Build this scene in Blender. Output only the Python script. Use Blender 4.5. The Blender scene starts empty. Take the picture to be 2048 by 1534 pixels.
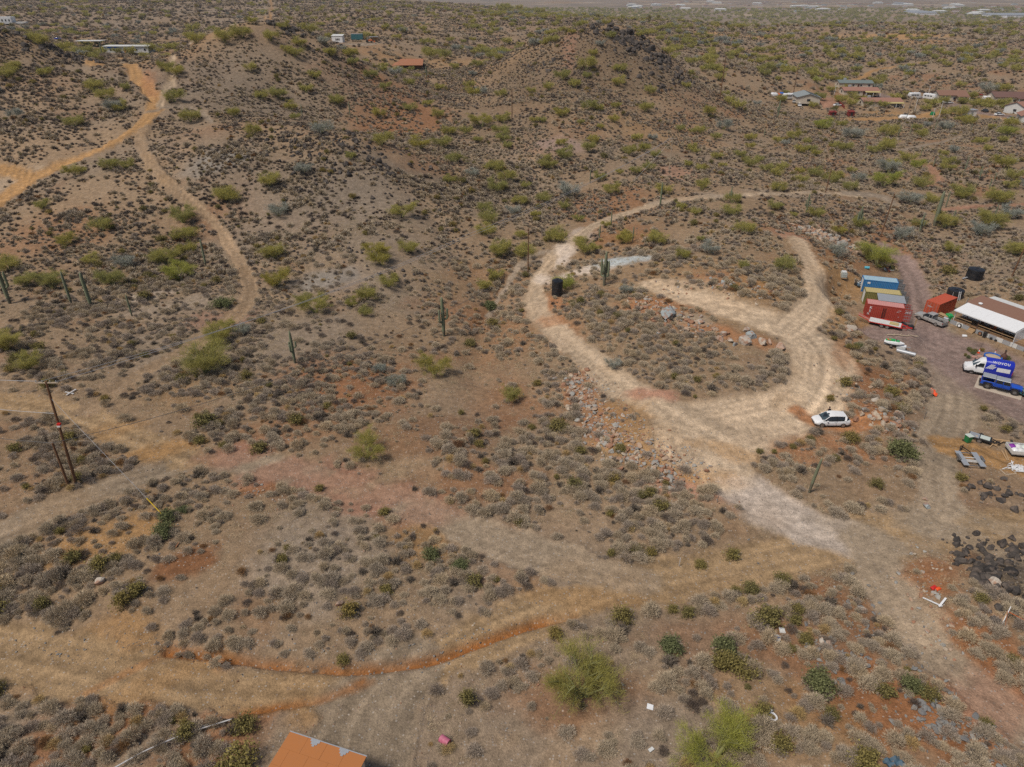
import bpy, bmesh, math, random
import numpy as np
from mathutils import Vector, Matrix, Euler

# ------------------------------------------------------------------ camera, sky, sun, exposure
SC = bpy.context.scene
F, PW, PH = 1384.0, 2048.0, 1534.0
PITCH = math.radians(30.2)
CAMZ = 50.0
cam_d = bpy.data.cameras.new('camera')
cam_d.sensor_width = 36.0
cam_d.lens = 36.0 * F / PW
cam_d.clip_start, cam_d.clip_end = 0.5, 60000
cam = bpy.data.objects.new('camera', cam_d)
SC.collection.objects.link(cam)
cam.location = (0, 0, CAMZ)
cam.rotation_euler = (math.pi / 2 - PITCH, 0, 0)
SC.camera = cam

SUN_EL, SUN_AZ = math.radians(58), math.radians(-125)      # azimuth clockwise from +Y: behind the camera, to the left
world = bpy.data.worlds.new('World')
SC.world = world
world.use_nodes = True
wn = world.node_tree
wn.nodes.clear()
w_out = wn.nodes.new('ShaderNodeOutputWorld')
w_bg = wn.nodes.new('ShaderNodeBackground')
w_sky = wn.nodes.new('ShaderNodeTexSky')
w_sky.sky_type = 'NISHITA'
w_sky.sun_disc = False
w_sky.sun_elevation = SUN_EL
w_sky.sun_rotation = SUN_AZ
w_sky.air_density = 1.0
w_sky.dust_density = 2.5
w_sky.ozone_density = 1.0
w_bg.inputs['Strength'].default_value = 0.066
wn.links.new(w_sky.outputs[0], w_bg.inputs[0])
wn.links.new(w_bg.outputs[0], w_out.inputs[0])

sun_d = bpy.data.lights.new('sun', 'SUN')
sun_d.energy = 2.5
sun_d.angle = math.radians(13)
sun_d.color = (1.0, 0.94, 0.86)
sun = bpy.data.objects.new('sun', sun_d)
SC.collection.objects.link(sun)
sd = Vector((math.sin(SUN_AZ) * math.cos(SUN_EL), math.cos(SUN_AZ) * math.cos(SUN_EL), math.sin(SUN_EL)))
sun.rotation_euler = sd.to_track_quat('Z', 'Y').to_euler()
sun.location = (0, 0, 120)

SC.view_settings.view_transform = 'Standard'
SC.view_settings.look = 'None'
SC.view_settings.exposure = 0.10
SC.view_settings.gamma = 1.0
SC.view_settings.use_curve_mapping = False
SC.cycles.max_bounces = 3
SC.cycles.diffuse_bounces = 1
SC.cycles.glossy_bounces = 2
SC.cycles.transmission_bounces = 2
SC.cycles.volume_bounces = 0
SC.cycles.transparent_max_bounces = 4
SC.cycles.use_adaptive_sampling = False
SC.cycles.use_denoising = False

random.seed(7)
RNG = np.random.default_rng(7)
COL = SC.collection
HAZE = 0.000085

# ------------------------------------------------------------------ small maths helpers
def lin(c):
    """sRGB 0..255 -> linear"""
    return tuple(((v / 255.0) / 12.92) if v / 255.0 <= 0.04045 else (((v / 255.0) + 0.055) / 1.055) ** 2.4 for v in c)

def _hash(ix, iy, seed):
    n = (ix.astype(np.int64) * 374761393 + iy.astype(np.int64) * 668265263 + seed * 974711) & 0x7fffffff
    n = ((n ^ (n >> 13)) * 1274126177) & 0x7fffffff
    return ((n ^ (n >> 16)) & 0xffff) / 65535.0

def vnoise(x, y, scale, seed=0):
    x = np.asarray(x, float) / scale
    y = np.asarray(y, float) / scale
    ix, iy = np.floor(x), np.floor(y)
    fx, fy = x - ix, y - iy
    fx = fx * fx * fx * (fx * (fx * 6 - 15) + 10)
    fy = fy * fy * fy * (fy * (fy * 6 - 15) + 10)
    ix, iy = ix.astype(np.int64), iy.astype(np.int64)
    a, b = _hash(ix, iy, seed), _hash(ix + 1, iy, seed)
    c, d = _hash(ix, iy + 1, seed), _hash(ix + 1, iy + 1, seed)
    return (a + (b - a) * fx) * (1 - fy) + (c + (d - c) * fx) * fy      # 0..1

def fbm(x, y, scale, seed=0, octaves=3, gain=0.5):
    t, amp, tot = 0.0, 1.0, 0.0
    for k in range(octaves):
        t = t + amp * (vnoise(x, y, scale / (2.03 ** k), seed + 17 * k) - 0.5)
        tot += amp
        amp *= gain
    return t / tot * 2.0                                                # about -1..1

def sstep(a, b, x):
    t = np.clip((x - a) / (b - a), 0, 1)
    return t * t * (3 - 2 * t)

def ray(px, py):
    """pixel of the survey photo -> bearing and downward slope from the drone"""
    r, u = (px - PW / 2) / F, (PH / 2 - py) / F
    X, Y = r, math.cos(PITCH) + u * math.sin(PITCH)
    Z = -math.sin(PITCH) + u * math.cos(PITCH)
    return math.atan2(X, Y), -Z / math.hypot(X, Y)

# ------------------------------------------------------------------ terrain: survey points -> smooth height
# (px, py, z) ground height where that spot of the photo lies; (px, py, 'y', Y) the same by its distance north
SURV = [
 (0,1534,1),(500,1534,.6),(1024,1534,0),(1500,1534,.8),(2048,1534,2),(250,1440,.8),(1250,1400,.3),(1650,1330,.6),
 (0,1300,0),(500,1360,0),(1000,1270,0),(1400,1150,-.4),(1800,1070,-.4),(2048,1060,-.2),(1800,1230,.3),(2048,1430,1.5),(1960,1180,1.8),
 (0,1060,1),(400,920,.6),(700,975,.2),(980,1070,.1),(600,1100,1.0),(200,1150,.9),(350,1240,.6),
 (1100,1000,.3),(1160,860,-.6),(1180,920,-.2),(1400,860,1.0),(1260,850,1.0),(1200,745,.6),(1300,930,.2),
 (980,700,-2.2),(1000,630,-2.0),(1030,570,-1.5),(960,800,-1.0),(1060,760,-.8),
 (1110,670,.2),(1080,600,.6),(1120,500,1.5),(1300,410,3),(1640,385,3.6),
 (1400,740,1.6),(1500,690,2.4),(1330,640,2.4),(1450,600,3.2),(1340,580,3.2),(1180,600,1.6),(1400,500,5),(1250,520,3),(1600,480,4),(1650,590,2.2),(1640,720,1),
 (1660,855,-.5),(1500,990,-.1),(1640,1060,-.6),(1600,960,-.2),
 (1750,830,-.4),(1790,700,-2.4),(1840,790,-2.2),(1700,560,.6),
 (1850,620,-3),(1980,770,-3),(1900,870,-1.8),(1880,970,-.7),(1960,900,-2),(2048,700,-3),(1780,540,-2.6),(2048,960,-1),(2048,870,-2.4),
 (1948,552,-1.4),(2040,550,-.8),(1900,480,-.8),(1800,450,0),
 (1700,430,2.6),(1850,400,0),(2048,420,0),(1750,330,0),(2000,330,-1),(1700,280,-2),(1850,240,-6),(1620,205,-5),(2048,240,-5),(1900,190,-7),(1750,160,-7),
 (1100,300,8),(1100,200,14),(1150,120,'y',305),(1190,38,'y',340),(1300,105,'y',352),(1260,60,'y',346),(1110,75,'y',330),(1050,130,'y',322),(1400,180,'y',366),
 (1640,270,0),(1340,290,4.5),(1500,330,2.5),(1220,230,11),(1480,250,2),
 (500,42,'y',292),(560,45,'y',294),(620,66,'y',297),(690,102,'y',300),(780,150,'y',300),(400,80,'y',285),(320,125,'y',268),(240,128,'y',258),(190,126,'y',258),(100,95,'y',262),(0,52,'y',262),
 (500,150,'y',250),(700,200,'y',250),(860,250,'y',243),(900,190,'y',310),(950,320,'y',205),(1000,400,2.5),(870,150,'y',370),(820,132,'y',402),
 (960,130,'y',390),
 (0,200,'y',215),(200,200,'y',220),(300,215,'y',215),(0,380,'y',165),(200,380,'y',160),(120,330,'y',178),(0,500,'y',135),(200,560,2.5),(400,480,'y',143),(480,580,1.8),
 (620,262,'y',185),(830,325,'y',180),(700,400,'y',155),(600,400,'y',155),(560,300,'y',175),(450,330,'y',166),(700,500,'y',130),(850,560,1.1),(900,450,'y',150),(700,600,1.4),(600,560,2.0),(720,275,'y',184),
 (700,245,'y',238),(500,235,'y',212),
 (0,650,1.6),(300,700,1),(600,680,.6),(800,700,-.4),(0,800,1.1),(300,850,.6),(600,850,.5),(800,850,.2),(950,900,.4),(900,760,-.9),(130,900,.9),
 (300,62,'y',700),(100,40,'y',800),(300,0,'y',1300),(0,0,'y',1300),(600,20,'y',1000),(300,100,'y',470),(180,88,'y',520),(265,100,'y',455),(150,70,'y',600),(675,78,'y',470),(740,80,'y',480),(680,40,'y',760),
 (900,60,'y',640),(900,20,'y',1200),(1000,14,'y',1600),(900,100,'y',470),(1080,60,'y',700),
 (1400,50,'y',1000),(1700,50,'y',1020),(2048,47,'y',1100),(1300,40,'y',1050),(1400,100,'y',600),(1700,100,'y',640),(2048,100,'y',650),(1900,150,'y',490),(1600,150,'y',470),(2048,180,'y',430),(1480,130,'y',500),
 (1150,30,'y',1000),
]
PLAN = [(-150, 292, 18), (-125, 303, 18), (-185, 297, 18), (-100, 320, 24), (-20, 415, 12), (60, 420, 14), (160, 440, 4), (-110, 350, 22), (-160, 350, 17), (-215, 330, 16), (-300, 320, 18), (-20, 520, 8), (80, 520, 4), (160, 560, 1),
        (0, 5, .5), (-30, 5, 1), (30, 5, .5), (0, -40, 0), (-60, -30, 1), (60, -30, 1), (0, -300, 0), (0, -3000, 0), (400, -400, 0), (-400, -400, 0),
        (-120, 40, 2), (140, 50, -1), (-300, 150, 12), (300, 150, 10), (-700, 300, 30), (700, 300, -10), (900, 700, -30), (-1200, 900, 45),
        (300, 1300, -22), (700, 1400, -30), (1100, 1300, -30), (0, 1900, -12), (400, 1800, -60), (900, 1900, -66), (1500, 2000, -68), (-500, 2000, 5), (-1400, 2000, 30),
        (0, 3200, -70), (800, 3200, -76), (1800, 3200, -76), (-1200, 3600, -40), (0, 6000, -85), (2500, 6000, -85), (-3000, 6000, -60),
        (0, 12000, -85), (6000, 12000, -85), (-6000, 12000, -85), (9000, 2000, -70), (-9000, 2000, 10), (3000, 400, -20), (-3000, 300, 20)]

def surv_pts():
    out = []
    for s in SURV:
        th, sl = ray(s[0], s[1])
        if s[2] == 'y':
            r = s[3] / math.cos(th)
            z = CAMZ - r * sl
        else:
            z = s[2]
            r = (CAMZ - z) / sl
        out.append((th, math.log(r), z))
    for X, Y, z in PLAN:
        out.append((math.atan2(X, Y), math.log(math.hypot(X, Y)), z))
    return np.array(out)

CP = surv_pts()
def _tps_fit(P, lam=0.0015):
    n = len(P)
    d2 = (P[:, None, 0] - P[None, :, 0]) ** 2 + (P[:, None, 1] - P[None, :, 1]) ** 2
    K = 0.5 * d2 * np.log(d2 + 1e-12)
    A = np.zeros((n + 3, n + 3))
    A[:n, :n] = K + lam * np.eye(n)
    A[:n, n] = 1; A[:n, n + 1:] = P[:, :2]
    A[n, :n] = 1; A[n + 1:, :n] = P[:, :2].T
    b = np.zeros(n + 3); b[:n] = P[:, 2]
    return np.linalg.solve(A, b)
TW = _tps_fit(CP)
def tps(u, v):
    n = len(CP)
    out = np.full(u.shape, TW[n]) + TW[n + 1] * u + TW[n + 2] * v
    for i in range(n):
        d2 = (u - CP[i, 0]) ** 2 + (v - CP[i, 1]) ** 2
        out += TW[i] * 0.5 * d2 * np.log(d2 + 1e-12)
    return out

# fan-shaped survey grid: bearings x radii, finer near the drone
TH_IN = np.linspace(-0.96, 0.96, 620)
TH_OUT = np.linspace(0.96, 2 * math.pi - 0.96, 72)[1:-1]
THS = np.concatenate([TH_IN, TH_OUT])
RAD = np.exp(np.linspace(math.log(9.0), math.log(16000.0), 880))
LR0, DLR = math.log(RAD[0]), math.log(RAD[1] / RAD[0])
GU, GR = np.meshgrid(THS, RAD, indexing='ij')
GX, GY = GR * np.sin(GU), GR * np.cos(GU)
GUW = np.where(GU > math.pi, GU - 2 * math.pi, GU)
H0 = np.zeros_like(GX)
_coarse_u = np.linspace(-math.pi, math.pi, 420)
_coarse_v = np.linspace(math.log(RAD[0]), math.log(RAD[-1]), 300)
_cu, _cv = np.meshgrid(_coarse_u, _coarse_v, indexing='ij')
_ch = tps(_cu, _cv)
def bil(T, u0, du, v0, dv, u, v):
    fu = np.clip((u - u0) / du, 0, T.shape[0] - 1.001)
    fv = np.clip((v - v0) / dv, 0, T.shape[1] - 1.001)
    i, j = fu.astype(int), fv.astype(int)
    a, b = fu - i, fv - j
    return (T[i, j] * (1 - a) * (1 - b) + T[i + 1, j] * a * (1 - b) + T[i, j + 1] * (1 - a) * b + T[i + 1, j + 1] * a * b)
def base_h(x, y):
    u = np.arctan2(x, y)
    v = np.log(np.maximum(np.hypot(x, y), 9.0))
    return bil(_ch, -math.pi, _coarse_u[1] - _coarse_u[0], _coarse_v[0], _coarse_v[1] - _coarse_v[0], u, v)
H0 = base_h(GX, GY)

def pick0(px, py):
    """where the sight line of a photo spot meets the smooth ground (plan coordinates)"""
    th, sl = ray(px, py)
    r = RAD
    z = base_h(r * math.sin(th), r * math.cos(th))
    below = (CAMZ - r * sl) <= z
    k = int(np.argmax(below)) if below.any() else len(r) - 1
    k = max(k, 1)
    r0, r1 = r[k - 1], r[k]
    d0 = CAMZ - r0 * sl - z[k - 1]; d1 = CAMZ - r1 * sl - z[k]
    t = d0 / (d0 - d1) if d0 != d1 else 0
    rr = r0 + (r1 - r0) * min(max(t, 0), 1)
    return rr * math.sin(th), rr * math.cos(th)

def spline(pts, n=10):
    """Catmull-Rom through rows of numbers"""
    P = np.array(pts, float)
    if len(P) < 3:
        return np.array([P[0] + (P[1] - P[0]) * t for t in np.linspace(0, 1, n)])
    P = np.vstack([2 * P[0] - P[1], P, 2 * P[-1] - P[-2]])
    out = []
    for i in range(1, len(P) - 2):
        for t in np.linspace(0, 1, n, endpoint=False):
            out.append(0.5 * (2 * P[i] + (P[i + 1] - P[i - 1]) * t + (2 * P[i - 1] - 5 * P[i] + 4 * P[i + 1] - P[i + 2]) * t * t
                              + (3 * P[i] - P[i - 1] - 3 * P[i + 1] + P[i + 2]) * t ** 3))
    out.append(P[-2])
    return np.array(out)

# soils (real-world albedo, linear)
S_TAN   = np.array((0.268, 0.186, 0.116))
S_GREY  = np.array((0.258, 0.203, 0.150))
S_RED   = np.array((0.272, 0.130, 0.064))
S_OCH   = np.array((0.325, 0.188, 0.084))
S_ROAD  = np.array((0.325, 0.222, 0.126))
S_GRAV  = np.array((0.300, 0.232, 0.162))
S_PINK  = np.array((0.330, 0.182, 0.122))
S_PALE  = np.array((0.580, 0.440, 0.302))
S_WHITE = np.array((0.580, 0.475, 0.380))
S_ORNG  = np.array((0.360, 0.150, 0.052))
S_PURP  = np.array((0.235, 0.165, 0.138))
S_BLUE  = np.array((0.400, 0.430, 0.420))

for _c in (S_TAN, S_GREY, S_RED, S_OCH, S_ROAD, S_GRAV, S_PINK, S_PALE, S_ORNG):
    _c += (_c - _c.mean()) * .07
# dirt roads: name, soil, [(px, py, width in metres)]
ROADS = [
 ('lower_road', S_ROAD, [(-150,1285,5.2),(0,1300,5.4),(200,1340,5.0),(400,1372,4.6),(600,1382,4.4),(760,1362,4.6),(880,1318,5.0),(1000,1258,5.4),(1150,1205,5.4),(1300,1165,5.2),(1450,1138,5.0),(1600,1100,5.8),(1750,1080,8.0),(1900,1066,7.6),(2048,1058,7.0),(2200,1055,5.0)]),
 ('upper_road', S_GRAV, [(-120,1095,5.0),(0,1060,4.8),(130,1010,4.4),(270,955,4.4),(400,925,4.6),(520,935,4.8),(650,965,4.4),(780,1000,4.2),(890,1040,4.0),(980,1075,5.0),(1080,1110,5.4),(1180,1140,5.0),(1280,1158,4.4)]),
 ('drive', S_GRAV*.84, [(830,1325,5.5),(770,1380,7.5),(735,1430,8.5),(715,1480,8.6),(705,1534,8.4),(690,1620,8)]),
 ('west_road', S_ROAD, [(-120,798,4.0),(0,803,4.2),(130,822,4.2),(240,862,4.4),(330,902,4.4),(410,925,4.2)]),
 ('hill_track', S_TAN*1.16, [(170,822,3.6),(270,752,3.2),(360,705,3.3),(440,655,3.8),(490,610,3.5),(496,565,2.8),(470,510,2.6),(435,455,2.4),(385,405,2.4),(335,360,2.4),(300,318,2.6),(280,280,2.6),(295,240,3.0),(318,214,3.4)]),
 ('ridge_road', S_OCH*1.28, [(190,128,5.5),(240,126,6.0),(268,142,4.4),(292,172,4.6),(312,205,5.0),(290,240,4.2),(235,277,3.8),(170,312,3.6),(110,336,4.0),(58,362,5.0),(15,392,5.2),(-60,440,4.8)]),
 ('ridge_fork', S_OCH*1.25, [(-60,318,4.0),(0,336,4.4),(62,354,4.8)]),
 ('summit_track', S_PALE*0.72, [(318,214,2.4),(335,168,2.0),(345,118,2.2),(385,84,3.0),(430,62,5.0),(470,46,9.0)]),
 ('spur_track', S_GREY*1.1, [(300,222,2.4),(345,213,2.2),(395,222,2.0),(425,245,1.6)]),
 ('parcel_entry', S_WHITE*0.86, [(1690,1078,7.0),(1610,1048,6.2),(1530,1000,5.8),(1455,958,5.8),(1425,920,7.0)]),
 ('parcel_pad', S_PALE, [(1432,930,8.0),(1408,880,14.0),(1450,853,13.0),(1520,838,11.0),(1580,824,9.0),(1622,800,8.0)]),
 ('parcel_loop', S_PALE, [(1600,820,8.0),(1638,770,8.4),(1642,710,10.5),(1612,672,9.5),(1540,640,8.0),(1450,612,8.0),(1370,594,6.0),(1310,570,5.0)]),
 ('parcel_spur', S_PALE*0.92, [(1590,650,6.0),(1640,600,6.0),(1632,550,5.2),(1612,510,4.6),(1592,478,4.0)]),
 ('parcel_lane', S_PALE*0.80, [(1400,862,9.0),(1320,820,7.0),(1240,765,5.4),(1165,705,4.4),(1105,655,4.2),(1072,612,3.8),(1070,572,3.4),(1095,528,3.6),(1140,485,3.4),(1195,448,3.2),(1260,424,3.0),(1340,402,2.8),(1450,391,2.8),(1560,387,2.8),(1650,385,2.8),(1720,392,2.6)]),
 ('car_spur', S_RED*1.45, [(1600,825,3.4),(1650,846,3.6),(1712,852,3.2),(1760,845,2.4)]),
 ('yard_drive', S_GRAV*1.1, [(1870,1050,6.0),(1882,1000,5.4),(1876,945,5.0),(1884,885,5.2),(1906,830,6.2),(1908,780,6.6),(1880,735,6.0),(1850,690,7.0),(1860,650,8.0)]),
 ('yard', S_PURP*1.08, [(1735,662,5.0),(1800,672,9.0),(1870,690,14.0),(1950,725,16.0),(2040,780,16.0),(2160,850,14.0)]),
 ('back_drive', S_PURP*1.15, [(1850,665,7.0),(1838,600,6.0),(1825,550,5.0),(1800,515,4.4),(1765,490,3.4)]),
 ('corner_road', S_GRAV*1.06, [(1740,1085,6.0),(1762,1150,5.0),(1800,1220,4.2),(1870,1300,3.8),(1960,1385,3.8),(2060,1470,3.8),(2160,1560,3.8)]),
 ('junk_pad', S_OCH*1.05, [(1890,890,4.0),(1950,905,6.0),(2020,925,6.0),(2110,950,6.0)]),
 ('wash_path', S_PINK*0.95, [(1830,318,3.0),(1862,338,3.4),(1872,358,3.6),(1850,372,3.0)]),
 ('trail', S_GREY*1.15, [(1700,385,5.0),(1760,392,5.0),(1790,408,4.0)]),
 ('far_trail', S_GREY*1.15, [(1800,302,2.4),(1850,290,2.4),(1890,283,2.4),(1925,270,2.2)]),
 ('east_trail', S_PINK*0.9, [(1890,420,2.2),(1960,412,2.2),(2048,408,2.2),(2120,405,2.2)]),
 ('house_drive', S_PINK, [(1640,214,8.0),(1660,206,11.0),(1690,200,6.0),(1720,196,4.0)]),
 ('lot_drive', S_OCH*1.15, [(1700,240,8.0),(1780,238,8.0),(1840,236,8.0),(1880,226,6.0),(1950,232,8.0),(2060,240,8.0)]),
 ('lot_street', S_PURP*1.1, [(1740,196,4.0),(1800,193,6.0),(1850,196,5.0),(1900,206,8.0),(1960,226,8.0),(2050,236,8.0)]),
 ('upland_road', S_OCH*1.1, [(1690,162,4.0),(1740,147,5.0),(1790,138,4.0),(1900,127,3.5)]),
 ('far_pad', S_GREY*1.15, [(690,90,9.0),(730,88,12.0),(770,86,7.0)]),
 ('far_cut', S_OCH, [(530,30,3.0),(541,12,3.5),(541,-5,4.0)]),
 ('ravine_wash', S_GREY*1.2, [(1095,500,1.4),(1050,520,1.6),(1010,570,1.2),(975,620,1.0)]),
]
# soil patches: (px, py, half-width m, half-depth m, soil, strength, bare 0..1)
PATCHES = [
 (1985,1120,3.4,3.0,S_GREY*.5,.8,.4),(2035,1160,3.4,3.6,S_GREY*.45,.8,.4),(1180,1020,9,6,S_TAN*1.25,.5,.1),(1120,900,6,6,S_TAN*1.2,.45,.1),
 (1740,760,6,7,S_RED*1.05,.45,.55),(1800,770,5,5,S_OCH*.95,.4,.5),(1700,690,5,6,S_OCH,.4,.45),(1740,700,5,4,S_TAN*1.1,.4,.5),
 (1160,780,2.6,5,S_RED*1.3,.75,.8),(1195,850,3.4,4.5,S_RED*1.25,.75,.85),(1260,890,4.4,3.2,S_OCH*1.2,.75,.9),(1330,925,4.6,2.6,S_OCH*1.2,.75,.9),(1385,950,3.6,2,S_OCH*1.2,.75,.9),(1320,615,6,3,S_RED*1.35,.8,.85),(1400,655,5,2.5,S_RED*1.35,.8,.8),(1500,678,7,2,S_RED*1.3,.7,.85),(1490,578,7,2.4,S_RED*1.1,.7,.85),(1645,472,6,3.6,S_RED*1.25,.7,.9),(1690,492,4,3,S_GREY,.6,.85),(1775,840,4.6,2.6,S_RED*1.1,.7,.75),(1670,1300,3,3,S_GREY*.9,.6,.6),(1880,1450,4,4,S_RED*.9,.6,.5),
 (630,1120,8,7,S_GREY*1.12,.85,.35),(620,1060,7,4,S_GREY*1.1,.7,.3),(360,1130,3.6,2.2,S_RED*0.75,.95,.9),(210,1085,6,3,S_OCH*1.1,.8,.6),(480,900,4,2.2,S_PINK,.85,.6),(620,950,6,2.0,S_PINK,.8,.7),(790,1005,5,1.8,S_PINK,.8,.7),
 (520,975,4,1.4,S_RED,.85,.4),(150,1330,8,3,S_OCH*1.1,.7,.5),(330,1370,6,2,S_OCH*1.15,.6,.6),(850,1080,4,3,S_OCH*.9,.7,.4),(700,1400,5,1.6,S_OCH,.7,.6),
 
 (180,1450,6,4,S_RED,.75,.15),(420,1490,6,3,S_RED,.75,.2),(300,1400,5,2,S_RED*.9,.6,.2),(60,1420,5,3,S_GREY,.5,0),
 (1150,1395,6,3,S_RED*.8,.6,.15),(1330,1470,6,4,S_GREY,.6,.2),(1720,1230,6,4,S_RED*.8,.7,.15),(1780,1400,6,5,S_RED*1.05,.95,.45),(1700,1400,4,4,S_RED,.7,.3),(1900,1470,5,3,S_RED,.9,.4),(1600,1450,7,4,S_OCH*.9,.5,.2),(1650,1320,6,4,S_RED*.8,.5,.1),
 (1940,1290,4,5,S_RED*1.05,.9,.4),(1850,1150,3.5,4,S_RED*1.05,.85,.35),(2010,1360,3.5,4,S_RED,.9,.4),(1880,1110,3,3,S_RED,.6,.2),
 (1700,760,6,6,S_RED,.75,.25),(1730,840,5,4,S_RED*1.05,.8,.3),(1700,560,5,5,S_OCH,.6,.4),(1720,640,4,5,S_OCH,.6,.4),(1790,760,5,4,S_RED*.9,.6,.2),
 (1560,890,5,3,S_RED*1.25,.7,.4),(1430,980,5,2.5,S_PINK*1.25,.7,.5),(1590,1060,6,2,S_WHITE*.8,.7,.7),(1350,980,5,2,S_PINK*1.2,.7,.4),(1300,790,3.6,1.8,S_PINK*1.3,.95,1),(1420,960,4,1.5,S_OCH*1.3,.8,.9),
 (1090,610,4,4,S_RED*1.5,.8,.7),(1130,660,3,6,S_RED*1.4,.5,.6),(1110,520,3,4,S_WHITE*1.05,.85,.8),(1160,470,3,5,S_WHITE*.95,.7,.6),(1180,540,6,2.2,S_WHITE*1.1,.85,.8),(1250,520,6,2.2,S_BLUE*1.15,.85,.85),(1220,530,4,1.6,S_BLUE*1.2,.7,.7),
 (1440,560,6,4,S_RED*1.2,.6,.4),(1350,610,6,4,S_RED*1.3,.7,.5),(1340,570,8,3,S_PALE*.9,.7,.8),(1520,580,6,3,S_OCH*1.1,.7,.6),(1580,470,4,3,S_PINK*1.15,.7,.6),(1380,640,5,2,S_GRAV*1.2,.8,.9),
 (1680,760,4,8,S_RED*1.3,.5,.5),(1640,880,8,2,S_RED*1.3,.6,.4),
 (720,770,10,8,S_RED*.95,.85,.1),(640,740,8,5,S_RED,.5,.15),(560,860,8,5,S_RED*.9,.5,.15),(860,860,9,6,S_RED*.75,.5,0),(400,780,8,4,S_OCH*.9,.4,.1),(950,960,8,4,S_RED*.9,.6,.2),(180,620,6,3,S_GREY*1.05,.5,0),(350,610,9,4,S_GREY*1.22,.8,.55),(440,640,6,4,S_PINK*.9,.6,.5),
 (300,590,5,2,S_WHITE*.9,.6,.7),(700,560,12,6,S_GREY*1.1,.6,.25),(780,500,14,8,S_GREY*1.05,.55,.2),(640,560,8,4,S_BLUE*.55,.4,.2),(620,420,22,14,S_GREY*1.08,.6,.1),(700,340,24,16,S_GREY*.72,.75,.0),(420,310,12,8,S_BLUE*.62,.4,.1),
 (80,300,30,14,S_TAN*1.25,.6,.25),(160,400,26,14,S_TAN*1.2,.55,.25),(100,470,16,10,S_RED*1.05,.45,.2),(0,370,10,6,S_PALE*.75,.8,.8),(80,200,24,16,S_TAN*1.1,.5,0),
 (780,230,22,20,S_RED*.95,.8,.05),(740,170,24,18,S_RED*.9,.5,.0),(850,320,10,10,S_RED*.9,.4,0),(640,200,20,16,S_TAN,.5,0),
 (1120,290,9,8,S_PURP*1.5,.6,.5),(1350,345,6,8,S_PINK*1.1,.6,.35),(1480,300,14,12,S_TAN*1.2,.5,.15),(1150,100,34,26,S_TAN*.66,.75,0),(1080,180,26,24,S_TAN*.62,.7,0),(1250,130,26,24,S_TAN*.62,.7,0),(1000,250,16,24,S_TAN*.66,.5,0),(560,150,40,30,S_GREY*.8,.5,0),(420,200,24,24,S_GREY*.85,.5,0),(640,430,30,20,S_GREY*.9,.5,0),(1140,90,4,26,S_PINK*.85,.6,.4),
 (1480,72,60,30,S_OCH*1.35,.7,.3),(1750,72,70,34,S_OCH*1.35,.75,.35),(1850,88,60,24,S_OCH*1.2,.6,.3),(1600,100,80,40,S_GREY*1.1,.4,0),(1980,345,14,12,S_RED*1.0,.6,.2),(1920,375,10,8,S_RED*.95,.6,.2),(1780,228,12,8,S_OCH*1.15,.6,.6),(1650,200,8,6,S_PINK*1.05,.7,.8),
 (260,112,8,5,S_OCH*1.2,.9,.9),(230,66,10,20,S_OCH*1.1,.5,.4),(100,60,60,40,S_PINK*.8,.4,0),(500,20,120,80,S_GREY,.4,0),(470,44,6,5,S_PALE*.75,.9,.9),
 (820,128,9,7,S_ORNG*.9,.3,.4),(870,148,8,4,S_GREY*1.2,.6,.6),
]

# ------------------------------------------------------------------ terrain: roads, soils, relief, meshes
NR, NT = len(RAD), len(THS)
ROAD_M = np.zeros(GX.shape, np.float32)          # 0..1 how much of a road
ROAD_I = np.full(GX.shape, -1, np.int16)
BARE = np.zeros(GX.shape, np.float32)
WEDGE = fbm(GX, GY, 2.2, 91, 3)
SOIL = np.zeros(GX.shape + (3,), np.float32)

def seg_dist(x, y, P, full=False):
    """distance and local width to a polyline P (x, y, w)"""
    best = np.full(x.shape, 1e9)
    wid = np.ones(x.shape)
    if full:
        arc, lat, run = np.zeros(x.shape), np.zeros(x.shape), 0.0
    for a, b in zip(P[:-1], P[1:]):
        dx, dy = b[0] - a[0], b[1] - a[1]
        L2 = dx * dx + dy * dy + 1e-9
        t = np.clip(((x - a[0]) * dx + (y - a[1]) * dy) / L2, 0, 1)
        d = np.hypot(x - a[0] - t * dx, y - a[1] - t * dy)
        m = d < best
        best = np.where(m, d, best)
        wid = np.where(m, a[2] + (b[2] - a[2]) * t, wid)
        if full:
            Ls = math.sqrt(L2)
            arc = np.where(m, run + t * Ls, arc); run += Ls
            lat = np.where(m, ((x - a[0]) * dy - (y - a[1]) * dx) / Ls, lat)
    return (best, wid, arc, lat) if full else (best, wid)

# general scrub soil: mixed by large noise
n1 = fbm(GX, GY, 34, 3, 4); n2 = fbm(GX, GY, 21, 11, 4); n3 = fbm(GX, GY, 60, 23, 3); n4 = fbm(GX, GY, 6, 31, 3)
def mixin(c, m):
    global SOIL
    SOIL = SOIL * (1 - m[..., None]) + np.asarray(c, np.float32) * m[..., None]
SOIL[:] = S_TAN
mixin(S_GREY, sstep(-.1, .6, n1) * .75)
mixin(S_RED, sstep(.05, .6, n2) * .7 * (1 - .6 * sstep(3, 12, H0)))
mixin(S_OCH, sstep(.1, .7, n3) * .5)
mixin(S_TAN * 1.25, sstep(.15, .7, n4) * .6)
mixin(S_RED * .8, sstep(.25, .8, -n4) * .35)
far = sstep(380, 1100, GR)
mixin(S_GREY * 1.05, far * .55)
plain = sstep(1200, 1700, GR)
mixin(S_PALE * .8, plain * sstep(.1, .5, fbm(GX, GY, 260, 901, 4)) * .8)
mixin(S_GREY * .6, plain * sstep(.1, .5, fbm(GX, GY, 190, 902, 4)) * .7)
mixin(S_OCH * .9, plain * sstep(.25, .6, fbm(GX, GY, 330, 903, 3)) * .6)

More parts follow.
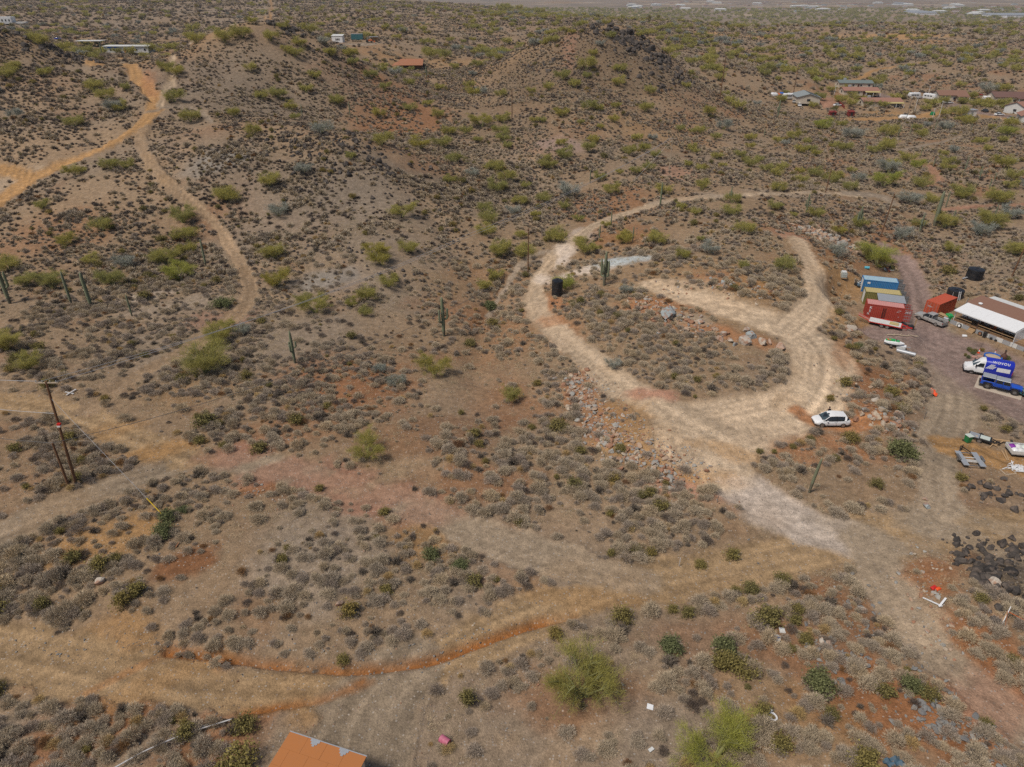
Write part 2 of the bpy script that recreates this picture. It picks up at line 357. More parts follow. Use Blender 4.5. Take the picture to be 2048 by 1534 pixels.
def local(cx, cy, rad):
    return (np.abs(GX - cx) < rad) & (np.abs(GY - cy) < rad)

for (px, py, hw, hd, col, st, bare) in PATCHES:
    cx, cy = pick0(px, py)
    R = max(hw, hd) * 1.9
    m = local(cx, cy, R)
    if not m.any():
        continue
    th = math.atan2(cx, cy)
    dx, dy = GX[m] - cx, GY[m] - cy
    a = dx * math.cos(th) - dy * math.sin(th)
    b = dx * math.sin(th) + dy * math.cos(th)
    q = np.hypot(a / hw, b / hd) + fbm(GX[m], GY[m], max(hw, hd) * .55, int(px) + 5, 4) * .55
    k = (1 - sstep(.55, 1.25, q)) * st
    SOIL[m] = SOIL[m] * (1 - k[:, None]) + np.asarray(col, np.float32) * k[:, None]
    BARE[m] = np.maximum(BARE[m], (1 - sstep(.6, 1.1, q)) * bare)

ROADP = []
for ri, (nm, col, pts) in enumerate(ROADS):
    P = spline([pick0(px, py) + (w,) for px, py, w in pts], 8)
    ROADP.append(P)
    pad = P[:, 2].max() * 1.5 + 2
    m = (GX > P[:, 0].min() - pad) & (GX < P[:, 0].max() + pad) & (GY > P[:, 1].min() - pad) & (GY < P[:, 1].max() + pad)
    d, w, arc, lat = seg_dist(GX[m], GY[m], P, True)
    lat = lat + .35 * fbm(arc, 0 * arc, 14, 40 + ri, 2)
    hw = w * .5
    dd = d + WEDGE[m] * np.minimum(hw * .42, 1.1) + fbm(GX[m], GY[m], 7, 50 + ri, 2) * np.minimum(hw * .25, .9)
    k = (1 - sstep(hw * .78, hw * 1.16, dd))
    # worn wheel tracks, stony crown and verge: real differences in the road's surface
    tr = np.exp(-((np.abs(lat) - .85) / .30) ** 2) + .6 * np.exp(-((np.abs(lat - 1.5) - .8) / .28) ** 2) * (w > 4.2)
    streak = (fbm(arc / 22, lat / .55, 1.0, 45 + ri, 3))
    c = np.asarray(col, np.float32)[None, :] * (.95 + .15 * tr + .40 * streak + .12 * fbm(GX[m], GY[m], 3.5, 60 + ri, 3))[:, None]
    stain = sstep(.0, .7, fbm(GX[m], GY[m], 9, 70 + ri, 3))[:, None]
    c = c * (1 - .24 * stain) + (S_OCH * 1.1)[None, :] * .24 * stain if nm not in ('yard', 'yard_drive', 'back_drive', 'corner_road', 'lot_street', 'far_trail', 'trail') else c
    kk = k[:, None] * .94
    SOIL[m] = SOIL[m] * (1 - kk) + c * kk
    up = k > ROAD_M[m]
    tmp = ROAD_M[m]; tmp[up] = k[up]; ROAD_M[m] = tmp
    ti = ROAD_I[m]; ti[k > .5] = ri; ROAD_I[m] = ti

# the late stains that lie on the roads themselves (red clay, orange gullies, the dumped heap)
for (px, py, hw, hd, col, st) in [(1900,1066,9,2.6,S_GRAV*1.05,.7),(2020,1060,8,2.4,S_GRAV,.6),(1760,1085,6,3,S_GRAV*1.1,.6),(1330,404,6,3,S_GREY*1.2,.6),(1450,391,9,3,S_GREY*1.2,.65),(1560,387,9,3,S_GREY*1.2,.65),(1640,386,6,3,S_GREY*1.2,.65),(480,905,6,2.8,S_PINK*.95,.75),(570,938,6,2.6,S_PINK*.95,.7),(660,965,6,2.6,S_PINK*.95,.75),(760,995,6,2.4,S_PINK*.95,.7),(850,1025,5,2.2,S_PINK*.92,.55),(330,895,6,2.2,S_OCH*1.1,.85),(300,1370,8,1.6,S_OCH*1.05,.4),(1150,1190,6,1.5,S_OCH*1.05,.35),(230,858,5,2,S_OCH*1.1,.5),
        (660,1392,4,.5,S_ORNG*.8,.5),(250,1345,5,.6,S_ORNG*.9,.4),
        (1300,790,3.4,1.7,S_PINK*1.3,.95),(1420,950,4,1.6,S_OCH*1.35,.7),(1460,900,5,2,S_OCH*1.3,.5),(1390,930,5,2,S_PALE*.8,.5),(1500,975,5,1.6,S_WHITE,.5),(1105,640,3,3,S_RED*1.5,.6),(1690,700,2.5,8,S_RED*1.25,.5),(1680,640,2.5,5,S_OCH*1.2,.5),(1250,830,4,5,S_OCH*1.05,.7),
        (1130,500,2.2,5,S_WHITE*1.15,.7),(1085,560,2.2,3,S_WHITE*1.1,.7),(300,170,2.6,14,S_RED*1.35,.6),(250,130,10,7,S_OCH*1.15,.6),(1890,760,3,6,S_PURP*1.05,.4),(1960,1400,3,4,S_PINK,.6),(1830,1260,2,4,S_PALE*.75,.6)]:
    cx, cy = pick0(px, py)
    R = max(hw, hd) * 2
    m = local(cx, cy, R)
    th = math.atan2(cx, cy)
    dx, dy = GX[m] - cx, GY[m] - cy
    a = dx * math.cos(th) - dy * math.sin(th); b = dx * math.sin(th) + dy * math.cos(th)
    q = np.hypot(a / hw, b / hd) + fbm(GX[m], GY[m], 2.4, int(px) + 9, 4) * .6
    k = (1 - sstep(.5, 1.2, q)) * st
    SOIL[m] = SOIL[m] * (1 - k[:, None]) + np.asarray(col, np.float32) * k[:, None]

# relief
HZ = H0.copy()
hill = sstep(3, 14, HZ) * (1 - sstep(700, 1500, GR))
free = 1 - sstep(.05, .7, ROAD_M)
HZ += hill * (fbm(GX, GY, 34, 301, 3) * 2.1 + fbm(GX, GY, 13, 302, 3) * 1.15) * free
HZ += (fbm(GX, GY, 9, 303, 3) * .34 + fbm(GX, GY, 3.2, 304, 2) * .13) * (.12 + .88 * free) * sstep(9, 20, GR)
HZ += sstep(300, 700, GR) * fbm(GX, GY, 110, 305, 3) * 5.0 * (1 - sstep(1300, 2200, GR))
HZ -= ROAD_M * .10 * (1 - sstep(250, 500, GR))
HZ += np.exp(-((ROAD_M - .38) / .22) ** 2) * .13 * (ROAD_M > .02) * (1 - sstep(200, 400, GR))     # windrow along the verges
GULLY = [([(330,1300),(420,1310),(520,1322),(620,1331),(700,1335),(780,1328),(850,1318),(920,1296),(990,1268),(1060,1246),(1150,1226)], .48, .85),
         ([(480,1425),(560,1412),(650,1390),(720,1358)], .4, .25), ([(1010,560),(980,620),(960,680),(950,760)], 2.2, .7), ([(830,380),(900,470),(960,560),(985,620)], 3, .6)]
for pts, w, dep in GULLY:
    P = spline([pick0(*p) + (w,) for p in pts], 8)
    m = (GX > P[:, 0].min() - 4) & (GX < P[:, 0].max() + 4) & (GY > P[:, 1].min() - 4) & (GY < P[:, 1].max() + 4)
    d, _ = seg_dist(GX[m] + WEDGE[m] * .5, GY[m], P)
    HZ[m] -= dep * np.exp(-(d / w) ** 2)
    if w < 1:                                    # raw orange clay laid open in the cut
        k = np.exp(-(d / (w * .95)) ** 2) * np.clip(1.0 + 1.2 * fbm(GX[m], GY[m], 5, 77, 3), .25, 1)
        k = np.minimum(k * 1.1, 1); SOIL[m] = SOIL[m] * (1 - k[:, None]) + (S_ORNG * .8).astype(np.float32) * k[:, None]
# the heap of pink gravel dumped on the pad, and the fill bank under the pad's rock slope
for px, py, rr, hh in [(1302, 793, 3.0, .55), (1480, 570, 5, .8), (1340, 628, 4, .8), (1750, 838, 4, .7)]:
    cx, cy = pick0(px, py)
    HZ += hh * np.exp(-((GX - cx) ** 2 + (GY - cy) ** 2) / rr ** 2)

# level platforms for the yard, the pads and the houses
def level(px, py, rad, soft=1.5, z=None):
    global HZ
    cx, cy = pick0(px, py)
    d = np.hypot(GX - cx, GY - cy)
    k = 1 - sstep(rad, rad * soft, d)
    z = float(base_h(np.array(cx), np.array(cy))) if z is None else z
    HZ = HZ * (1 - k) + z * k
for a in [(1990, 765, 6), (1778, 620, 9), (1990, 668, 12), (1662, 848, 3.2), (1880, 625, 5), (1948, 555, 2.5), (1908, 592, 2.2), (1112, 588, 2.0), (1940, 915, 3.5), (2036, 905, 3.5), (1772, 662, 4),
          (1610, 196, 12), (1700, 178, 14), (1705, 190, 14), (1760, 206, 14), (1895, 195, 14), (2005, 197, 14), (2040, 215, 12), (678, 80, 5), (725, 82, 8), (265, 102, 9), (183, 92, 8), (12, 44, 14), (820, 130, 8)]:
    level(*a)

def h_at(x, y):
    u = np.arctan2(x, y)
    v = np.log(np.maximum(np.hypot(x, y), RAD[0]))
    return bil(HZ[:620], TH_IN[0], TH_IN[1] - TH_IN[0], LR0, DLR, u, v)
def g_at(T, x, y):
    u = np.arctan2(x, y)
    v = np.log(np.maximum(np.hypot(x, y), RAD[0]))
    return bil(T[:620], TH_IN[0], TH_IN[1] - TH_IN[0], LR0, DLR, u, v)
def gz(x, y):
    return float(h_at(np.array([x]), np.array([y]))[0])
def at(px, py):
    """ground point that the photo shows at this spot"""
    th, sl = ray(px, py)
    z = h_at(RAD * math.sin(th), RAD * math.cos(th))
    below = (CAMZ - RAD * sl) <= z
    k = max(int(np.argmax(below)) if below.any() else NR - 1, 1)
    r0, r1 = RAD[k - 1], RAD[k]
    d0 = CAMZ - r0 * sl - z[k - 1]; d1 = CAMZ - r1 * sl - z[k]
    t = min(max(d0 / (d0 - d1) if d0 != d1 else 0, 0), 1)
    r = r0 + (r1 - r0) * t
    x, y = r * math.sin(th), r * math.cos(th)
    return Vector((x, y, gz(x, y)))
def ppm(p):
    """photo pixels per metre at a place"""
    return F / (p.y * math.cos(PITCH) + (CAMZ - p.z) * math.sin(PITCH))

# ------------------------------------------------------------------ node helpers
def new_mat(name):
    m = bpy.data.materials.new(name)
    m.use_nodes = True
    m.node_tree.nodes.clear()
    return m, m.node_tree.nodes, m.node_tree.links
def nd(N, t, **kw):
    n = N.new(t)
    for k, v in kw.items():
        if k.startswith('i_'):
            n.inputs[k[2:].replace('_', ' ')].default_value = v
        else:
            setattr(n, k, v)
    return n

def ground_mat():
    m, N, L = new_mat('desert_ground')
    out = nd(N, 'ShaderNodeOutputMaterial'); b = nd(N, 'ShaderNodeBsdfPrincipled')
    b.inputs['Roughness'].default_value = .95
    b.inputs['Specular IOR Level'].default_value = .15
    at_ = nd(N, 'ShaderNodeAttribute', attribute_name='soil')
    geo = nd(N, 'ShaderNodeNewGeometry')
    nz1 = nd(N, 'ShaderNodeTexNoise'); nz1.inputs['Scale'].default_value = 1.1; nz1.inputs['Detail'].default_value = 3; nz1.inputs['Roughness'].default_value = .65
    nz2 = nd(N, 'ShaderNodeTexNoise'); nz2.inputs['Scale'].default_value = 6.5; nz2.inputs['Detail'].default_value = 2; nz2.inputs['Roughness'].default_value = .7
    vo = nd(N, 'ShaderNodeTexVoronoi'); vo.inputs['Scale'].default_value = 4.2; vo.inputs['Randomness'].default_value = 1
    vo2 = nd(N, 'ShaderNodeTexVoronoi'); vo2.inputs['Scale'].default_value = 9.0
    for n in (nz1, nz2, vo, vo2):
        L.new(geo.outputs['Position'], n.inputs['Vector'])
    mr1 = nd(N, 'ShaderNodeMapRange'); mr1.inputs['From Min'].default_value = .3; mr1.inputs['From Max'].default_value = .7; mr1.inputs['To Min'].default_value = .72; mr1.inputs['To Max'].default_value = 1.24
    L.new(nz1.outputs['Fac'], mr1.inputs['Value'])
    mr2 = nd(N, 'ShaderNodeMapRange'); mr2.inputs['From Min'].default_value = .25; mr2.inputs['From Max'].default_value = .75; mr2.inputs['To Min'].default_value = .70; mr2.inputs['To Max'].default_value = 1.32
    L.new(nz2.outputs['Fac'], mr2.inputs['Value'])
    mul = nd(N, 'ShaderNodeMath', operation='MULTIPLY'); L.new(mr1.outputs[0], mul.inputs[0]); L.new(mr2.outputs[0], mul.inputs[1])
    sc = nd(N, 'ShaderNodeVectorMath', operation='SCALE'); L.new(at_.outputs['Color'], sc.inputs[0]); L.new(mul.outputs[0], sc.inputs['Scale'])
    # scattered pebbles, pale and dark
    sep = nd(N, 'ShaderNodeSeparateColor'); L.new(vo.outputs['Color'], sep.inputs[0])
    th = nd(N, 'ShaderNodeMath', operation='GREATER_THAN'); L.new(sep.outputs[0], th.inputs[0]); th.inputs[1].default_value = .74
    ds = nd(N, 'ShaderNodeMath', operation='LESS_THAN'); L.new(vo.outputs['Distance'], ds.inputs[0]); ds.inputs[1].default_value = .34
    pm = nd(N, 'ShaderNodeMath', operation='MULTIPLY'); L.new(th.outputs[0], pm.inputs[0]); L.new(ds.outputs[0], pm.inputs[1])
    ramp = nd(N, 'ShaderNodeValToRGB'); L.new(sep.outputs[1], ramp.inputs[0])
    e = ramp.color_ramp.elements
    e[0].position = 0; e[0].color = (.10, .085, .075, 1)
    e[1].position = 1; e[1].color = (.52, .44, .36, 1)
    x = ramp.color_ramp.elements.new(.4); x.color = (.30, .22, .17, 1)
    x = ramp.color_ramp.elements.new(.7); x.color = (.36, .34, .31, 1)
    pf = nd(N, 'ShaderNodeMath', operation='MULTIPLY'); L.new(pm.outputs[0], pf.inputs[0]); pf.inputs[1].default_value = .62
    mx = nd(N, 'ShaderNodeMix', data_type='RGBA'); L.new(pf.outputs[0], mx.inputs[0]); L.new(sc.outputs[0], mx.inputs[6]); L.new(ramp.outputs[0], mx.inputs[7])
    L.new(mx.outputs[2], b.inputs['Base Color'])
    ad = nd(N, 'ShaderNodeMath', operation='MULTIPLY_ADD'); L.new(vo2.outputs['Distance'], ad.inputs[0]); ad.inputs[1].default_value = -.5; L.new(nz2.outputs['Fac'], ad.inputs[2])
    ad2 = nd(N, 'ShaderNodeMath', operation='MULTIPLY_ADD'); L.new(nz1.outputs['Fac'], ad2.inputs[0]); ad2.inputs[1].default_value = 1.6; L.new(ad.outputs[0], ad2.inputs[2])
    bp = nd(N, 'ShaderNodeBump'); bp.inputs['Strength'].default_value = .6; bp.inputs['Distance'].default_value = .10
    L.new(ad2.outputs[0], bp.inputs['Height']); L.new(bp.outputs[0], b.inputs['Normal'])
    L.new(b.outputs[0], out.inputs[0])
    return m
M_GROUND = ground_mat()

# ------------------------------------------------------------------ terrain meshes (ground and roads share their borders)
def grid_mesh(name, face_mask):
    idx = np.arange(NT * NR).reshape(NT, NR)
    a = idx; b = np.roll(idx, -1, axis=0)
    f = np.stack([a[:, :-1], a[:, 1:], b[:, 1:], b[:, :-1]], -1)          # (NT, NR-1, 4)
    f = f[face_mask]
    used, inv = np.unique(f, return_inverse=True)
    co = np.stack([GX.ravel()[used], GY.ravel()[used], HZ.ravel()[used]], -1)
    me = bpy.data.meshes.new(name)
    n = len(f)
    me.vertices.add(len(used)); me.loops.add(n * 4); me.polygons.add(n)
    me.vertices.foreach_set('co', co.astype(np.float32).ravel())
    me.loops.foreach_set('vertex_index', inv.astype(np.int32).ravel())
    me.polygons.foreach_set('loop_start', np.arange(0, n * 4, 4, dtype=np.int32))
    me.polygons.foreach_set('use_smooth', np.ones(n, bool))
    at_ = me.attributes.new('soil', 'FLOAT_COLOR', 'POINT')
    c4 = np.ones((len(used), 4), np.float32); c4[:, :3] = SOIL.reshape(-1, 3)[used]
    at_.data.foreach_set('color', c4.ravel())
    me.update(calc_edges=True)
    me.validate()
    me.materials.append(M_GROUND)
    return me
RI_F = ROAD_I[:, :-1]
def tag(o, label=None, cat=None, group=None, kind=None):
    if label: o['label'] = label
    if cat: o['category'] = cat
    if group: o['group'] = group
    if kind: o['kind'] = kind
    return o
def link(o, parent=None):
    COL.objects.link(o)
    if parent is not None: o.parent = parent
    return o
ground = link(bpy.data.objects.new('ground', grid_mesh('ground', RI_F < 0)))
tag(ground, 'brown rocky desert ground between the dirt roads and over the hills', 'ground', kind='structure')
# a lid of ground under the drone itself
_bm = bmesh.new()
_ring = [_bm.verts.new((9 * math.sin(t), 9 * math.cos(t), HZ[i, 0])) for i, t in enumerate(THS)]
_bm.faces.new(_ring[::-1]); _me = bpy.data.meshes.new('ground_near'); _bm.to_mesh(_me); _bm.free()
_a = _me.attributes.new('soil', 'FLOAT_COLOR', 'POINT'); _a.data.foreach_set('color', np.tile(np.append(S_TAN, 1), len(_me.vertices)).astype(np.float32))
_me.materials.append(M_GROUND)
tag(link(bpy.data.objects.new('ground_near', _me)), 'brown desert ground straight below the camera', 'ground', kind='structure')
ROAD_SAY = {
 'lower_road': 'wide tan dirt road crossing the whole picture near the bottom', 'upper_road': 'grey and red gravel road running past the pair of utility poles', 'drive': 'grey gravel drive beside the orange roof',
 'west_road': 'ochre dirt road coming in behind the utility poles', 'hill_track': 'narrow pale track winding up the hill between palo verdes', 'ridge_road': 'orange dirt road climbing to the saddle', 'ridge_fork': 'short orange fork joining the ridge road',
 'summit_track': 'pale trail along the crest to the bare summit', 'spur_track': 'short faint grey track on the spur', 'parcel_entry': 'pale gravel ramp leading up from the crossing', 'parcel_pad': 'broad graded pale dirt pad below the rock bank', 'parcel_loop': 'pale graded loop road around the scrub island',
 'parcel_spur': 'pale graded spur ending at the rock berm', 'parcel_lane': 'pale lane running past the tall black water tank', 'car_spur': 'red dirt turnout where the white car stands', 'yard_drive': 'purplish gravel driveway curving up to the yard', 'yard': 'purple-brown gravel yard between containers and house',
 'back_drive': 'reddish drive behind the shipping containers', 'corner_road': 'grey dirt road leaving through the bottom corner', 'junk_pad': 'bare ochre dirt pad under the parked trailers', 'wash_path': 'short reddish wash path between palo verdes', 'trail': 'greyish bare clearing near the leaning pole',
 'far_trail': 'faint grey trail below the house lots', 'east_trail': 'thin pinkish trail across the flat', 'house_drive': 'pink gravel driveway of the house with grey roof', 'lot_drive': 'orange dirt lane in front of the house lots', 'lot_street': 'grey street through the house lots', 'upland_road': 'pale road slanting up the upland behind the houses',
 'far_pad': 'grey gravel pad under the teal container', 'far_cut': 'straight orange cut running up the far hillside', 'ravine_wash': 'pale sandy wash in the ravine bottom'}
for ri, (nm, col, pts) in enumerate(ROADS):
    fm = RI_F == ri
    if fm.sum() < 4:
        continue
    o = link(bpy.data.objects.new('dirt_road', grid_mesh('dirt_road', fm)))
    tag(o, ROAD_SAY[nm], 'road', 'dirt roads and tracks', 'structure')

# ------------------------------------------------------------------ plant and rock materials
def plant_mat(name, cols, var=.22, trans=0.0, rough=1.0):
    """matte plant matter: a colour picked per plant, each blade a little different"""
    m, N, L = new_mat(name)
    out = nd(N, 'ShaderNodeOutputMaterial')
    oi = nd(N, 'ShaderNodeObjectInfo')
    ramp = nd(N, 'ShaderNodeValToRGB')
    els = ramp.color_ramp.elements
    while len(els) < len(cols):
        els.new(.5)
    for i, c in enumerate(cols):
        els[i].position = i / max(len(cols) - 1, 1)
        els[i].color = tuple(c) + (1,)
    L.new(oi.outputs['Random'], ramp.inputs[0])
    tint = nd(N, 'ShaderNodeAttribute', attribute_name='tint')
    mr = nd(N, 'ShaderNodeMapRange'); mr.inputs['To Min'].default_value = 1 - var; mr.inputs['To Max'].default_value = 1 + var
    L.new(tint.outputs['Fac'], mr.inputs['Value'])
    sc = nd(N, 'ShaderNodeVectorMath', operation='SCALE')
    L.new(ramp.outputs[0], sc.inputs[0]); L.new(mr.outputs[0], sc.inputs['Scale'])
    d = nd(N, 'ShaderNodeBsdfDiffuse'); L.new(sc.outputs[0], d.inputs['Color'])
    if trans:
        t = nd(N, 'ShaderNodeBsdfTranslucent'); L.new(sc.outputs[0], t.inputs['Color'])
        mx = nd(N, 'ShaderNodeMixShader'); mx.inputs[0].default_value = trans
        L.new(d.outputs[0], mx.inputs[1]); L.new(t.outputs[0], mx.inputs[2]); L.new(mx.outputs[0], out.inputs[0])
    else:
        L.new(d.outputs[0], out.inputs[0])
    return m

M_TANB  = plant_mat('dry_tan_twigs', [(.47, .37, .25), (.56, .45, .31), (.46, .375, .28), (.60, .46, .29)], .3)
M_GREYB = plant_mat('dry_grey_twigs', [(.38, .305, .235), (.45, .365, .285), (.36, .29, .23), (.48, .385, .285)], .3)
M_DARKB = plant_mat('dark_twigs', [(.13, .10, .082), (.19, .15, .12), (.15, .122, .105), (.22, .17, .13)], .35)
M_GOLD  = plant_mat('golden_grass', [(.56, .39, .17), (.50, .33, .15), (.60, .44, .21)], .3)
M_RUST  = plant_mat('rust_twigs', [(.25, .13, .06), (.32, .18, .08), (.22, .12, .07)], .3)
M_CREO  = plant_mat('olive_leaves', [(.24, .20, .075), (.29, .235, .08), (.21, .185, .075), (.33, .24, .075)], .4, .2)
M_JOJO  = plant_mat('dull_green_leaves', [(.17, .19, .09), (.21, .215, .095), (.15, .17, .085)], .4, .2)
M_PALO  = plant_mat('palo_verde_twigs', [(.43, .39, .115), (.49, .43, .13), (.38, .36, .125), (.47, .40, .10)], .35, .4)
M_VIVID = plant_mat('fresh_green_twigs', [(.41, .42, .10), (.47, .46, .11)], .35, .4)
M_SILV  = plant_mat('silver_twigs', [(.33, .335, .275), (.37, .37, .31), (.30, .315, .27)], .35, .1)
M_LIMB  = plant_mat('palo_verde_bark', [(.22, .22, .09), (.28, .26, .13)], .2)
M_STEM  = plant_mat('grey_stems', [(.17, .14, .11), (.22, .18, .14)], .25)
M_SAG   = plant_mat('saguaro_skin', [(.20, .225, .14), (.235, .25, .16), (.21, .225, .15)], .5)
M_SCAR  = plant_mat('saguaro_bark', [(.12, .095, .075), (.15, .12, .09)], .3)
M_CHOL  = plant_mat('cholla_spines', [(.46, .40, .24), (.40, .34, .20)], .3)

def rock_mat(name, cols, mix):
    m, N, L = new_mat(name)
    out = nd(N, 'ShaderNodeOutputMaterial'); b = nd(N, 'ShaderNodeBsdfPrincipled')
    b.inputs['Roughness'].default_value = .9; b.inputs['Specular IOR Level'].default_value = .2
    oi = nd(N, 'ShaderNodeObjectInfo'); ramp = nd(N, 'ShaderNodeValToRGB')
    els = ramp.color_ramp.elements
    while len(els) < len(cols):
        els.new(.5)
    for i, c in enumerate(cols):
        els[i].position = i / max(len(cols) - 1, 1); els[i].color = tuple(c) + (1,)
    ramp.color_ramp.interpolation = 'CONSTANT' if len(cols) > 4 else 'LINEAR'
    L.new(oi.outputs['Random'], ramp.inputs[0])
    geo = nd(N, 'ShaderNodeNewGeometry')
    nz = nd(N, 'ShaderNodeTexNoise'); nz.inputs['Scale'].default_value = 1.7; nz.inputs['Detail'].default_value = 3
    L.new(geo.outputs['Position'], nz.inputs['Vector'])
    mr = nd(N, 'ShaderNodeMapRange'); mr.inputs['From Min'].default_value = .5; mr.inputs['From Max'].default_value = .62
    L.new(nz.outputs['Fac'], mr.inputs['Value'])
    ml = nd(N, 'ShaderNodeMath', operation='MULTIPLY'); ml.inputs[1].default_value = .75; L.new(mr.outputs[0], ml.inputs[0])
    mx = nd(N, 'ShaderNodeMix', data_type='RGBA'); L.new(ml.outputs[0], mx.inputs[0]); L.new(ramp.outputs[0], mx.inputs[6]); mx.inputs[7].default_value = tuple(mix) + (1,)
    L.new(mx.outputs[2], b.inputs['Base Color'])
    n2 = nd(N, 'ShaderNodeTexNoise'); n2.inputs['Scale'].default_value = 7; n2.inputs['Detail'].default_value = 2; L.new(geo.outputs['Position'], n2.inputs['Vector'])
    bp = nd(N, 'ShaderNodeBump'); bp.inputs['Distance'].default_value = .1; bp.inputs['Strength'].default_value = .6
    L.new(n2.outputs['Fac'], bp.inputs['Height']); L.new(bp.outputs[0], b.inputs['Normal'])
    L.new(b.outputs[0], out.inputs[0])
    return m
M_ROCK  = rock_mat('mixed_rubble', [(.42, .30, .21), (.36, .34, .30), (.48, .39, .29), (.34, .18, .11), (.31, .295, .265), (.50, .42, .34)], (.36, .20, .12))
M_BOULD = rock_mat('banded_boulder', [(.46, .39, .32), (.36, .39, .38), (.44, .31, .23), (.50, .43, .35), (.40, .37, .33)], (.38, .19, .11))
M_BLACK = rock_mat('desert_varnish', [(.040, .036, .034), (.085, .072, .062), (.055, .048, .044), (.11, .092, .078)], (.16, .125, .10))
M_GREYR = rock_mat('grey_stone', [(.20, .20, .19), (.27, .26, .24), (.16, .16, .16), (.30, .27, .23)], (.22, .18, .14))

# ------------------------------------------------------------------ mesh from arrays
def raw_mesh(name, V, FC, mat, tint=None, smooth=False):
    """V (n,3); FC list of arrays of faces (tri or quad); tint per vertex 0..1"""
    me = bpy.data.meshes.new(name)
    loops = np.concatenate([f.ravel() for f in FC]) if FC else np.zeros(0, int)
    cnt = np.concatenate([np.full(len(f), f.shape[1]) for f in FC]) if FC else np.zeros(0, int)
    me.vertices.add(len(V)); me.loops.add(len(loops)); me.polygons.add(len(cnt))
    me.vertices.foreach_set('co', np.asarray(V, np.float32).ravel())
    me.loops.foreach_set('vertex_index', loops.astype(np.int32))
    me.polygons.foreach_set('loop_start', np.concatenate([[0], np.cumsum(cnt)[:-1]]).astype(np.int32))
    if smooth:
        me.polygons.foreach_set('use_smooth', np.ones(len(cnt), bool))
    if tint is not None:
        a = me.attributes.new('tint', 'FLOAT', 'POINT')
        a.data.foreach_set('value', np.asarray(tint, np.float32))
    me.update(calc_edges=True)
    me.materials.append(mat)
    return me

def unit(v):
    return v / (np.linalg.norm(v, axis=-1, keepdims=True) + 1e-9)
def blades(B, D, Lh, Wd, rng, tip=.0):
    """thin pointed blades from points B along D"""
    n = len(B)
    S = unit(np.cross(D, rng.normal(size=(n, 3))))
    a = B - S * Wd[:, None]; b = B + S * Wd[:, None]; c = B + D * Lh[:, None]
    V = np.stack([a, b, c], 1).reshape(-1, 3)
    Fc = np.arange(3 * n).reshape(n, 3)
    return V, Fc, np.repeat(rng.random(n), 3)
def leaves(C, size, rng, up=.3):
    n = len(C)
    A = unit(rng.normal(size=(n, 3)) + np.array([0, 0, up]))
    S = unit(np.cross(A, rng.normal(size=(n, 3))))
    L = size * (.7 + .6 * rng.random(n))
    V = np.stack([C - S * L[:, None] * .5, C + A * L[:, None], C + S * L[:, None] * .5], 1).reshape(-1, 3)
    return V, np.arange(3 * n).reshape(n, 3), np.repeat(rng.random(n), 3)
def tubes(segs, sides=4):
    """segs: (p0, p1, r0, r1)"""
    V, Q = [], []
    for p0, p1, r0, r1 in segs:
        p0, p1 = np.array(p0, float), np.array(p1, float)
        d = unit(p1 - p0)
        s = unit(np.cross(d, [.3, .5, .81])); t = np.cross(d, s)
        k = len(V)
        for p, r in ((p0, r0), (p1, r1)):
            for a in range(sides):
                an = 2 * math.pi * a / sides
                V.append(p + r * (math.cos(an) * s + math.sin(an) * t))
        for a in range(sides):
            b = (a + 1) % sides
            Q.append((k + a, k + b, k + sides + b, k + sides + a))
    return np.array(V), np.array(Q)

def mound(name, mat, seed, n=240, R=.5, H=.45, w=.016, up=.55, droop=0):
    """rounded bursage-like shrub: blades radiating from a small crown of stems, filling a flat dome"""
    r = np.random.default_rng(seed)
    az = r.random(n) * 2 * math.pi
    el = np.arcsin(np.clip(r.random(n) ** .8 * .97 + .03, 0, 1))
    D = np.stack([np.cos(az) * np.cos(el), np.sin(az) * np.cos(el), np.sin(el)], -1)
    lob = 1 + .22 * np.sin(az * 3 + seed) + .15 * np.sin(az * 5 + 2 * seed)
    Lh = lob * (.72 + .5 * r.random(n))
    scale = np.array([R, R, H])
    tips = D * Lh[:, None] * scale
    start = tips * (.18 + .55 * r.random(n))[:, None]
    Dv = unit(tips - start + r.normal(size=(n, 3)) * .05)
    V, Fc, T = blades(start, Dv, np.linalg.norm(tips - start, axis=1) + .05, np.full(n, w) * (.6 + .9 * r.random(n)), r)
    V[:, 2] = np.maximum(V[:, 2], -.03)
    return raw_mesh(name, V, [Fc], mat, T)

def fuzzy(name, mat, seed, n=1500, R=.6, H=.5, w=.008, ln=.17, stiff=1.0):
    """the same shrub as seen close: a lobed dome of countless short fine twigs"""
    r = np.random.default_rng(seed)
    k = 9
    caz = np.arange(k) * 2.4 + seed; cr = np.sqrt((np.arange(k) + .5) / k) * .66
    LC = np.stack([np.cos(caz) * cr * R, np.sin(caz) * cr * R, (.52 - .34 * cr ** 2) * H * (.8 + .4 * r.random(k))], -1)
    lr = (.34 + .16 * r.random(k)) * R
    q = r.integers(0, k, n)
    D = unit(r.normal(size=(n, 3)) + np.array([0, 0, .55]))
    rad = r.random(n) ** .45
    B = LC[q] + D * (lr[q] * rad)[:, None] * np.array([1, 1, H / R * .9])
    B[:, 2] = np.maximum(B[:, 2], .0)
    Dv = unit(D * stiff + unit(B + np.array([0, 0, .05])) * .8 + r.normal(size=(n, 3)) * .45)
    V, Fc, T = blades(B, Dv, ln * (.6 + .8 * r.random(n)) * R / .6, w * (.7 + .7 * r.random(n)), r)
    return raw_mesh(name, V, [Fc], mat, T)

